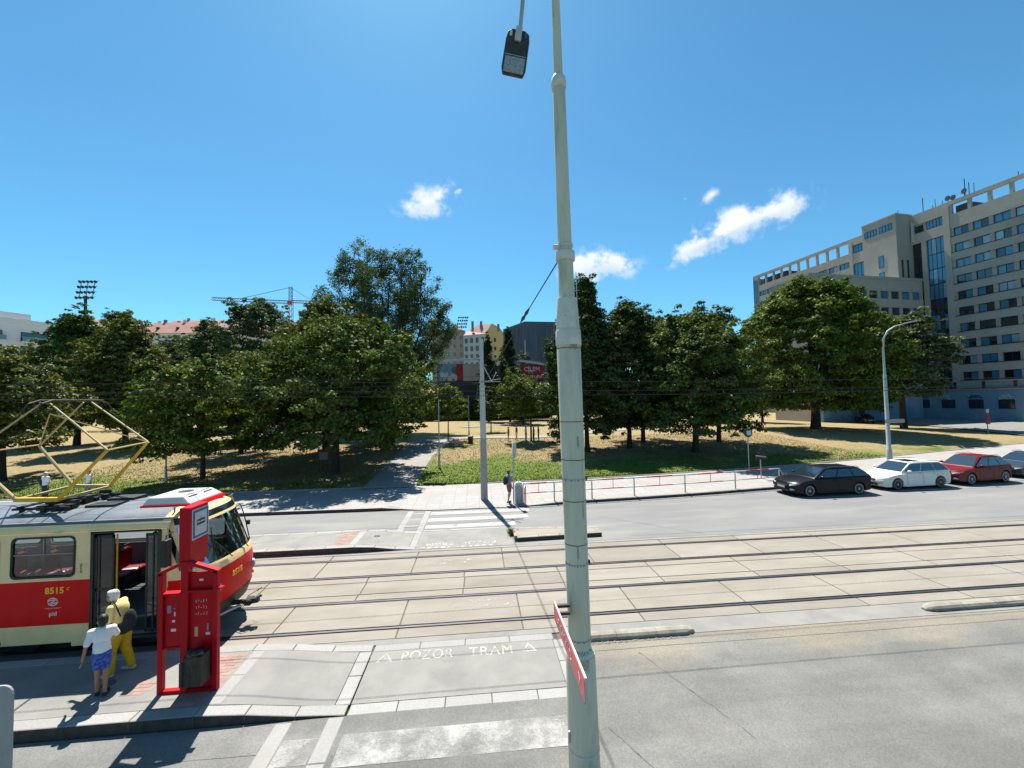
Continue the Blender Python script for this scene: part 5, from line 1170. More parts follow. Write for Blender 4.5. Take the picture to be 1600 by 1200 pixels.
def car(name, x, y, rz, label, paint, L=4.8, H=1.47, W=1.82, hood=.93, belt=.98, wr=.33, rim='grey_metal', spokes=5, kind='estate', z=.0, trim=None, skyroof=False, scoop=False):
    t = thing(name, (x, y, z), label, 'car', rz=rz, group='cars parked along the far kerb')
    hw = W/2; wb0 = .92; wb1 = L-1.02 if kind != 'suv' else L-.85; ar = wr+.055; gc = .20 if kind != 'suv' else .24
    def arch(cx):
        a0 = math.asin(max(-1, (gc-wr)/ar)); return [(cx+ar*math.cos(math.pi-a0-(math.pi-2*a0)*k/10), wr+ar*math.sin(math.pi-a0-(math.pi-2*a0)*k/10)) for k in range(11)]
    bottom = [(.14, gc+.0)]+arch(wb0)+arch(wb1)+[(L-.12, gc+.04)]
    top = [(L-.02, .48), (L, .78), (L-.10, belt+.03), (L-1.2, belt+.02), (L*.52, belt-.015), (1.45, belt-.03), (1.25, belt-.035), (.80, hood-.03), (.36, hood-.12), (.12, hood-.22), (.02, hood-.36), (0, .42), (.05, .28)]
    prof = bottom+top; n = len(prof); nb = len(bottom)
    cols = [-1, -.985, -.93, -.7, 0, .7, .93, .985, 1]; vs = []
    for c in cols:
        ac = abs(c)
        for i, (px, pz) in enumerate(prof):
            e = max(0, 1-px/.75) if px < .75 else max(0, 1-(L-px)/.55)
            nar = 1-.16*e**1.8*(1 if ac > .5 else .6)
            dz = 0
            if i >= nb and pz > .6: dz = -.055*max(0, (ac-.7)/.3)**2
            xin = (.13*ac**3*(1 if px < L/2 else -1)*(e**.7)) if i >= nb or i in (0, nb-1) else 0
            side = .0 if ac < .99 else 0
            yb = c*hw*nar*(1-.03*max(0, .5-pz)/.5)
            if pz > .8: yb *= 1-.05*(pz-.8)/.2
            vs.append((px+xin, yb, pz+dz))
    b = MB(); fs = []
    for j in range(len(cols)-1):
        for i in range(n): fs.append((j*n+i, j*n+(i+1) % n, (j+1)*n+(i+1) % n, (j+1)*n+i))
    fs += [tuple(range(n-1, -1, -1)), tuple((len(cols)-1)*n+i for i in range(n))]
    b.add(vs, fs); body = part('body', b, paint, t, smooth=True, angle=32)
    # greenhouse
    rw = hw*.70; bw = hw*.935
    x0, x1 = 1.28, 2.10; xr, xe = (L-.72, L-.16) if kind == 'estate' else ((L-.85, L-.18) if kind == 'suv' else (L-1.5, L-.75))
    S = [(x0, belt-.04, bw*.88), (x0+.04, belt-.01, bw*.90), (x1, H-.05, rw*.97), (x1+.35, H-.005, rw), ((x1+xr)/2, H, rw*1.0), (xr, H-.045, rw*.96), (xe-.03, belt+.06, bw*.86), (xe, belt-.02, bw*.86)]
    def gring(px, pz, w):
        zb = belt-.05; k = (pz-zb)/(H-zb); 
        return [(px, -bw*.97, zb), (px, -w, pz-.035*k), (px, -w*.93, pz), (px, w*.93, pz), (px, w, pz-.035*k), (px, bw*.97, zb)]
    b = MB(); vs = [p for s_ in S for p in gring(*s_)]; m_ = 6
    # use slanted ends: base points follow the belt line
    fs = [(i*m_+j, i*m_+j+1, (i+1)*m_+j+1, (i+1)*m_+j) for i in range(len(S)-1) for j in range(m_-1)]
    b.add(vs, fs); part('roof', b, paint, t, smooth=True, angle=30)
    gl = M['car_glass']
    def quadp(pts, nm, mt, off=.006):
        P = [Vector(p) for p in pts]; nr = (P[1]-P[0]).cross(P[2]-P[0]).normalized(); b = MB(); b.add([p+nr*off for p in P], [tuple(range(len(P)))]); return part(nm, b, mt, t)
    w2 = rw*.97*.93; f0 = bw*.90*.93
    quadp([(x0+.07, -f0, belt+.01), (x0+.07, f0, belt+.01), (x1-.03, w2*.96, H-.06), (x1-.03, -w2*.96, H-.06)][::-1], 'windscreen', gl, .012)
    quadp([(xe-.05, -f0*.9, belt+.12), (xe-.05, f0*.9, belt+.12), (xr+.02, w2*.95, H-.06), (xr+.02, -w2*.95, H-.06)], 'rear_window', gl, .012)
    zb_, zt_ = belt+.015, H-.10
    def sy(z_): k = (z_-(belt-.05))/((H-.035)-(belt-.05)); return bw*.97*(1-k)+rw*k
    def xs_(z_, front): k = (z_-belt)/(H-.05-belt); return (x0+.1+(x1-x0)*k) if front else (xe-.08-(xe-xr-.04)*k)
    cuts = [0, .47, 1] if kind == 'saloon' else [0, .36, .70, 1]
    for sg in (-1, 1):
        for a, c in zip(cuts[:-1], cuts[1:]):
            P = []
            for z_, q in ((zb_, a), (zb_, c), (zt_, c), (zt_, a)):
                xa, xb = xs_(z_, True), xs_(z_, False); px = xa+(xb-xa)*q+(.025 if q == a else -.025)
                P.append((px, sg*sy(z_), z_))
            if sg > 0: P = P[::-1]
            quadp(P, 'side_window', gl, .01)
        # sill trim, handles, mirror, door gaps
        b = MB(); b.box(1.05+wr+.02, wb1-ar-.02, sg*hw-.03, sg*hw+.012, gc, gc+.07); part('sill', b, trim or paint, t)
        for dx in (2.45, 3.35): b = MB(); b.box(dx, dx+.17, sg*hw*.975-.012, sg*hw*.975+.022, belt-.16, belt-.13); part('door_handle', b, paint, t)
        b = MB(); b.ell((1.62, sg*(hw+.07), belt+.06), (.08, .11, .07), seg=12, rings=8); part('mirror', b, paint, t, smooth=True)
        for dx in (1.55, 2.62, 3.55):
            b = MB(); b.box(dx, dx+.008, sg*hw*1.0-.004, sg*hw*1.0+.002, gc+.1, belt-.1); part('door_gap', b, M['black'], t)
        b = MB(); b.tube([(xx, sg*(rw+.01), zz) for xx, zz in ((x1+.15, H-.0), (x1+.3, H+.035), (xr-.2, H+.03), (xr, H-.03))], .014, 6); part('roof_rail', b, M['grey_metal'] if kind != 'saloon' else paint, t)
        P = [(.10, sg*hw*.50, hood-.28), (.20, sg*hw*.83, hood-.25), (.44, sg*hw*.93, hood-.19), (.20, sg*hw*.84, hood-.36), (.06, sg*hw*.55, hood-.37)]
        b = MB(); b.add([(px-.012, py*1.012, pz) for px, py, pz in P], [tuple(range(5))]); part('headlight', b, M['lens'], t)
        b = MB(); b.box(L-.16, L-.01, sg*hw*.62, sg*hw*.93, .78, .92) if False else b.add([(L-.02, sg*hw*.55, .80), (L-.1, sg*hw*.86, .80), (L-.14, sg*hw*.86, .93), (L-.05, sg*hw*.55, .93)], [(0, 1, 2, 3)]); part('tail_light', b, M['steel_red'], t)
        b = MB(); b.add([(.03, sg*hw*.60, .34), (.12, sg*hw*.82, .36), (.13, sg*hw*.82, .46), (.03, sg*hw*.60, .42)], [(0, 1, 2, 3)]); part('fog_light', b, M['lens'] if kind != 'saloon' else M['black'], t)
        for wx in (wb0, wb1):
            wheel(t, wx, sg*(hw-.125), wr, sg, M[rim], spokes)
            b = MB(); b.tube([(wx, sg*(hw-.30), wr), (wx, sg*(hw-.27), wr)], ar+.01, 20); part('wheel_well', b, M['black'], t)
    b = MB(); b.box(-.012, .03, -hw*.45, hw*.45, hood-.40, hood-.31); b.box(-.01, .05, -hw*.55, hw*.55, .26, .38); part('grille', b, M['black'], t)
    b = MB(); b.box(-.02, -.012, -.26, .26, .42, .53); part('number_plate', b, M['sign_white'], t)
    b = MB(); b.box(-.018, .0, -.3, .3, hood-.37, hood-.345); part('grille_bar', b, M['grey_metal'], t)
    if skyroof: b = MB(); b.box(x1+.2, x1+.95, -rw*.6, rw*.6, H-.02, H+.006); part('sunroof', b, M['car_glass'], t)
    if scoop: b = MB(); b.box(.72, .95, -.28, .28, hood-.06, hood-.01); b.box(.705, .72, -.24, .24, hood-.055, hood-.02); part('hood_scoop', b, paint, t)
    b = MB(); b.box(.3, L-.3, -hw*.75, hw*.75, gc-.02, gc+.25); part('underbody', b, M['black'], t)
    b = MB(); b.box(1.6, L-1, -.6, .6, .6, 1.0)
    for sx, sy_ in ((2.0, .38), (2.0, -.38), (2.9, .38), (2.9, -.38)): b.box(sx, sx+.14, sy_-.2, sy_+.2, .8, 1.25)
    part('seats', b, M['black'], t)
    return t
M['car_glass'] = mat('car_window', (.02, .035, .05), rough=.04, spec=1.0, coat=1.0)
def cpaint(n, c, c2=None, metal=.0): 
    m_ = mat(n, c, c2 or tuple(x*.93 for x in c), scale=1.2, rough=.3, coat=.10, spec=.14, metal=metal); return m_
M['paint_black'] = cpaint('car_paint_black', (.012, .014, .018)); M['paint_white'] = cpaint('car_paint_white', (1.1, 1.08, 1.0)); M['paint_red'] = cpaint('car_paint_dark_red', (.24, .012, .014)); M['paint_slate'] = cpaint('car_paint_slate', (.05, .07, .10)); M['paint_dark'] = cpaint('car_paint_dark_green', (.02, .03, .03))
car('parked_car', 16.75, 21.42, R(1.5), 'black estate car with bright spoked wheels, first in the row by the railing', M['paint_black'], L=4.87, rim='white', spokes=10, H=1.48, W=1.86)
car('parked_car', 22.55, 21.95, R(3.0), 'white estate car with hood scoop between the black and the red car', M['paint_white'], L=4.78, H=1.50, W=1.79, scoop=True, skyroof=True)
car('parked_car', 27.75, 22.35, R(6.5), 'dark red car behind the white estate car', M['paint_red'], L=4.45, H=1.60, W=1.80, kind='suv', hood=1.0, belt=1.03, rim='white', spokes=5, wr=.35)
car('parked_car', 33.3, 23.3, R(8.5), 'slate blue car cut off by the right edge of the photo', M['paint_slate'], L=4.7, H=1.46, W=1.80, kind='saloon')
car('parked_car', 66.8, 64.0, R(62), 'dark car half hidden under the round tree on the side road', M['paint_dark'], L=4.5, H=1.5, kind='estate', z=hz(67, 64)+.12)

# ------------------------------------------------------------------ people
def remeshed(name, mb, mats, parent, vox, smooth_it=3):
    me = mb.mesh(name, mats); o = bpy.data.objects.new(name, me); COL.objects.link(o)
    r_ = o.modifiers.new('r', 'REMESH'); r_.mode = 'VOXEL'; r_.voxel_size = vox; r_.use_smooth_shade = True
    s_ = o.modifiers.new('s', 'SMOOTH'); s_.factor = .5; s_.iterations = smooth_it
    dg = bpy.context.evaluated_depsgraph_get(); dg.update()
    nm = bpy.data.meshes.new_from_object(o.evaluated_get(dg)); o.modifiers.clear(); o.data = nm
    if not len(nm.materials): 
        for x in (mats if isinstance(mats, (list, tuple)) else [mats]): nm.materials.append(x)
    o.parent = parent; return o
DEF = dict(pelvis=(0, 0, .95), chest=(0, 0, 1.28), neck=(0, 0, 1.47), head=(0, .02, 1.62))
for s_, sx in (('l', -1), ('r', 1)):
    DEF.update({s_+'sh': (.175*sx, 0, 1.42), s_+'el': (.22*sx, -.03, 1.13), s_+'wr': (.235*sx, .04, .89), s_+'hip': (.09*sx, 0, .92), s_+'kn': (.10*sx, .02, .50), s_+'an': (.10*sx, -.02, .08), s_+'toe': (.11*sx, .15, .03)})
def person(loc, rz, label, h=1.75, pose=None, fat=1.0, skin='skin', hair='hair_brown', hair_style='short', top=None, bottom=None, legs='short', sleeve='short', shoe='shoe_white', vox=.012, look=0, extra=None):
    t = thing('person', loc, label, 'person', rz=rz); J = {k: Vector(v) for k, v in DEF.items()}
    for k, v in (pose or {}).items(): J[k] = Vector(v)
    sc_ = h/1.75; J = {k: v*sc_ for k, v in J.items()}; q = sc_; F = fat
    hd_ = J['head']; hr = Matrix.Rotation(look, 4, 'Z'); hf = hr @ Vector((0, 1, 0))
    b = MB()
    hsz = q*(1.0 if h > 1.6 else 1.10)
    b.ell(hd_+Vector((0, 0, .02))*q, (.078*hsz, .096*hsz, .112*hsz), rot=hr, seg=18, rings=14); b.ell(hd_+hf*.03*hsz-Vector((0, 0, .055))*q, (.055*hsz, .062*hsz, .058*hsz), rot=hr, seg=14, rings=10)
    b.ell(hd_+hf*.098*hsz-Vector((0, 0, .012))*q, (.013*hsz, .02*hsz, .022*hsz), rot=hr, seg=8, rings=6)
    for sx in (-1, 1): b.ell(hd_+hr @ Vector((.079*sx*hsz, -.005, -.005*q)), (.012*hsz, .024*hsz, .034*hsz), rot=hr, seg=8, rings=6)
    b.cap(J['neck']-Vector((0, 0, .05))*q, hd_-Vector((0, .015, .05))*q, .055*q*F**.5, .05*q, 12)
    def torso(b, mg, z0=True):
        ch, pe = J['chest'], J['pelvis']; mid = ch.lerp(pe, .55)
        b.ell(ch+Vector((0, 0, .03))*q, ((.165+mg)*q*F**.6, (.105+mg)*q*F, (.185+mg)*q), seg=18, rings=12); b.ell(mid, ((.145+mg)*q*F, (.10+mg)*q*F*1.05, (.17+mg)*q), seg=18, rings=12)
        b.cap(J['lsh'], J['rsh'], (.055+mg)*q, (.055+mg)*q, 12); b.ell(J['neck']-Vector((0, 0, .05))*q, ((.09+mg*.5)*q, (.07+mg*.5)*q, (.05)*q), seg=14)
    torso(b, 0); b.ell(J['pelvis'], (.155*q*F, .105*q*F, .12*q), seg=16)
    for s_, sx in (('l', -1), ('r', 1)):
        b.cap(J[s_+'sh'], J[s_+'el'], .05*q*F**.5, .038*q*F**.5, 10); b.cap(J[s_+'el'], J[s_+'wr'], .038*q*F**.5, .027*q, 10)
        w = J[s_+'wr']; d = (w-J[s_+'el']).normalized(); side = Vector((0, 1, 0)); side = (side-d*side.dot(d)).normalized(); nrm = d.cross(side)
        pm = w+d*.055*q; b.ell(pm, (.042*q, .017*q, .052*q), rot=Matrix((side, nrm, d)).transposed().to_4x4(), seg=10, rings=8)
        for k, L_ in enumerate((.062, .072, .068, .054)):
            f0 = w+d*.095*q+side*(.027-.018*k)*q; f1 = f0+(d*.8+nrm*.25*sx).normalized()*L_*.55*q; f2 = f1+(d*.6+nrm*.6*sx).normalized()*L_*.45*q
            b.cap(f0-d*.02*q, f1, .0095*q, .009*q, 6); b.cap(f1, f2, .009*q, .008*q, 6)
        th0 = w+d*.03*q+side*.03*q; th1 = th0+(side*.7+d*.7).normalized()*.035*q; th2 = th1+(side*.25+d*.95).normalized()*.028*q
        b.cap(th0, th1, .013*q, .011*q, 6); b.cap(th1, th2, .011*q, .009*q, 6)
        b.cap(J[s_+'hip'], J[s_+'kn'], .085*q*F**.8, .055*q*F**.5, 12); b.cap(J[s_+'kn'], J[s_+'an'], .055*q*F**.5, .036*q, 12)
        kn, an = J[s_+'kn'], J[s_+'an']; b.ell(kn.lerp(an, .33)-Vector((0, .015, 0))*q, (.052*q*F**.5, .055*q*F**.5, .11*q), seg=10); b.cap(an, J[s_+'toe'], .036*q, .025*q, 8)
    remeshed('body', b, M[skin], t, vox)
    # hair
    b = MB()
    b.ell(hd_+Vector((0, 0, .052))*q-hf*.03*q, (.086*hsz, .094*hsz, .092*hsz), rot=hr, seg=18, rings=12)
    if hair_style != 'cap': b.ell(hd_-hf*.055*hsz-Vector((0, 0, .02))*q, (.075*hsz, .055*hsz, .085*hsz), rot=hr, seg=14)
    if hair_style == 'bob':
        for sx in (-1, 1): b.ell(hd_+hr @ Vector((.068*sx*hsz, -.045*hsz, -.005*hsz)), (.028*hsz, .05*hsz, .07*hsz), rot=hr, seg=12)
        b.ell(hd_-hf*.05*hsz-Vector((0, 0, .04))*q, (.085*hsz, .06*hsz, .08*hsz), rot=hr, seg=14); b.ell(hd_+hf*.03*hsz+Vector((0, 0, .095))*q, (.072*hsz, .05*hsz, .035*hsz), rot=hr, seg=14)
    remeshed('hair', b, M[hair], t, vox*.9, 2)
    # face details
    for sx in (-1, 1):
        b = MB(); b.ell(hd_+hr @ Vector((.032*sx*hsz, .088*hsz, .018*hsz)), (.012*hsz, .008*hsz, .007*hsz), rot=hr, seg=8, rings=6); part('eye', b, M['black'], t)
    b = MB(); b.ell(hd_+hr @ Vector((0, .086*hsz, -.055*hsz)), (.022*hsz, .008*hsz, .006*hsz), rot=hr, seg=8, rings=6); part('mouth', b, M['pale_print'], t)
    # shirt
    b = MB(); torso(b, .022); ch, pe = J['chest'], J['pelvis']; b.ell(pe+Vector((0, 0, .05))*q, (.170*q*F, .125*q*F, .11*q), seg=18)
    for s_ in 'lr':
        e = J[s_+'sh'].lerp(J[s_+'el'], .75 if sleeve == 'short' else 1.0); b.cap(J[s_+'sh'], e, .068*q*F**.6, .064*q*F**.6, 12)
        if sleeve == 'long': b.cap(J[s_+'el'], J[s_+'wr'], .052*q, .042*q, 12)
    remeshed('shirt', b, M[top], t, vox)
    # trousers or shorts
    b = MB(); b.ell(pe-Vector((0, 0, .01))*q, (.168*q*F, .122*q*F, .125*q), seg=18)
    for s_ in 'lr':
        hp, kn, an = J[s_+'hip'], J[s_+'kn'], J[s_+'an']
        if legs == 'short': b.cap(hp, hp.lerp(kn, .70), .103*q*F**.8, .082*q*F**.6, 14)
        else: b.cap(hp, kn, .105*q*F**.8, .082*q*F**.6, 14); b.cap(kn, kn.lerp(an, .90), .082*q*F**.6, .072*q, 14)
    remeshed('trousers' if legs != 'short' else 'shorts', b, M[bottom], t, vox)
    for s_ in 'lr':
        an, to = J[s_+'an'], J[s_+'toe']; b = MB(); f = (to-an); f.z = 0; f.normalize()
        a0 = an-Vector((0, 0, .025))*q-f*.03*q; b.cap(a0, an+f*.07*q-Vector((0, 0, .035))*q, .045*q, .042*q, 10); b.cap(an+f*.06*q-Vector((0, 0, .035))*q, to+f*.03*q+Vector((0, 0, .01)), .042*q, .034*q, 10)
        remeshed('shoe', b, M[shoe], t, max(vox, .01))
    return t, J
# woman with white hair, walking towards the open door, hand on the boy's shoulder
LOOKW = R(95)
w, J = person((-7.28, 9.05, .2), R(94), 'white haired woman in yellow top and mustard trousers with black bag, by the tram door', h=1.70, fat=1.20, hair='hair_white', hair_style='bob', top='cl_yellow', bottom='cl_mustard', legs='long', vox=.011,
    pose=dict(chest=(0, .05, 1.28), neck=(0, .10, 1.46), head=(0, .17, 1.59), pelvis=(0, -.03, .93), lsh=(-.18, .06, 1.41), rsh=(.18, .08, 1.41), lel=(-.25, .06, 1.14), lwr=(-.20, .30, 1.02), rel=(.24, .14, 1.14), rwr=(.18, .36, 1.05),
              lhip=(-.10, 0, .9), rhip=(.10, 0, .9), lkn=(-.11, .10, .5), lan=(-.12, .10, .08), ltoe=(-.14, .27, .03), rkn=(.11, -.01, .5), ran=(.12, -.14, .08), rtoe=(.13, .02, .03)))
b = MB(); b.ell((-.08, -.21, 1.08), (.12, .10, .22), seg=18, rings=12); b.ell((-.15, -.13, .96), (.07, .14, .12), seg=16); remeshed('handbag', b, M['cl_black'], w, .012)
b = MB(); b.tube([(-.12, .06, 1.50), (-.19, -.05, 1.40), (-.20, -.13, 1.22)], .013, 6); b.tube([(-.12, .10, 1.49), (-.24, .08, 1.3), (-.22, .0, 1.05)], .013, 6); part('bag_strap', b, M['cl_black'], w)
b = MB(); hh = J['head']
for sx in (-1, 1): b.ell(hh+Vector((.034*sx, .095, .018)), (.026, .012, .02), seg=10)
b.tube([hh+Vector((-.085, .0, .02)), hh+Vector((-.072, .075, .022)), hh+Vector((.072, .075, .022)), hh+Vector((.085, .0, .02))], .006, 5); part('sunglasses', b, M['display'], w)
# boy
bt, J = person((-7.10, 8.42, .2), R(28), 'dark haired boy in white t-shirt and blue shorts on the platform', h=1.47, fat=.92, skin='skin_tan', hair='hair_black', top='cl_white', bottom='cl_blue', vox=.010, look=R(22), shoe='cl_navy',
    pose=dict(lel=(-.25, -.06, 1.13), lwr=(-.30, -.02, .86), rel=(.24, .10, 1.20), rwr=(.18, .30, 1.12), lkn=(-.07, .03, .5), rkn=(.07, .0, .5), lan=(-.07, .04, .08), ltoe=(-.09, .20, .03), ran=(.07, -.06, .08), rtoe=(.09, .1, .03), lhip=(-.08, 0, .92), rhip=(.08, 0, .92)))
# man with backpack at the crossing
mt, J = person((1.60, 21.9, .05), R(-62), 'man with dark backpack, grey t-shirt and pink shorts waiting by the thin post', h=1.74, hair='hair_brown', top='cl_grey', bottom='cl_pink', shoe='cl_black', vox=.02,
    pose=dict(lkn=(-.1, .06, .5), lan=(-.1, .0, .08), rkn=(.1, -.02, .5), ran=(.11, -.16, .1), rtoe=(.12, 0, .03)))
b = MB(); b.ell((0, -.22, 1.22), (.16, .11, .24), seg=14, rings=10); b.ell((0, -.26, 1.10), (.13, .08, .13), seg=12); remeshed('backpack', b, M['cl_navy'], mt, .02)
# two people in white on the lawn behind the tram roof
p1, J = person((-25.7, 26.6, .13), R(170), 'person in white top and cap with dark bag, left one beyond the tram roof', h=1.72, hair='cl_white', hair_style='cap', top='cl_white', bottom='cl_navy', legs='long', vox=.025)
b = MB(); b.ell((.2, .02, 1.1), (.1, .14, .2), seg=12); part('bag', b, M['cl_navy'], p1, smooth=True)
p2, J = person((-23.6, 26.9, .13), R(150), 'person in white shirt with dark red cap, right one beyond the tram roof', h=1.70, hair='steel_red', hair_style='cap', top='cl_white', bottom='cl_grey', legs='long', vox=.025)
# group on the lawn
for (x, y, rz, tp, bt_, hr_, lb, lg) in [(3.45, 46.4, 70, 'cl_pink', 'cl_grey', 'hair_black', 'leftmost of the distant group, pinkish top and dark hair', 'short'), (4.45, 47.2, 110, 'cl_pink', 'cl_white', 'hair_black', 'second from left of the distant group, pink top', 'short'),
        (5.5, 46.8, -120, 'cl_white', 'cl_grey', 'hair_black', 'person in white top in the middle of the distant group', 'long'), (6.3, 46.0, 60, 'cl_grey', 'cl_black', 'hair_brown', 'person in grey top partly behind the thin trunk', 'long'), (7.0, 47.0, 90, 'cl_black', 'cl_black', 'hair_black', 'rightmost of the distant group, all in black', 'long')]:
    person((x, y, hz(x, y)), R(rz), lb, h=1.62+.1*rnd.random(), hair=hr_, top=tp, bottom=bt_, legs=lg, vox=.035, shoe='cl_grey')
# handful of small birds or leaves seen on the platform: one pigeon-like shadow caster by the bricks is left out

# ------------------------------------------------------------------ trees
LEAF_CARD = np.array([(-.5, 0, 0), (0, -.36, .07), (.5, 0, -.02), (0, .36, .07)])
def leaves(centers, normals, size, aspect=1.0):
    """one folded leaf spray per centre, facing roughly along its normal"""
    n = len(centers); nr = normals/np.linalg.norm(normals, axis=1, keepdims=True)
    t = rng.normal(size=(n, 3)); t -= nr*(t*nr).sum(1, keepdims=True); t /= np.linalg.norm(t, axis=1, keepdims=True); bt = np.cross(nr, t)
    s = size*rng.uniform(.6, 1.25, (n, 1))
    V = np.stack([centers+t*s*c[0]+bt*s*c[1]*aspect+nr*s*c[2] for c in LEAF_CARD], 1).reshape(-1, 3)
    return V
def envelope(shape, u):
    """relative radius at height fraction u"""
    if shape == 'round': return np.sqrt(np.clip(1-(2*u-1)**2, 0, 1))
    if shape == 'dome': return np.where(u < .35, .80+.2*np.sin(np.clip(u/.35, 0, 1)*math.pi/2), np.sqrt(np.clip(1-((u-.35)/.65)**2, 0, 1)))
    if shape == 'cone': return np.where(u < .25, .7+.3*u/.25, (1-(u-.25)/.75)**.8*.97+.03)
    if shape == 'egg': return np.sin(np.clip(u, 0.02, 1)**.75*math.pi)**.7
    if shape == 'poplar': return .35+.65*np.sin(np.clip(u*.95+.05, 0, 1)*math.pi*.86)
    return np.ones_like(u)
def tree(name, x, y, label, h, r, z0, shape='round', n_clump=150, n_leaf=120, lsize=.30, leaf='leaf_mid', tr=.2, clump=.95, seed=1, lean=(0, 0), rz_=1.0, cat='tree', limbs=14, upright=0.0, hole=.0, squash=.82, group=None, aspect=1.0, base=None, core=True, lumps=1.0):
    global rng
    n_clump = int(n_clump*1.2); n_leaf = int(n_leaf*.93); lsize *= .83; r *= .93
    rng = np.random.default_rng(seed); zb = hz(x, y) if base is None else base
    t = thing(name, (x, y, zb), label, cat, group=group)
    ch = h-z0
    # clump centres biased to the crown surface
    C = []; tries = 0
    ph = rng.uniform(0, 6.28, 6)
    while len(C) < n_clump and tries < n_clump*40:
        tries += 1; u = rng.uniform(0, 1)**.9; a = rng.uniform(0, 2*math.pi); e = float(envelope(shape, np.array(u)))
        lump = 1+lumps*(.13*math.sin(3*a+ph[0]+5*u)+.10*math.sin(5*a+ph[1]-7*u)+.07*math.sin(9*u+ph[2]+2*a))
        q = rng.uniform(.0, 1)**.42; rr_ = r*e*lump*q
        if q < .45 and rng.random() < .6: continue
        p = np.array([math.cos(a)*rr_+lean[0]*u, math.sin(a)*rr_*rz_+lean[1]*u, z0+u*ch*(1+.05*math.sin(4*a+ph[3]))])
        C.append((*p, u, e, q))
    C = np.array(C); cs = clump*.88*rng.uniform(.6, 1.3, len(C))
    outer = np.where(C[:, 5] > .78)[0]; S_ = []      # small sprigs pushing out of the outline
    for i in rng.choice(outer, min(int(n_clump*.75), len(outer)*2), replace=True):
        d = np.array([C[i, 0], C[i, 1], (C[i, 2]-(z0+ch*.35))*1.0]); d /= np.linalg.norm(d)+1e-6; d = d*.8+np.array([0, 0, .45])+rng.normal(size=3)*.35
        S_.append((*(C[i, :3]+d*clump*rng.uniform(.45, .95)*(.5+.5*lumps)), C[i, 3], C[i, 4], 1))
    C = np.concatenate([C, np.array(S_)]); cs = np.concatenate([cs, clump*rng.uniform(.28, .5, len(S_))]); Vs = []
    for k in range(len(C)):
        n = int(n_leaf*(cs[k]/clump)**1.5)+4; c = C[k, :3]; u = C[k, 3]
        d = rng.normal(size=(n, 3)); d /= np.linalg.norm(d, axis=1, keepdims=True); d[:, 2] = np.where(d[:, 2] < -.2, -d[:, 2]*.7, d[:, 2]); rad = rng.uniform(.35, 1.05, (n, 1))**.7
        off = d*rad*cs[k]; off[:, 2] *= squash*(1+upright)
        if upright: off[:, :2] *= (1-upright*.55)
        out = np.array([c[0], c[1], (c[2]-(z0+ch*.45))*.8]); out /= (np.linalg.norm(out)+1e-6)
        nrm = d*.75+out*.3+np.array([0, 0, .5])+rng.normal(size=(n, 3))*.6
        Vs.append(leaves(c+off, nrm, lsize, aspect))
    V = np.concatenate(Vs); F = np.arange(len(V)).reshape(-1, 4)
    cr_ = part('crown', np_mesh('crown', V, F, M[leaf]), None, t)
    # trunk and limbs
    top = np.array([lean[0]*.6, lean[1]*.6, z0+ch*.62]); tk = MB(); bend_ = rng.uniform(-.15, .15, 2)*r*.2
    P = [(0, 0, -.15), (0, 0, .1), (bend_[0]*.5, bend_[1]*.5, z0*.6), (bend_[0], bend_[1], z0+ch*.12), (top[0]*.6, top[1]*.6, z0+ch*.38), tuple(top)]
    tk.tube(P, [tr*1.55, tr*1.15, tr*.95, tr*.8, tr*.45, tr*.12], 12)
    part('trunk', tk, M['bark'], t, smooth=True)
    idx = rng.choice(len(C), min(limbs, len(C)), replace=False); lm = MB()
    for i in idx:
        c = C[i, :3]; s0 = np.array(P[3])*(1)+(np.array(P[4])-np.array(P[3]))*rng.uniform(-.1, .9); mid = s0*.5+c*.5+np.array([0, 0, -.08*np.linalg.norm(c-s0)])
        lm.tube([tuple(s0), tuple(mid), tuple(c)], [tr*.38, tr*.22, tr*.06], 6)
    part('limb', lm, M['bark'], t, smooth=True)
    return t
# crowns placed where they stand in the park
tree('maple_tree', -20.3, 32.0, 'small round maple on the left lawn, nearest tree right of the pantograph', 8.2, 4.6, 1.9, 'dome', 190, 130, .30, 'leaf_green', .16, .85, 3)
tree('maple_tree', -23.7, 43.0, 'slender maple behind the small round maple near the tram', 8.6, 4.0, 1.9, 'dome', 120, 110, .32, 'leaf_mid', .2, .9, 4)
tree('maple_tree', -10.9, 32.2, 'large dark maple over the notice board left of the path', 10.9, 6.6, 2.1, 'dome', 340, 150, .31, 'leaf_mid', .26, 1.0, 5, lean=(1.0, 0))
tree('maple_tree', -14.6, 40.5, 'tall broad maple behind the one with the notice board', 13.6, 5.8, 2.3, 'egg', 360, 130, .34, 'leaf_olive', .3, 1.1, 6)
tree('maple_tree', -9.3, 45.5, 'low spreading tree at the left side of the path crossing', 9.0, 4.7, 1.5, 'dome', 150, 120, .34, 'leaf_mid', .22, 1.0, 7)
tree('maple_tree', -35.6, 33.8, 'round maple at the left edge behind the pantograph', 8.7, 4.2, 1.9, 'dome', 210, 120, .30, 'leaf_olive', .2, .9, 8)
tree('linden_tree', -40.0, 50.0, 'broad olive green tree left of centre behind the pantograph', 13.6, 5.0, 2.0, 'egg', 300, 120, .38, 'leaf_olive', .3, 1.15, 9)
tree('linden_tree', -51.5, 57.0, 'tall tree with two peaks next to the white apartment block', 15.9, 5.1, 2.5, 'egg', 290, 120, .42, 'leaf_mid', .35, 1.2, 10)
tree('linden_tree', -58.5, 55.0, 'dark tree standing right before the white apartment block', 11.2, 4.2, 2.5, 'egg', 200, 110, .42, 'leaf_dark', .3, 1.2, 11)
tree('linden_tree', -30.5, 55.0, 'yellowish tree between the dark row and the small maple', 10.8, 5.0, 2.0, 'dome', 170, 110, .40, 'leaf_olive', .25, 1.1, 12)
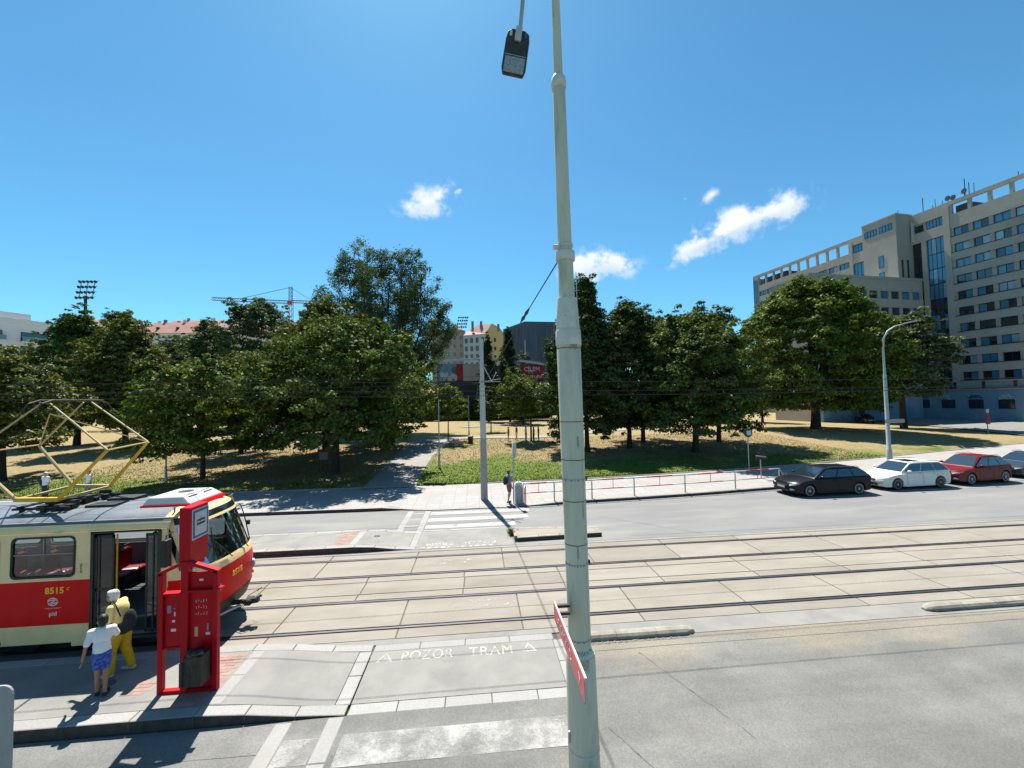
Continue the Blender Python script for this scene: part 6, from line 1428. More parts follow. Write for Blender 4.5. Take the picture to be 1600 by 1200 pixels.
tree('linden_tree', -47.0, 66.0, 'dark green tree in the second row at left', 12.5, 6.5, 1.5, 'dome', 190, 110, .45, 'leaf_dark', .3, 1.3, 13)
tree('ash_tree', -44.0, 86.0, 'dark grey green bushy tree under the crane jib', 24.5, 9.5, 4, 'dome', 330, 120, .55, 'leaf_grey', .5, 1.5, 14)
tree('ash_tree', -55.0, 88.0, 'grey green tree left of the bushy one under the crane', 20.0, 7.0, 4, 'dome', 210, 110, .55, 'leaf_grey', .5, 1.5, 15)
tree('pine_tree', -66.0, 96.0, 'thin dark pine before the red roofed houses', 19.5, 4.8, 9, 'dome', 100, 100, .5, 'leaf_pine', .35, 1.3, 16)
tree('linden_tree', -23.5, 66.0, 'dark tree low behind the broad maple', 12.0, 6.0, 1.5, 'dome', 170, 110, .45, 'leaf_dark', .3, 1.2, 17)
# the tall loose poplar, several leaders
pt = [(-15.5, 63.0, 31.5, 4.2), (-11.8, 62.0, 30.0, 3.8), (-19.5, 63.5, 29.8, 4.0), (-8.2, 63.0, 25.0, 4.2)]
def poplar():
    global rng
    rng = np.random.default_rng(77); X0, Y0_ = -14.0, 63.0; t = thing('poplar_tree', (X0, Y0_, hz(X0, Y0_)), 'tallest tree, loose feathery poplar with several leaders behind the maples', 'tree')
    Vs = []; tk = MB(); lm = MB()
    leaders = [(-9.6, 18.5, .3), (-8.8, 22.5, -.6), (-7.5, 26.0, .6), (-5.9, 28.6, -.3), (-4.2, 29.9, .5), (-2.4, 30.6, -.5), (-.6, 29.6, .4), (1.0, 28.0, -.3), (2.9, 29.6, .4), (4.6, 28.8, -.4), (6.2, 27.2, .3), (7.7, 24.0, -.5), (9.0, 20.5, .2), (9.9, 16.5, -.3), (-4.8, 23.5, 2.2), (-1.2, 25.0, -2.4), (2.0, 24.0, 2.4), (5.0, 22.5, -2.0), (-7.0, 20.0, -2.0), (7.4, 18.0, 2.0)]
    for li, (dx, H_, dy) in enumerate(leaders):
        base = np.array([dx*.10, dy*.1, 3.0]); tip = np.array([dx, dy*2.2, H_*.955]); ctrl = np.array([dx*.62, dy*2, H_*.5])
        def bez(s): return (1-s)**2*base+2*s*(1-s)*ctrl+s*s*tip
        lm.tube([tuple(bez(s)) for s in np.linspace(0, .97, 8)], list(np.linspace(.24, .03, 8)), 7)
        nb = 52
        for k in range(nb):
            s = rng.uniform(.12, 1.0)**.85; p = bez(s); L = (1.3+2.9*(1-s)**.6)*rng.uniform(.55, 1.1); a = rng.uniform(0, 6.28)
            d = np.array([math.cos(a)*.75+dx*.03, math.sin(a)*.75, rng.uniform(.25, .95)]); d /= np.linalg.norm(d)
            q = p+d*L; lm.tube([tuple(p), tuple(q)], [.035, .01], 4, cap=False)
            n = 125; ff = rng.uniform(.15, 1.05, n)[:, None]; spread = rng.normal(size=(n, 3))*(.42*(1.15-ff)+.12)
            cc = p+(q-p)*ff+spread; nr = rng.normal(size=(n, 3))*.8+np.array([0, 0, .55])
            Vs.append(leaves(cc, nr, .27, .8))
    V = np.concatenate(Vs); part('crown', np_mesh('crown', V, np.arange(len(V)).reshape(-1, 4), M['leaf_grey']), None, t)
    tk.tube([(0, 0, -.3), (0, 0, .4), (.1, 0, 3.2), (0, 0, 8)], [.75, .55, .42, .28], 12); part('trunk', tk, M['bark'], t, smooth=True); part('limb', lm, M['bark'], t, smooth=True)
poplar()
tree('young_tree', -3.45, 47.3, 'slim young tree with pale yellow green crown beside the path', 6.1, 2.5, 2.3, 'egg', 62, 95, .24, 'leaf_green', .07, .62, 20)
tree('young_tree', 1.9, 60.0, 'small dark young tree behind the grey tram pole', 6.0, 2.2, 2.0, 'egg', 50, 95, .3, 'leaf_dark', .08, .7, 21)
tree('young_tree', 6.0, 46.0, 'young tree with round crown over the distant group', 7.3, 2.9, 2.9, 'dome', 110, 115, .27, 'leaf_green', .10, .72, 22, lean=(-1.3, 0))
tree('young_tree', 8.5, 76.0, 'dark small tree at the far edge of the dry lawn', 7.8, 4.2, 1.6, 'dome', 100, 100, .4, 'leaf_mid', .16, 1.0, 23)
tree('spruce_tree', 2.3, 88.0, 'dark conifer left of the distant dark building', 17.5, 3.0, 2, 'cone', 120, 110, .36, 'leaf_pine', .2, .9, 24)
tree('spruce_tree', 6.8, 86.0, 'pointed dark conifer before the yellow gable house', 18.4, 3.3, 2, 'cone', 130, 110, .36, 'leaf_pine', .2, .9, 25)
tree('ash_tree', 13.5, 114.0, 'bright green treetop below the dark building', 16.5, 4.5, 2, 'dome', 110, 100, .45, 'leaf_grey', .2, 1.1, 26)
# the dark trio right of the lamp pole
tree('maple_tree', 10.4, 38.3, 'pointed dark tree directly behind the big lamp pole', 15.8, 4.9, 1.5, 'cone', 380, 150, .30, 'leaf_dark', .24, .92, 30)
tree('maple_tree', 15.0, 39.5, 'dark tree with two peaks, second right of the lamp pole', 13.8, 4.8, 2.0, 'egg', 250, 140, .30, 'leaf_dark', .24, .95, 31)
tree('maple_tree', 17.6, 42.3, 'dark tree hidden behind the two peaked one', 13.6, 5.6, 2.2, 'egg', 230, 120, .31, 'leaf_dark', .22, .95, 32)
tree('maple_tree', 19.9, 36.0, 'broad dark tree with yellowing top, right of the dark pair', 12.0, 5.7, 1.9, 'dome', 400, 150, .30, 'leaf_mid', .28, 1.0, 33)
tree('maple_tree', 25.0, 40.5, 'lower olive tree between the broad dark tree and the round one', 12.8, 5.0, 2.3, 'egg', 220, 130, .31, 'leaf_olive', .22, 1.0, 34)
tree('chestnut_tree', 44.3, 50.0, 'big round chestnut tree with thick trunk at right', 18.6, 9.9, 2.3, 'dome', 640, 170, .38, 'leaf_green', .55, 1.2, 35, limbs=26, rz_=.9, lumps=.3)
tree('acacia_tree', 61.0, 53.5, 'light feathery tree behind the curved street lamp', 15.6, 5.0, 4.5, 'dome', 240, 120, .40, 'leaf_grey', .4, 1.35, 36, squash=.5, lean=(1.0, 0))
tree('linden_tree', 71.0, 69.5, 'dark tree trunk and crown behind the chestnut tree', 14.5, 6.0, 4, 'dome', 150, 110, .45, 'leaf_dark', .45, 1.2, 37)
tree('young_tree', 49.5, 67.0, 'small far tree seen left of the chestnut trunk', 9.5, 4.0, 2.2, 'dome', 90, 100, .40, 'leaf_mid', .2, 1.1, 38)
tree('linden_tree', 41.0, 76.0, 'far tree filling the gap between olive tree and chestnut', 19.0, 6.0, 3.5, 'dome', 120, 100, .5, 'leaf_mid', .3, 1.3, 39)
# far wooded mass along the back of the park
def wood(name, segs, leaf, lsize, seed, n):
    global rng
    rng = np.random.default_rng(seed); Vs = []
    for (xa, ya, xb, yb, h0, h1, thick) in segs:
        for k in range(n):
            s = rng.uniform(0, 1); x, y = xa+(xb-xa)*s, ya+(yb-ya)*s+rng.uniform(-thick, thick); h = h0+(h1-h0)*s; z = hz(x, y)+rng.uniform(.1, 1)**.8*h*(.8+.2*math.sin(x*.5)); c = np.array([x, y, z])
            m_ = 120; d = rng.normal(size=(m_, 3)); d /= np.linalg.norm(d, axis=1, keepdims=True); Vs.append(leaves(c+d*np.array([1.9, 1.9, 1.2])*rng.uniform(.5, 1, (m_, 1)), d+np.array([0, 0, .8])+rng.normal(size=(m_, 3))*.4, lsize))
    V = np.concatenate(Vs); tag(part(name, np_mesh(name, V, np.arange(len(V)).reshape(-1, 4), M[leaf])), kind='stuff')
wood('far_shrubbery', [(-95, 92, -30, 96, 9, 9, 3), (-30, 96, 8, 99, 6, 5, 2), (8, 90, 30, 92, 8, 9, 3), (22, 66, 60, 100, 6, 9, 3)], 'leaf_dark', .6, 50, 95)
wood('far_shrubbery', [(52, 98, 78, 128, 9, 10, 3), (32, 104, 60, 112, 9, 9, 3)], 'leaf_dark', .7, 51, 90)
# short grass blades on the lawns nearest to the camera
def lawn_blades(n=110000):
    global rng
    rng = np.random.default_rng(5); X = rng.uniform(-32, 34, n); Y = 27+rng.uniform(0, 1, n)**1.5*24
    le = np.interp(X, [-80, -16, -6, 0, 6.5, 11, 20.4, 33, 45], [28.5, 26.9, 26.8, 26.8, 26.95, 27.3, 28.6, 30.9, 34])
    px = np.interp(Y, [26, 34, 39, 44, 50], [-5.7, -6.0, -6.1, -5.6, -5]); pw = np.interp(Y, [26, 39, 50], [1.75, 1.9, 3.3]); ok = (Y > le+.1) & (np.abs(X-px) > pw) & (Y < 49); X, Y = X[ok], Y[ok]; n = len(X)
    Z = height(X, Y)-.02; a = rng.uniform(0, 6.28, n); h = rng.uniform(.04, .13, n); w = rng.uniform(.015, .04, n); l = rng.uniform(.02, .08, n); b2 = rng.uniform(0, 6.28, n)
    dx, dy = np.cos(a)*w, np.sin(a)*w; lx, ly = np.cos(b2)*l, np.sin(b2)*l
    V = np.stack([np.stack([X-dx, Y-dy, Z], 1), np.stack([X+dx, Y+dy, Z], 1), np.stack([X+lx, Y+ly, Z+h], 1)], 1).reshape(-1, 3)
    tag(part('grass', np_mesh('grass', V, np.arange(len(V)).reshape(-1, 3), M['lawn'])), kind='stuff')
lawn_blades()

# ------------------------------------------------------------------ buildings
M['facade'] = mat('beige_concrete_facade', (.56, .51, .44), (.62, .57, .49), scale=.25, rough=.85, c3=(.47, .43, .37), scale3=.12)
M['facade2'] = mat('beige_panel', (.52, .475, .41), (.58, .53, .455), scale=.3, rough=.85, c3=(.44, .405, .35), scale3=.1)
def bglass(n, c, rough=.06): return mat(n, c, tuple(x*.7 for x in c), scale=.35, rough=rough, spec=1.0, metal=.0, coat=.6)
M['glass_blue'] = bglass('blue_glass_pane', (.06, .30, .52)); M['glass_dk'] = bglass('dark_glass_pane', (.012, .022, .035)); M['glass_lt'] = bglass('pale_blind_pane', (.42, .66, .78), .2); M['frame_dk'] = mat('dark_window_frame', (.03, .035, .045), rough=.5)
OX, OY = 92.5, 72.4; th = R(96.902)
ob = thing('office_building', (OX, OY, 0), 'long beige office slab with blue glazing behind the trees at right', 'building', rz=th)
# local frame: x runs away from the camera along the wall, y points out of the wall towards the park
def lb(name, bars, mt, par=None):
    b = MB()
    for a in bars: b.box(*a)
    return part(name, b, M[mt], par or ob)
ROOF, S0 = 42.6, 0.0
zrow = lambda r_: 37.0-(r_*3.12)          # top of the window band r
NB = 11
lb('core', [(-42, -2.2, -16, -.62, 0, 38.3), (-2.2, 46.6, -16, -.62, 0, 38.3)], 'facade2')
lb('roof_slab', [(-42, 46.9, -.55, .0, ROOF-.75, ROOF), (-42, 46.9, -16, -15.5, ROOF-.75, ROOF)], 'facade')
lb('end_wall', [(46.4, 46.9, -16, 0, 0, ROOF-.75)], 'facade')
# right wing: window columns repeat every 2.85 m
cols = [(-2.35-2.83*k-2.25, -2.35-2.83*k) for k in range(10)]
for r_ in range(NB):
    zt = zrow(r_)+.15; zb = zt-1.55
    zt0 = zrow(r_-1)+.15-1.55 if r_ > 0 else 39.9
    lb('spandrel', [(-42, -1.92, -.62, 0, zt+.0, zt0)], 'facade')
    if r_ > 0: pass
    for c0, c1 in cols: lb('pier', [(c1, c1+.58, -.62, -.12, zb, zt)], 'facade2')
lb('spandrel', [(-42, -1.92, -.62, 0, .0, zrow(NB-1)+.15-1.55)], 'facade')
def bwin(x0, x1, z0, z1, y=-.4, panes=2, glassy='glass_blue', frame='frame_dk', rows=1, d=.06):
    f = MB(); t_ = .07
    f.box(x0, x1, y, y+d, z0, z0+t_); f.box(x0, x1, y, y+d, z1-t_, z1); f.box(x0, x0+t_, y, y+d, z0+t_, z1-t_); f.box(x1-t_, x1, y, y+d, z0+t_, z1-t_)
    for i in range(1, panes): xx = x0+(x1-x0)*i/panes; f.box(xx-t_/2, xx+t_/2, y, y+d, z0+t_, z1-t_)
    w_ = part('window', f, M[frame], ob)
    for i in range(panes):
        g = MB(); a, c = x0+(x1-x0)*i/panes, x0+(x1-x0)*(i+1)/panes; g.box(a+.02, c-.02, y-.02, y+.02, z0+.02, z1-.02); 
        mt = glassy if isinstance(glassy, str) else rnd.choice(glassy); part('pane', g, M[mt], w_)
for r_ in range(NB):
    zt = zrow(r_)+.15
    for k, (c0, c1) in enumerate(cols[:6]):
        lit = r_ < 4+max(0, k-1)*1.3 or rnd.random() < .12  # lit and shaded panes set by glass colour, split along a diagonal
        bwin(c0, c1, zt-1.52, zt-.03, panes=2, glassy=['glass_blue', 'glass_blue', 'glass_lt', 'glass_dk'] if lit else ['glass_dk', 'glass_dk', 'glass_blue'])
for r_ in range(NB):
    zt = zrow(r_)+.15; lb('sill_ledge', [(-42, -1.93, .001, .10, zt-1.66, zt-1.56)], 'frame_dk')
# open roof loggia of the right wing: posts under the slab
for c0, c1 in cols: lb('roof_post', [(c1+.02, c1+.5, -.5, -.05, 39.9, ROOF-.75)], 'facade')
lb('roof_parapet', [(-42, 46.9, -.62, -.0, 38.3, 39.0)], 'facade') if False else None
for a in [(-4.4, -2.3, -9, -1.2, 39.0, 41.6), (36.0, 44.0, -9, -1.2, 38.3, 41.2), (14.6, 18.0, -9, -1.2, 38.3, 41.5), (-8.5, -7.0, -6, -2, 38.3, 40.4)]: lb('roof_plant', [a], 'frame_dk')
# strip between right wing and tower: vertical piers and glass
lb('corner_pier', [(-1.92, -.9, -.6, .12, 0, ROOF-.75)], 'facade'); lb('corner_pier', [(2.05, 2.85, -.6, .06, 0, 36.4)], 'facade'); 
lb('spandrel', [(-.9, 4.6, -.6, .0, 36.4, 38.5), (-.9, 4.6, -.6, 0, 40.3, ROOF-.75), (-.9, 4.6, -.6, -.3, 38.5, 40.3)], 'facade')
bwin(-.75, 1.95, 38.6, 40.2, y=-.28, panes=5); bwin(2.5, 3.9, 38.5, 40.0, y=-.28, panes=2, glassy='glass_dk')
for k in range(11):
    z1 = 36.35-k*3.1; bwin(-.88, 2.03, z1-3.08, z1, y=-.30, panes=4, glassy=['glass_blue', 'glass_blue', 'glass_lt'] if k < 4 else ['glass_dk', 'glass_dk', 'glass_blue'])  # upper panes coloured as lit, lower ones dark as in shade
    bwin(2.87, 4.55, z1-3.08, z1, y=-.45, panes=1, glassy=['glass_dk'])
# tower, standing proud of the wall
TZ = 42.75
lb('tower', [(4.6, 11.3, -.6, 3.9, 0, TZ)], 'facade2')
lb('tower_cap', [(4.5, 11.4, -.6, 4.0, TZ, TZ+.3)], 'facade')
def ywin(x, y0, y1, z0, z1, m_='glass_dk', nm='window', par=None):   # window in a face that looks along -x
    f = MB(); f.box(x-.05, x+.02, y0, y1, z0, z1); w_ = part(nm, f, M['frame_dk'], par or ob); g = MB(); g.box(x-.07, x-.05, y0+.06, y1-.06, z0+.06, z1-.06); part('pane', g, M[m_], w_)
for y in (1.0, 2.5): ywin(4.6, y, y+.45, 24.0, 33.2)
for x0 in (5.3, 8.3): bwin(x0, x0+2.5, 39.9, 41.3, y=3.90, panes=4)
for z1 in (35.0, 31.4): bwin(7.2, 8.2, z1-2.6, z1, y=3.90, panes=1)
# left wing
lb('corner_pier', [(11.3, 14.1, -.6, .1, 0, 36.4), (16.6, 17.4, -.6, .12, 0, ROOF-.75), (45.0, 46.9, -.6, 0, 0, ROOF-.75)], 'facade')
lb('spandrel', [(11.3, 16.6, -.6, 0, 36.4, 38.9), (11.3, 16.6, -.6, -.3, 38.9, 40.9), (11.3, 16.6, -.6, 0, 40.9, ROOF-.75), (17.4, 45, -.6, 0, 37.3, 39.2)], 'facade')
bwin(14.2, 16.5, 39.0, 40.8, y=-.28, panes=4)
for k in range(9): bwin(14.12, 16.58, 36.35-k*3.1-3.08, 36.35-k*3.1, y=-.3, panes=3)
lc = [(17.8+2.74*k, 17.8+2.74*k+2.2) for k in range(10)]
for c0, c1 in lc: lb('roof_post', [(c1+.02, c1+.5, -.5, -.05, 39.2, ROOF-.75)], 'facade')
for r_ in range(7):
    zt = 37.3-r_*3.12
    lb('spandrel', [(17.4, 45, -.6, 0, zt-3.12, zt-1.5)], 'facade')
    for c0, c1 in lc:
        lb('pier', [(c1, c1+.54, -.6, -.15, zt-1.5, zt)], 'facade2'); bwin(c0, c1, zt-1.48, zt-.03, panes=2, glassy=['glass_blue', 'glass_blue', 'glass_lt'])
bwin(45.3, 46.7, 34, 41, y=-.0, panes=2)
# rooftop clutter
b = MB()
for k in range(26):
    x = rnd.choice([rnd.uniform(-38, -3), rnd.uniform(-5, 4), rnd.uniform(5, 11)]); zz = TZ+.3 if 4.6 < x < 11.3 else ROOF; y = rnd.uniform(-3, -.3); b.tube([(x, y, zz), (x, y, zz+rnd.uniform(.5, 2.2))], .05, 5)
    if k % 4 == 0: b.tube([(x, y, zz+1), (x+.05, y+.15, zz+1)], .5, 12)
b.tube([(-4.2, -.5, ROOF), (-4.2, -.5, ROOF+3.4)], .07, 5); b.tube([(-4.8, -.5, ROOF), (-4.8, -.5, ROOF+2.4)], .06, 5); b.tube([(2.5, -.5, ROOF), (2.5, -.5, ROOF+3)], .07, 5)
part('aerials', b, M['dark_metal'], ob)
lb('downpipe', [(3.95, 4.3, .0, .35, 36.9, 41.0)], 'white')
# lower cross wing in front, its long face looks towards the camera
lw = thing('low_wing', (OX, OY, 0), 'lower beige wing standing across in front of the office slab, mostly behind the chestnut', 'building', rz=th)
def lw_(name, bars, mt):
    b = MB()
    for a in bars: b.box(*a)
    return part(name, b, M[mt], lw)
LXX = 3.0
lw_('wall', [(LXX+.5, LXX+9, .15, 28.5, 0, 28.3)], 'facade2'); lw_('parapet', [(LXX-.1, LXX+9.1, .05, 28.6, 28.3, 28.8)], 'facade')
for r_ in range(8):
    zt = 25.9-r_*3.3; lw_('spandrel', [(LXX, LXX+.5, .15, 28.5, zt, zt+(2.4 if r_ == 0 else 1.75))], 'facade')
    for k in range(10):
        y0 = .9+k*2.75; lw_('pier', [(LXX+.05, LXX+.5, y0-.75, y0, zt-1.55, zt)], 'facade2')
        if r_ < 5: ywin(LXX+.3, y0+.04, y0+1.96, zt-1.5, zt-.04, rnd.choice(['glass_dk', 'glass_dk', 'glass_blue']), par=lw)
lw_('spandrel', [(LXX, LXX+.5, .15, 28.5, 0, 25.9-7*3.3-1.55)], 'facade')
# blue painted ground floor annex with railing on its roof
an = thing('blue_annex', (OX, OY, 0), 'low blue painted annex with dark square windows at the foot of the office slab', 'building', rz=th)
M['blue_wall'] = mat('blue_painted_wall', (.17, .34, .50), (.22, .40, .56), scale=.4, rough=.8, c3=(.42, .52, .58), scale3=.12)
def an_(name, bars, mt, par=None):
    b = MB()
    for a in bars: b.box(*a)
    return part(name, b, M[mt], par or an)
an_('wall', [(-44, 7.5, .1, 5.0, -.5, 5.6)], 'blue_wall'); an_('roof_edge', [(-44, 7.7, -.0+.1, 5.2, 5.6, 5.85)], 'granite')
for k in range(14):
    x = -43+k*3.9; f = an_('window', [(x, x+2.0, 4.99, 5.05, 2.3, 3.9)], 'frame_dk'); g = an_('pane', [(x+.1, x+.97, 5.05, 5.07, 2.4, 3.8), (x+1.03, x+1.9, 5.05, 5.07, 2.4, 3.8)], 'glass_dk', f)
an_('dark_base', [(1.0, 2.9, 5.0, 29, -.5, 4.6)], 'blue_wall'); an_('roof_rail', [(-44, 7.5, 5.0, 5.06, 7.1, 7.2), (-44, 7.5, 5.0, 5.04, 6.5, 6.55)], 'granite')
for k in range(14): an_('rail_post', [(-43.8+k*3.95, -43.4+k*3.95, 4.95, 5.08, 5.85, 7.1)], 'frame_dk')
for k in range(6): scrm = MB(); [scrm.tube([(-20+k*4+rnd.uniform(0, 2.6), 5.02, 4.2+rnd.uniform(-.4, .6)) for _ in range(5)], .05, 4) for _ in range(3)]; part('graffiti', scrm, M['paint_slate'] if k % 2 else M['white'], an)

# left: white apartment block seen end on
def place_pt(xi, F_, z):     # helper in metres: lateral fraction of depth
    return xi*F_, F_, z
wa = thing('apartment_block', (-104, 110, 0), 'white modern apartment block with glass balconies at the left edge', 'building', rz=R(0))
M['render_white'] = mat('white_render', (1.1, 1.08, 1.05), (1.2, 1.18, 1.15), scale=.3, rough=.9); M['render_grey'] = mat('grey_render', (.62, .63, .65), (.70, .70, .72), scale=.3, rough=.9)
M['balcony_glass'] = mat('green_balcony_glass', (.18, .36, .36), rough=.1, spec=.8)
A0, A1 = Vector((-122.0, 74.0, 0)), Vector((-106.0, 110.0, 0)); d_ = (A1-A0).normalized(); nn_ = Vector((d_.y, -d_.x, 0)); Lw = (A1-A0).length
wa.location = A0; wa.rotation_euler.z = math.atan2(d_.y, d_.x)
def wb(name, bars, mt, par=None):
    b = MB()
    for a in bars: b.box(*a)
    return part(name, b, M[mt], par or wa)
wb('wall', [(-14, Lw, 0, 14, 0, 26.6)], 'render_white'); wb('penthouse', [(-14, Lw*.62, 2.0, 13, 26.6, 31.6)], 'render_grey'); wb('penthouse', [(Lw*.62, Lw-1.5, 5, 13, 26.6, 29.4)], 'render_grey'); wb('parapet', [(-14, Lw+.1, -.15, .0, 26.0, 27.2)], 'render_white')
for k in range(6): f = wb('window', [(Lw*.62-26+k*4.2, Lw*.62-26+k*4.2+3, 1.9, 2.0, 27.5, 30.3)], 'frame_dk'); wb('pane', [(Lw*.62-26+k*4.2+.1, Lw*.62-26+k*4.2+2.9, 1.86, 1.9, 27.6, 30.2)], 'glass_blue', f)
for r_ in range(7):
    z = 24.2-r_*3.3
    for x in (Lw-22.5, Lw-17.5, Lw-31, Lw-36): f = wb('window', [(x-1.1, x+1.1, -.06, .0, z-1.9, z)], 'frame_dk'); wb('pane', [(x-1.0, x-.05, -.09, -.06, z-1.8, z-.1), (x+.05, x+1.0, -.09, -.06, z-1.8, z-.1)], 'glass_dk', f)
    for x in (Lw-12.5, Lw-5.0):
        f = wb('window', [(x, x+4.6, -.06, 0, z-2.2, z)], 'frame_dk'); wb('pane', [(x+.1, x+4.5, -.09, -.06, z-2.1, z-.1)], 'glass_dk', f)
        wb('balcony', [(x-.2, x+4.8, -1.3, -.0, z-2.5, z-2.3)], 'render_white'); wb('balcony_glass', [(x-.2, x+4.8, -1.35, -1.3, z-2.3, z-1.2)], 'balcony_glass')
wb('chimney', [(Lw-8, Lw-7.6, 6, 6.4, 29.4, 31.8), (Lw-8.4, Lw-7.2, 6, 6.2, 31.2, 31.5)], 'dark_metal')
sh = thing('low_shed', (-76, 84, 1), 'small white gabled building below the white apartment block', 'building')
b = MB(); b.add([(-10, 0, 0), (4, 0, 0), (4, 0, 10), (-3, 0, 14), (-10, 0, 10), (-10, 10, 0), (4, 10, 0), (4, 10, 10), (-3, 10, 14), (-10, 10, 10)], [(0, 1, 2, 3, 4), (9, 8, 7, 6, 5), (0, 5, 6, 1), (1, 6, 7, 2), (2, 7, 8, 3), (3, 8, 9, 4), (4, 9, 5, 0)]); part('wall', b, M['render_white'], sh); sh.location = (-88, 84, 0)
b = MB(); b.box(-7.5, -5.5, -.05, 0, 6.5, 8.5); part('window', b, M['frame_dk'], sh)

# far houses with red roofs
M['tiles'] = mat('red_roof_tiles', (.62, .30, .23), (.72, .38, .30), scale=.4, rough=.9, stretch=(1, 1, 1)); M['tiles2'] = mat('dusty_roof_tiles', (.54, .32, .28), (.64, .42, .36), scale=.4, rough=.9)
WALLS = [(.95, .76, .38), (1.0, .9, .72), (.88, .76, .60), (1.05, 1.0, .9), (.84, .70, .55)]
def house(x, y, z0, w, dpt, h, rh, wall, roof, label, rz=0, group=None, rows=4, colsn=6, chim=3, first=2.0):
    t = thing('house', (x, y, z0), label, 'house', rz=rz, group=group)
    mt = mat('house_render', WALLS[wall], tuple(c*.9 for c in WALLS[wall]), scale=.3, rough=.9)
    b = MB(); b.box(-w/2, w/2, 0, dpt, 0, h); part('wall', b, mt, t)
    b = MB(); o_ = .4; b.add([(-w/2-o_, -o_, h), (w/2+o_, -o_, h), (w/2+o_, dpt+o_, h), (-w/2-o_, dpt+o_, h), (-w/2-o_, dpt/2, h+rh), (w/2+o_, dpt/2, h+rh)], [(0, 1, 5, 4), (2, 3, 4, 5), (0, 4, 3), (1, 2, 5), (3, 2, 1, 0)]); rf = part('roof', b, M[roof], t)
    for k in range(chim): cx = -w/2+w*(k+.5)/chim+rnd.uniform(-1, 1); b = MB(); b.box(cx-.6, cx+.6, dpt/2-.4+.2, dpt/2+.4+.2, h+rh*.6, h+rh+1.3); part('chimney', b, mt if k % 2 else M['brick'], rf)
    for k in range(colsn//2): cx = -w/2+w*(k+.5)/(colsn//2); b = MB(); b.box(cx-.5, cx+.5, dpt*.13, dpt*.28, h+rh*.24, h+rh*.5); part('skylight', b, M['frame_dk'], rf)
    for r_ in range(rows):
        for c in range(colsn):
            cx = -w/2+w*(c+.5)/colsn; z = h-1.0-r_*3.2; f = MB(); f.box(cx-.6, cx+.6, -.08, 0, z-1.7, z); fo = part('window', f, M['white'], t); g = MB(); g.box(cx-.5, cx-.04, -.1, -.08, z-1.6, z-.1); g.box(cx+.04, cx+.5, -.1, -.08, z-1.6, z-.1); part('pane', g, M['glass_dk'], fo)
    return t
Gh = 'distant red roofed houses left'
house(-196, 218, 12, 26, 14, 33.5, 6.0, 0, 'tiles2', 'yellow walled house with red roof next to the white apartment block', group=Gh)
house(-168, 222, 12, 30, 14, 32.5, 5.5, 4, 'tiles', 'house with wide red roof beneath the floodlight mast', group=Gh)
house(-140, 200, 12, 26, 13, 28.0, 6.2, 3, 'tiles', 'lower house with pinkish red roof and balconies behind the olive trees', group=Gh, rows=6)
house(-150, 236, 14, 40, 14, 34.5, 6.0, 2, 'tiles2', 'long dull roof in the upper row between mast and crane', group=Gh)
house(-112, 232, 14, 30, 14, 32.5, 6.0, 1, 'tiles', 'rightmost red roofed house, partly behind the grey green trees', group=Gh)
house(-90, 236, 14, 20, 12, 30.5, 5.0, 2, 'tiles2', 'small roof seen under the crane tower', group=Gh)
tree('linden_tree', -168.0, 205.0, 'single round treetop above the distant red roofs', 37.5, 6.5, 27, 'round', 80, 90, .9, 'leaf_mid', .5, 2.2, 60, base=12)
# yellow gabled house and pale block in the middle
yg = thing('gabled_house', (4.5, 165, 10), 'tall house with yellow gable and grey front left of the dark building', 'house', rz=R(0))
M['yellow_wall'] = mat('ochre_gable', (.95, .66, .26), (1.02, .74, .34), scale=.2, rough=.9, c3=(.8, .57, .27), scale3=.1); M['grey_wall'] = mat('pale_grey_front', (.70, .67, .62), (.78, .75, .70), scale=.3, rough=.9)
b = MB(); b.add([(-9.8, 0, 0), (-1.0, -4, 0), (-1.0, -4, 22.2), (-9.8, 0, 22.2)], [(0, 1, 2, 3)]); part('front_wall', b, M['grey_wall'], yg)
b = MB(); b.add([(-1.0, -4, 0), (8.4, 5, 0), (8.4, 5, 21.8), (5.2, 2, 25.4), (1.8, -1.3, 26.6), (-1.0, -4, 22.4)], [tuple(range(6))]); part('gable_wall', b, M['yellow_wall'], yg)
b = MB(); b.add([(-9.8, 0, 22.2), (-1.0, -4, 22.2), (1.8, -1.3, 26.8), (-3.5, 4, 27.4), (-8, 6, 25), (8.4, 5, 21.8), (5.2, 2, 25.6)], [(0, 1, 2, 3, 4), (2, 6, 5, 3)]); part('roof', b, M['tiles2'], yg)
b = MB(); b.box(-9.8, 8.4, 5.0, 16, 0, 21.8); part('rear_wall', b, M['grey_wall'], yg)
b = MB(); b.add([(-9.8, 0, 0), (-9.8, 0, 22.2), (-9.8, 8, 22.2), (-9.8, 8, 0)], [(0, 1, 2, 3)]); part('side_wall', b, M['grey_wall'], yg)
for r_ in range(4):
    for c in range(4):
        s = (c+.5)/4; x_, y_ = -9.8+8.8*s, -4*s; z = 20.8-r_*3.3; f = MB(); f.add([(x_-.5, y_+.2-.1, z-1.9), (x_+.5, y_-.25-.1, z-1.9), (x_+.5, y_-.25-.1, z), (x_-.5, y_+.2-.1, z)], [(0, 1, 2, 3)]); fo = part('window', f, M['frame_dk'], yg); g = MB(); g.add([(x_-.4, y_+.16-.14, z-1.8), (x_+.4, y_-.2-.14, z-1.8), (x_+.4, y_-.2-.14, z-.1), (x_-.4, y_+.16-.14, z-.1)], [(0, 1, 2, 3)]); part('pane', g, M['glass_dk'], fo)
for r_ in range(4): z = 21-r_*3.5; f = MB(); f.add([(2.6, -.65, z-1.6), (3.5, .2, z-1.6), (3.5, .2, z), (2.6, -.65, z)], [(0, 1, 2, 3)]); part('window', f, M['frame_dk'], yg)
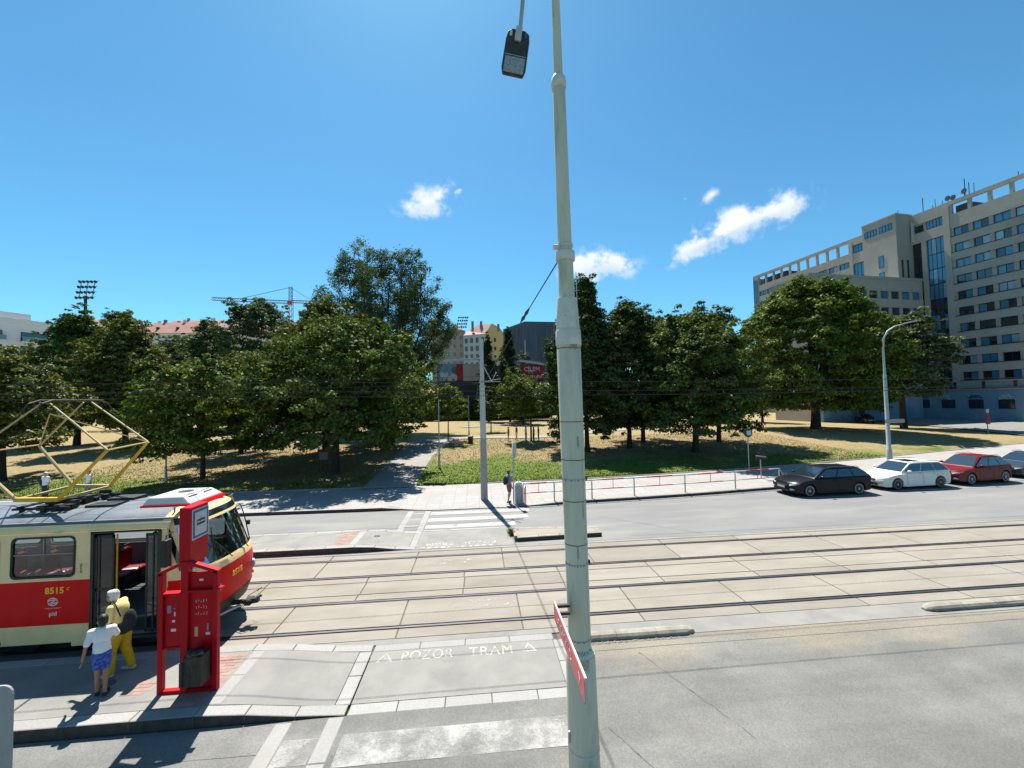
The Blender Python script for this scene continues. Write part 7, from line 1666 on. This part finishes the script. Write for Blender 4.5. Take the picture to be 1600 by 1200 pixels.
for x_ in (-6, -2.5, 4.6): b = MB(); b.box(x_-.5, x_+.5, 1, 2, 24, 28.2 if x_ < 4 else 27); part('chimney', b, M['brick'], yg)
cb = thing('corner_tower_house', (-9.5, 170, 10), 'cream block with small round roof dome behind the poplar edge', 'house')
b = MB(); b.box(-9, 4.5, 0, 14, 0, 24.5); part('wall', b, mat('cream_render', (.60, .50, .36), (.64, .55, .42), scale=.3, rough=.9), cb)
b = MB(); b.ell((1.4, 3, 24.4), (3.4, 3.4, 2.4), seg=18, rings=10); part('dome', b, M['tiles2'], cb, smooth=True)
b = MB(); b.box(-9.4, 4.8, -.3, 14, 24.5, 25.1); part('cornice', b, M['granite'], cb)
for r_ in range(5):
    for c in range(5): x_ = -7.8+c*2.7; z = 23-r_*3.5; f = MB(); f.box(x_-.55, x_+.55, -.1, 0, z-1.9, z); fo = part('window', f, M['white'], cb); g = MB(); g.box(x_-.45, x_+.45, -.13, -.1, z-1.8, z-.1); part('pane', g, M['glass_dk'], fo)
# dark slatted hall
dk = thing('dark_hall', (15.5, 128.0, 2), 'dark grey vertically ribbed box building behind the trees near the centre', 'building')
M['dark_clad'] = mat('dark_blue_grey_cladding', (.14, .18, .24), (.18, .22, .29), scale=.5, rough=.6, stretch=(2, 2, .15), c3=(.13, .15, .18), scale3=.2)
A = Vector((-6.0, 14.0)); B = Vector((0, 0)); C_ = Vector((28, 3.0)); zt = 28.6
b = MB(); b.add([(A.x, A.y, 0), (B.x, B.y, 0), (B.x, B.y, zt), (A.x, A.y, zt-.0), (C_.x, C_.y, 0), (C_.x, C_.y, zt), (C_.x-6, C_.y+14, 0), (C_.x-6, C_.y+14, zt)], [(0, 1, 2, 3), (1, 4, 5, 2), (4, 6, 7, 5), (6, 0, 3, 7), (3, 2, 5, 7)]); part('cladding', b, M['dark_clad'], dk)
for P_, Q_, n in ((A, B, 16), (B, C_, 34)):
    for k in range(n):
        p = P_.lerp(Q_, (k+.5)/n); b = MB(); dd = (Q_-P_).normalized(); nn2_ = Vector((dd.y, -dd.x)); c = p+nn2_*.12; b.bar((c.x, c.y, 0.2), (c.x, c.y, zt-.1), .18, .3, up=(dd.x, dd.y, 0)); part('rib', b, M['dark_clad'], dk)
b = MB(); b.bar((B.x-.1, B.y-.2, 0), (B.x-.1, B.y-.2, zt-6), .5, .3); part('corner_strip', b, M['galv'], dk)
# long low pavilion with white curved roof edge and printed banners
pv = thing('banner_pavilion', (3.0, 103.0, 4.0), 'long low stand with white roof edge and red and blue printed banners', 'building')
PX = np.linspace(-13.5, 14.5, 15)
def rz__(x): return 11.75-.00*x-.012*(x+2)**2*.5
b = MB(); vs = []
for x_ in PX: vs += [(x_, -1.0, rz__(x_)-.0), (x_, -1.0, rz__(x_)+.55), (x_, 6, rz__(x_)+.9)]
b.add(vs, [(3*i+j, 3*i+3+j, 3*i+4+j, 3*i+1+j) for i in range(len(PX)-1) for j in (0, 1)]); part('roof_edge', b, M['white'], pv, smooth=True)
b = MB(); b.box(-13, 14, .2, 6, -6, 10.4); part('wall', b, M['frame_dk'], pv)
M['banner_red'] = mat('banner_red', (.42, .012, .03), (.5, .02, .04), scale=.6, rough=.7); M['banner_blue'] = mat('banner_blue', (.22, .40, .50), (.10, .18, .22), scale=.5, rough=.7, contrast=.9)
for x0, x1, mt in ((-12.8, -8.2, 'banner_blue'), (-8.15, -6.6, 'banner_red'), (-6.55, -1.5, 'facade2'), (4.5, 8.4, 'facade2'), (8.0, 14.3, 'banner_red')):
    b = MB(); b.box(x0, x1, -.35 if mt != 'facade2' else -.2, -.12, 6.6, 10.9 if x0 < 8 else 10.6); part('banner', b, M[mt], pv)
text('banner_text', 'CÍLEM', 1.5, M['sign_white'], pv, (11.0, -.37, 9.3), (R(90), 0, 0), .01, bold=.03)
q = MB()
for k in range(12): q.bar((8.6+k*.42+rnd.uniform(0, .2), -.38, 6.9+rnd.uniform(0, .2)), (8.7+k*.42+rnd.uniform(0, .3), -.38, 7.6+rnd.uniform(0, .3)), .02, .16)
part('banner_lettering', q, M['pale_print'], pv)
b = MB()
for k in range(9): b.ell((-11.9+k*.45, -.36, 7.2+rnd.uniform(0, 1.2)), (.35, .03, .7), seg=10)
part('banner_figures', b, M['render_grey'], pv)
b = MB(); b.box(-30, 16, -.5, .1, -3, 3.2); part('embankment_wall', b, M['frame_dk'], pv)
ww = thing('white_flat_roof', (-62, 118, 0), 'flat pale roof edge glimpsed between the trees at left', 'building'); b = MB(); b.box(-8, 8, 0, 8, 0, 21.5); part('wall', b, M['render_grey'], ww); b = MB(); b.box(-9, 9, -1, 9, 21.5, 22.3); part('roof', b, M['white'], ww)

# floodlight masts and crane
def flood(x, y, z0, zt, s, label, rows, colsn):
    t = thing('floodlight_mast', (x, y, z0), label, 'floodlight mast', group='stadium floodlight masts')
    b = MB(); b.tube([(0, 0, 0), (0, 0, zt-z0-s*.8)], [.55*s/6, .4*s/6], 8); part('mast', b, M['wire'], t)
    b = MB()
    for r_ in range(rows): z = zt-z0-s*.9+r_*s*.9/(rows-1); b.bar((-s/2+r_*.35*s/6, 0, z-.3), (s/2+r_*.35*s/6, 0, z+.3), .12, .12)
    for x_ in (-.35, 0, .35): b.bar((x_*s, 0, zt-z0-s*.95), (x_*s+s*.12, 0, zt-z0), .15, .15)
    part('lamp_rack', b, M['wire'], t)
    for r_ in range(rows):
        for c in range(colsn):
            z = zt-z0-s*.9+r_*s*.9/(rows-1); xx = -s/2+s*(c+.5)/colsn+r_*.35*s/6; b = MB(); b.tube([(xx, -.2, z), (xx+.05, -.75, z-.25)], [.30*s/6, .52*s/6], 8); part('floodlight', b, M['wire'], t)
flood(-143.5, 161, 12, 52.6, 6.6, 'big stadium floodlight mast above the red roofs at left', 4, 5)
flood(-8.2, 225, 14, 52.0, 6.0, 'thin distant floodlight mast left of the yellow gable', 4, 5)
cr_ = thing('tower_crane', (-118.0, 268, 14), 'orange tower crane with long lattice jib above the trees', 'crane')
M['crane_or'] = mat('crane_orange', (.50, .16, .07), rough=.6); M['crane_gr'] = mat('crane_grey', (.22, .25, .29), rough=.6)
def lattice(a, c_, w, n, mt, nm, par):
    a, c_ = Vector(a), Vector(c_); d = (c_-a).normalized(); u = Vector((0, 1, 0)); v = d.cross(u).normalized(); b = MB(); L_ = (c_-a).length
    cn = [u*w/2+v*w/2, u*w/2-v*w/2, -u*w/2-v*w/2, -u*w/2+v*w/2]
    for q_ in cn: b.bar(a+q_, c_+q_, .22, .22)
    for k in range(n):
        p0, p1 = a+d*L_*k/n, a+d*L_*(k+1)/n
        for i in range(4): b.bar(p0+cn[i], p1+cn[(i+1) % 4], .12, .12)
    return part(nm, b, M[mt], par)
lattice((0, 0, 0), (0, 0, 57.5), 2.2, 16, 'crane_or', 'tower', cr_); lattice((0, 0, 57.5), (0, 0, 67), 1.6, 4, 'crane_gr', 'tower_head', cr_)
lattice((-50, 4, 60.2), (-1, 0, 57.0), 1.7, 28, 'crane_gr', 'jib', cr_); lattice((1, 0, 57.5), (15, -1, 56.6), 1.5, 7, 'crane_or', 'counter_jib', cr_)
b = MB(); b.bar((0, 0, 66.6), (-30, 2, 60.3), .25, .25); b.bar((0, 0, 66.6), (13, -1, 58), .22, .22); part('tie_bar', b, M['crane_gr'], cr_)
b = MB(); b.box(13, 17.5, -2, 1, 54.5, 58); part('counterweight', b, M['crane_gr'], cr_); b = MB(); b.box(-1, 1.5, -2.5, -1, 55, 57.5); part('cab', b, M['crane_or'], cr_)
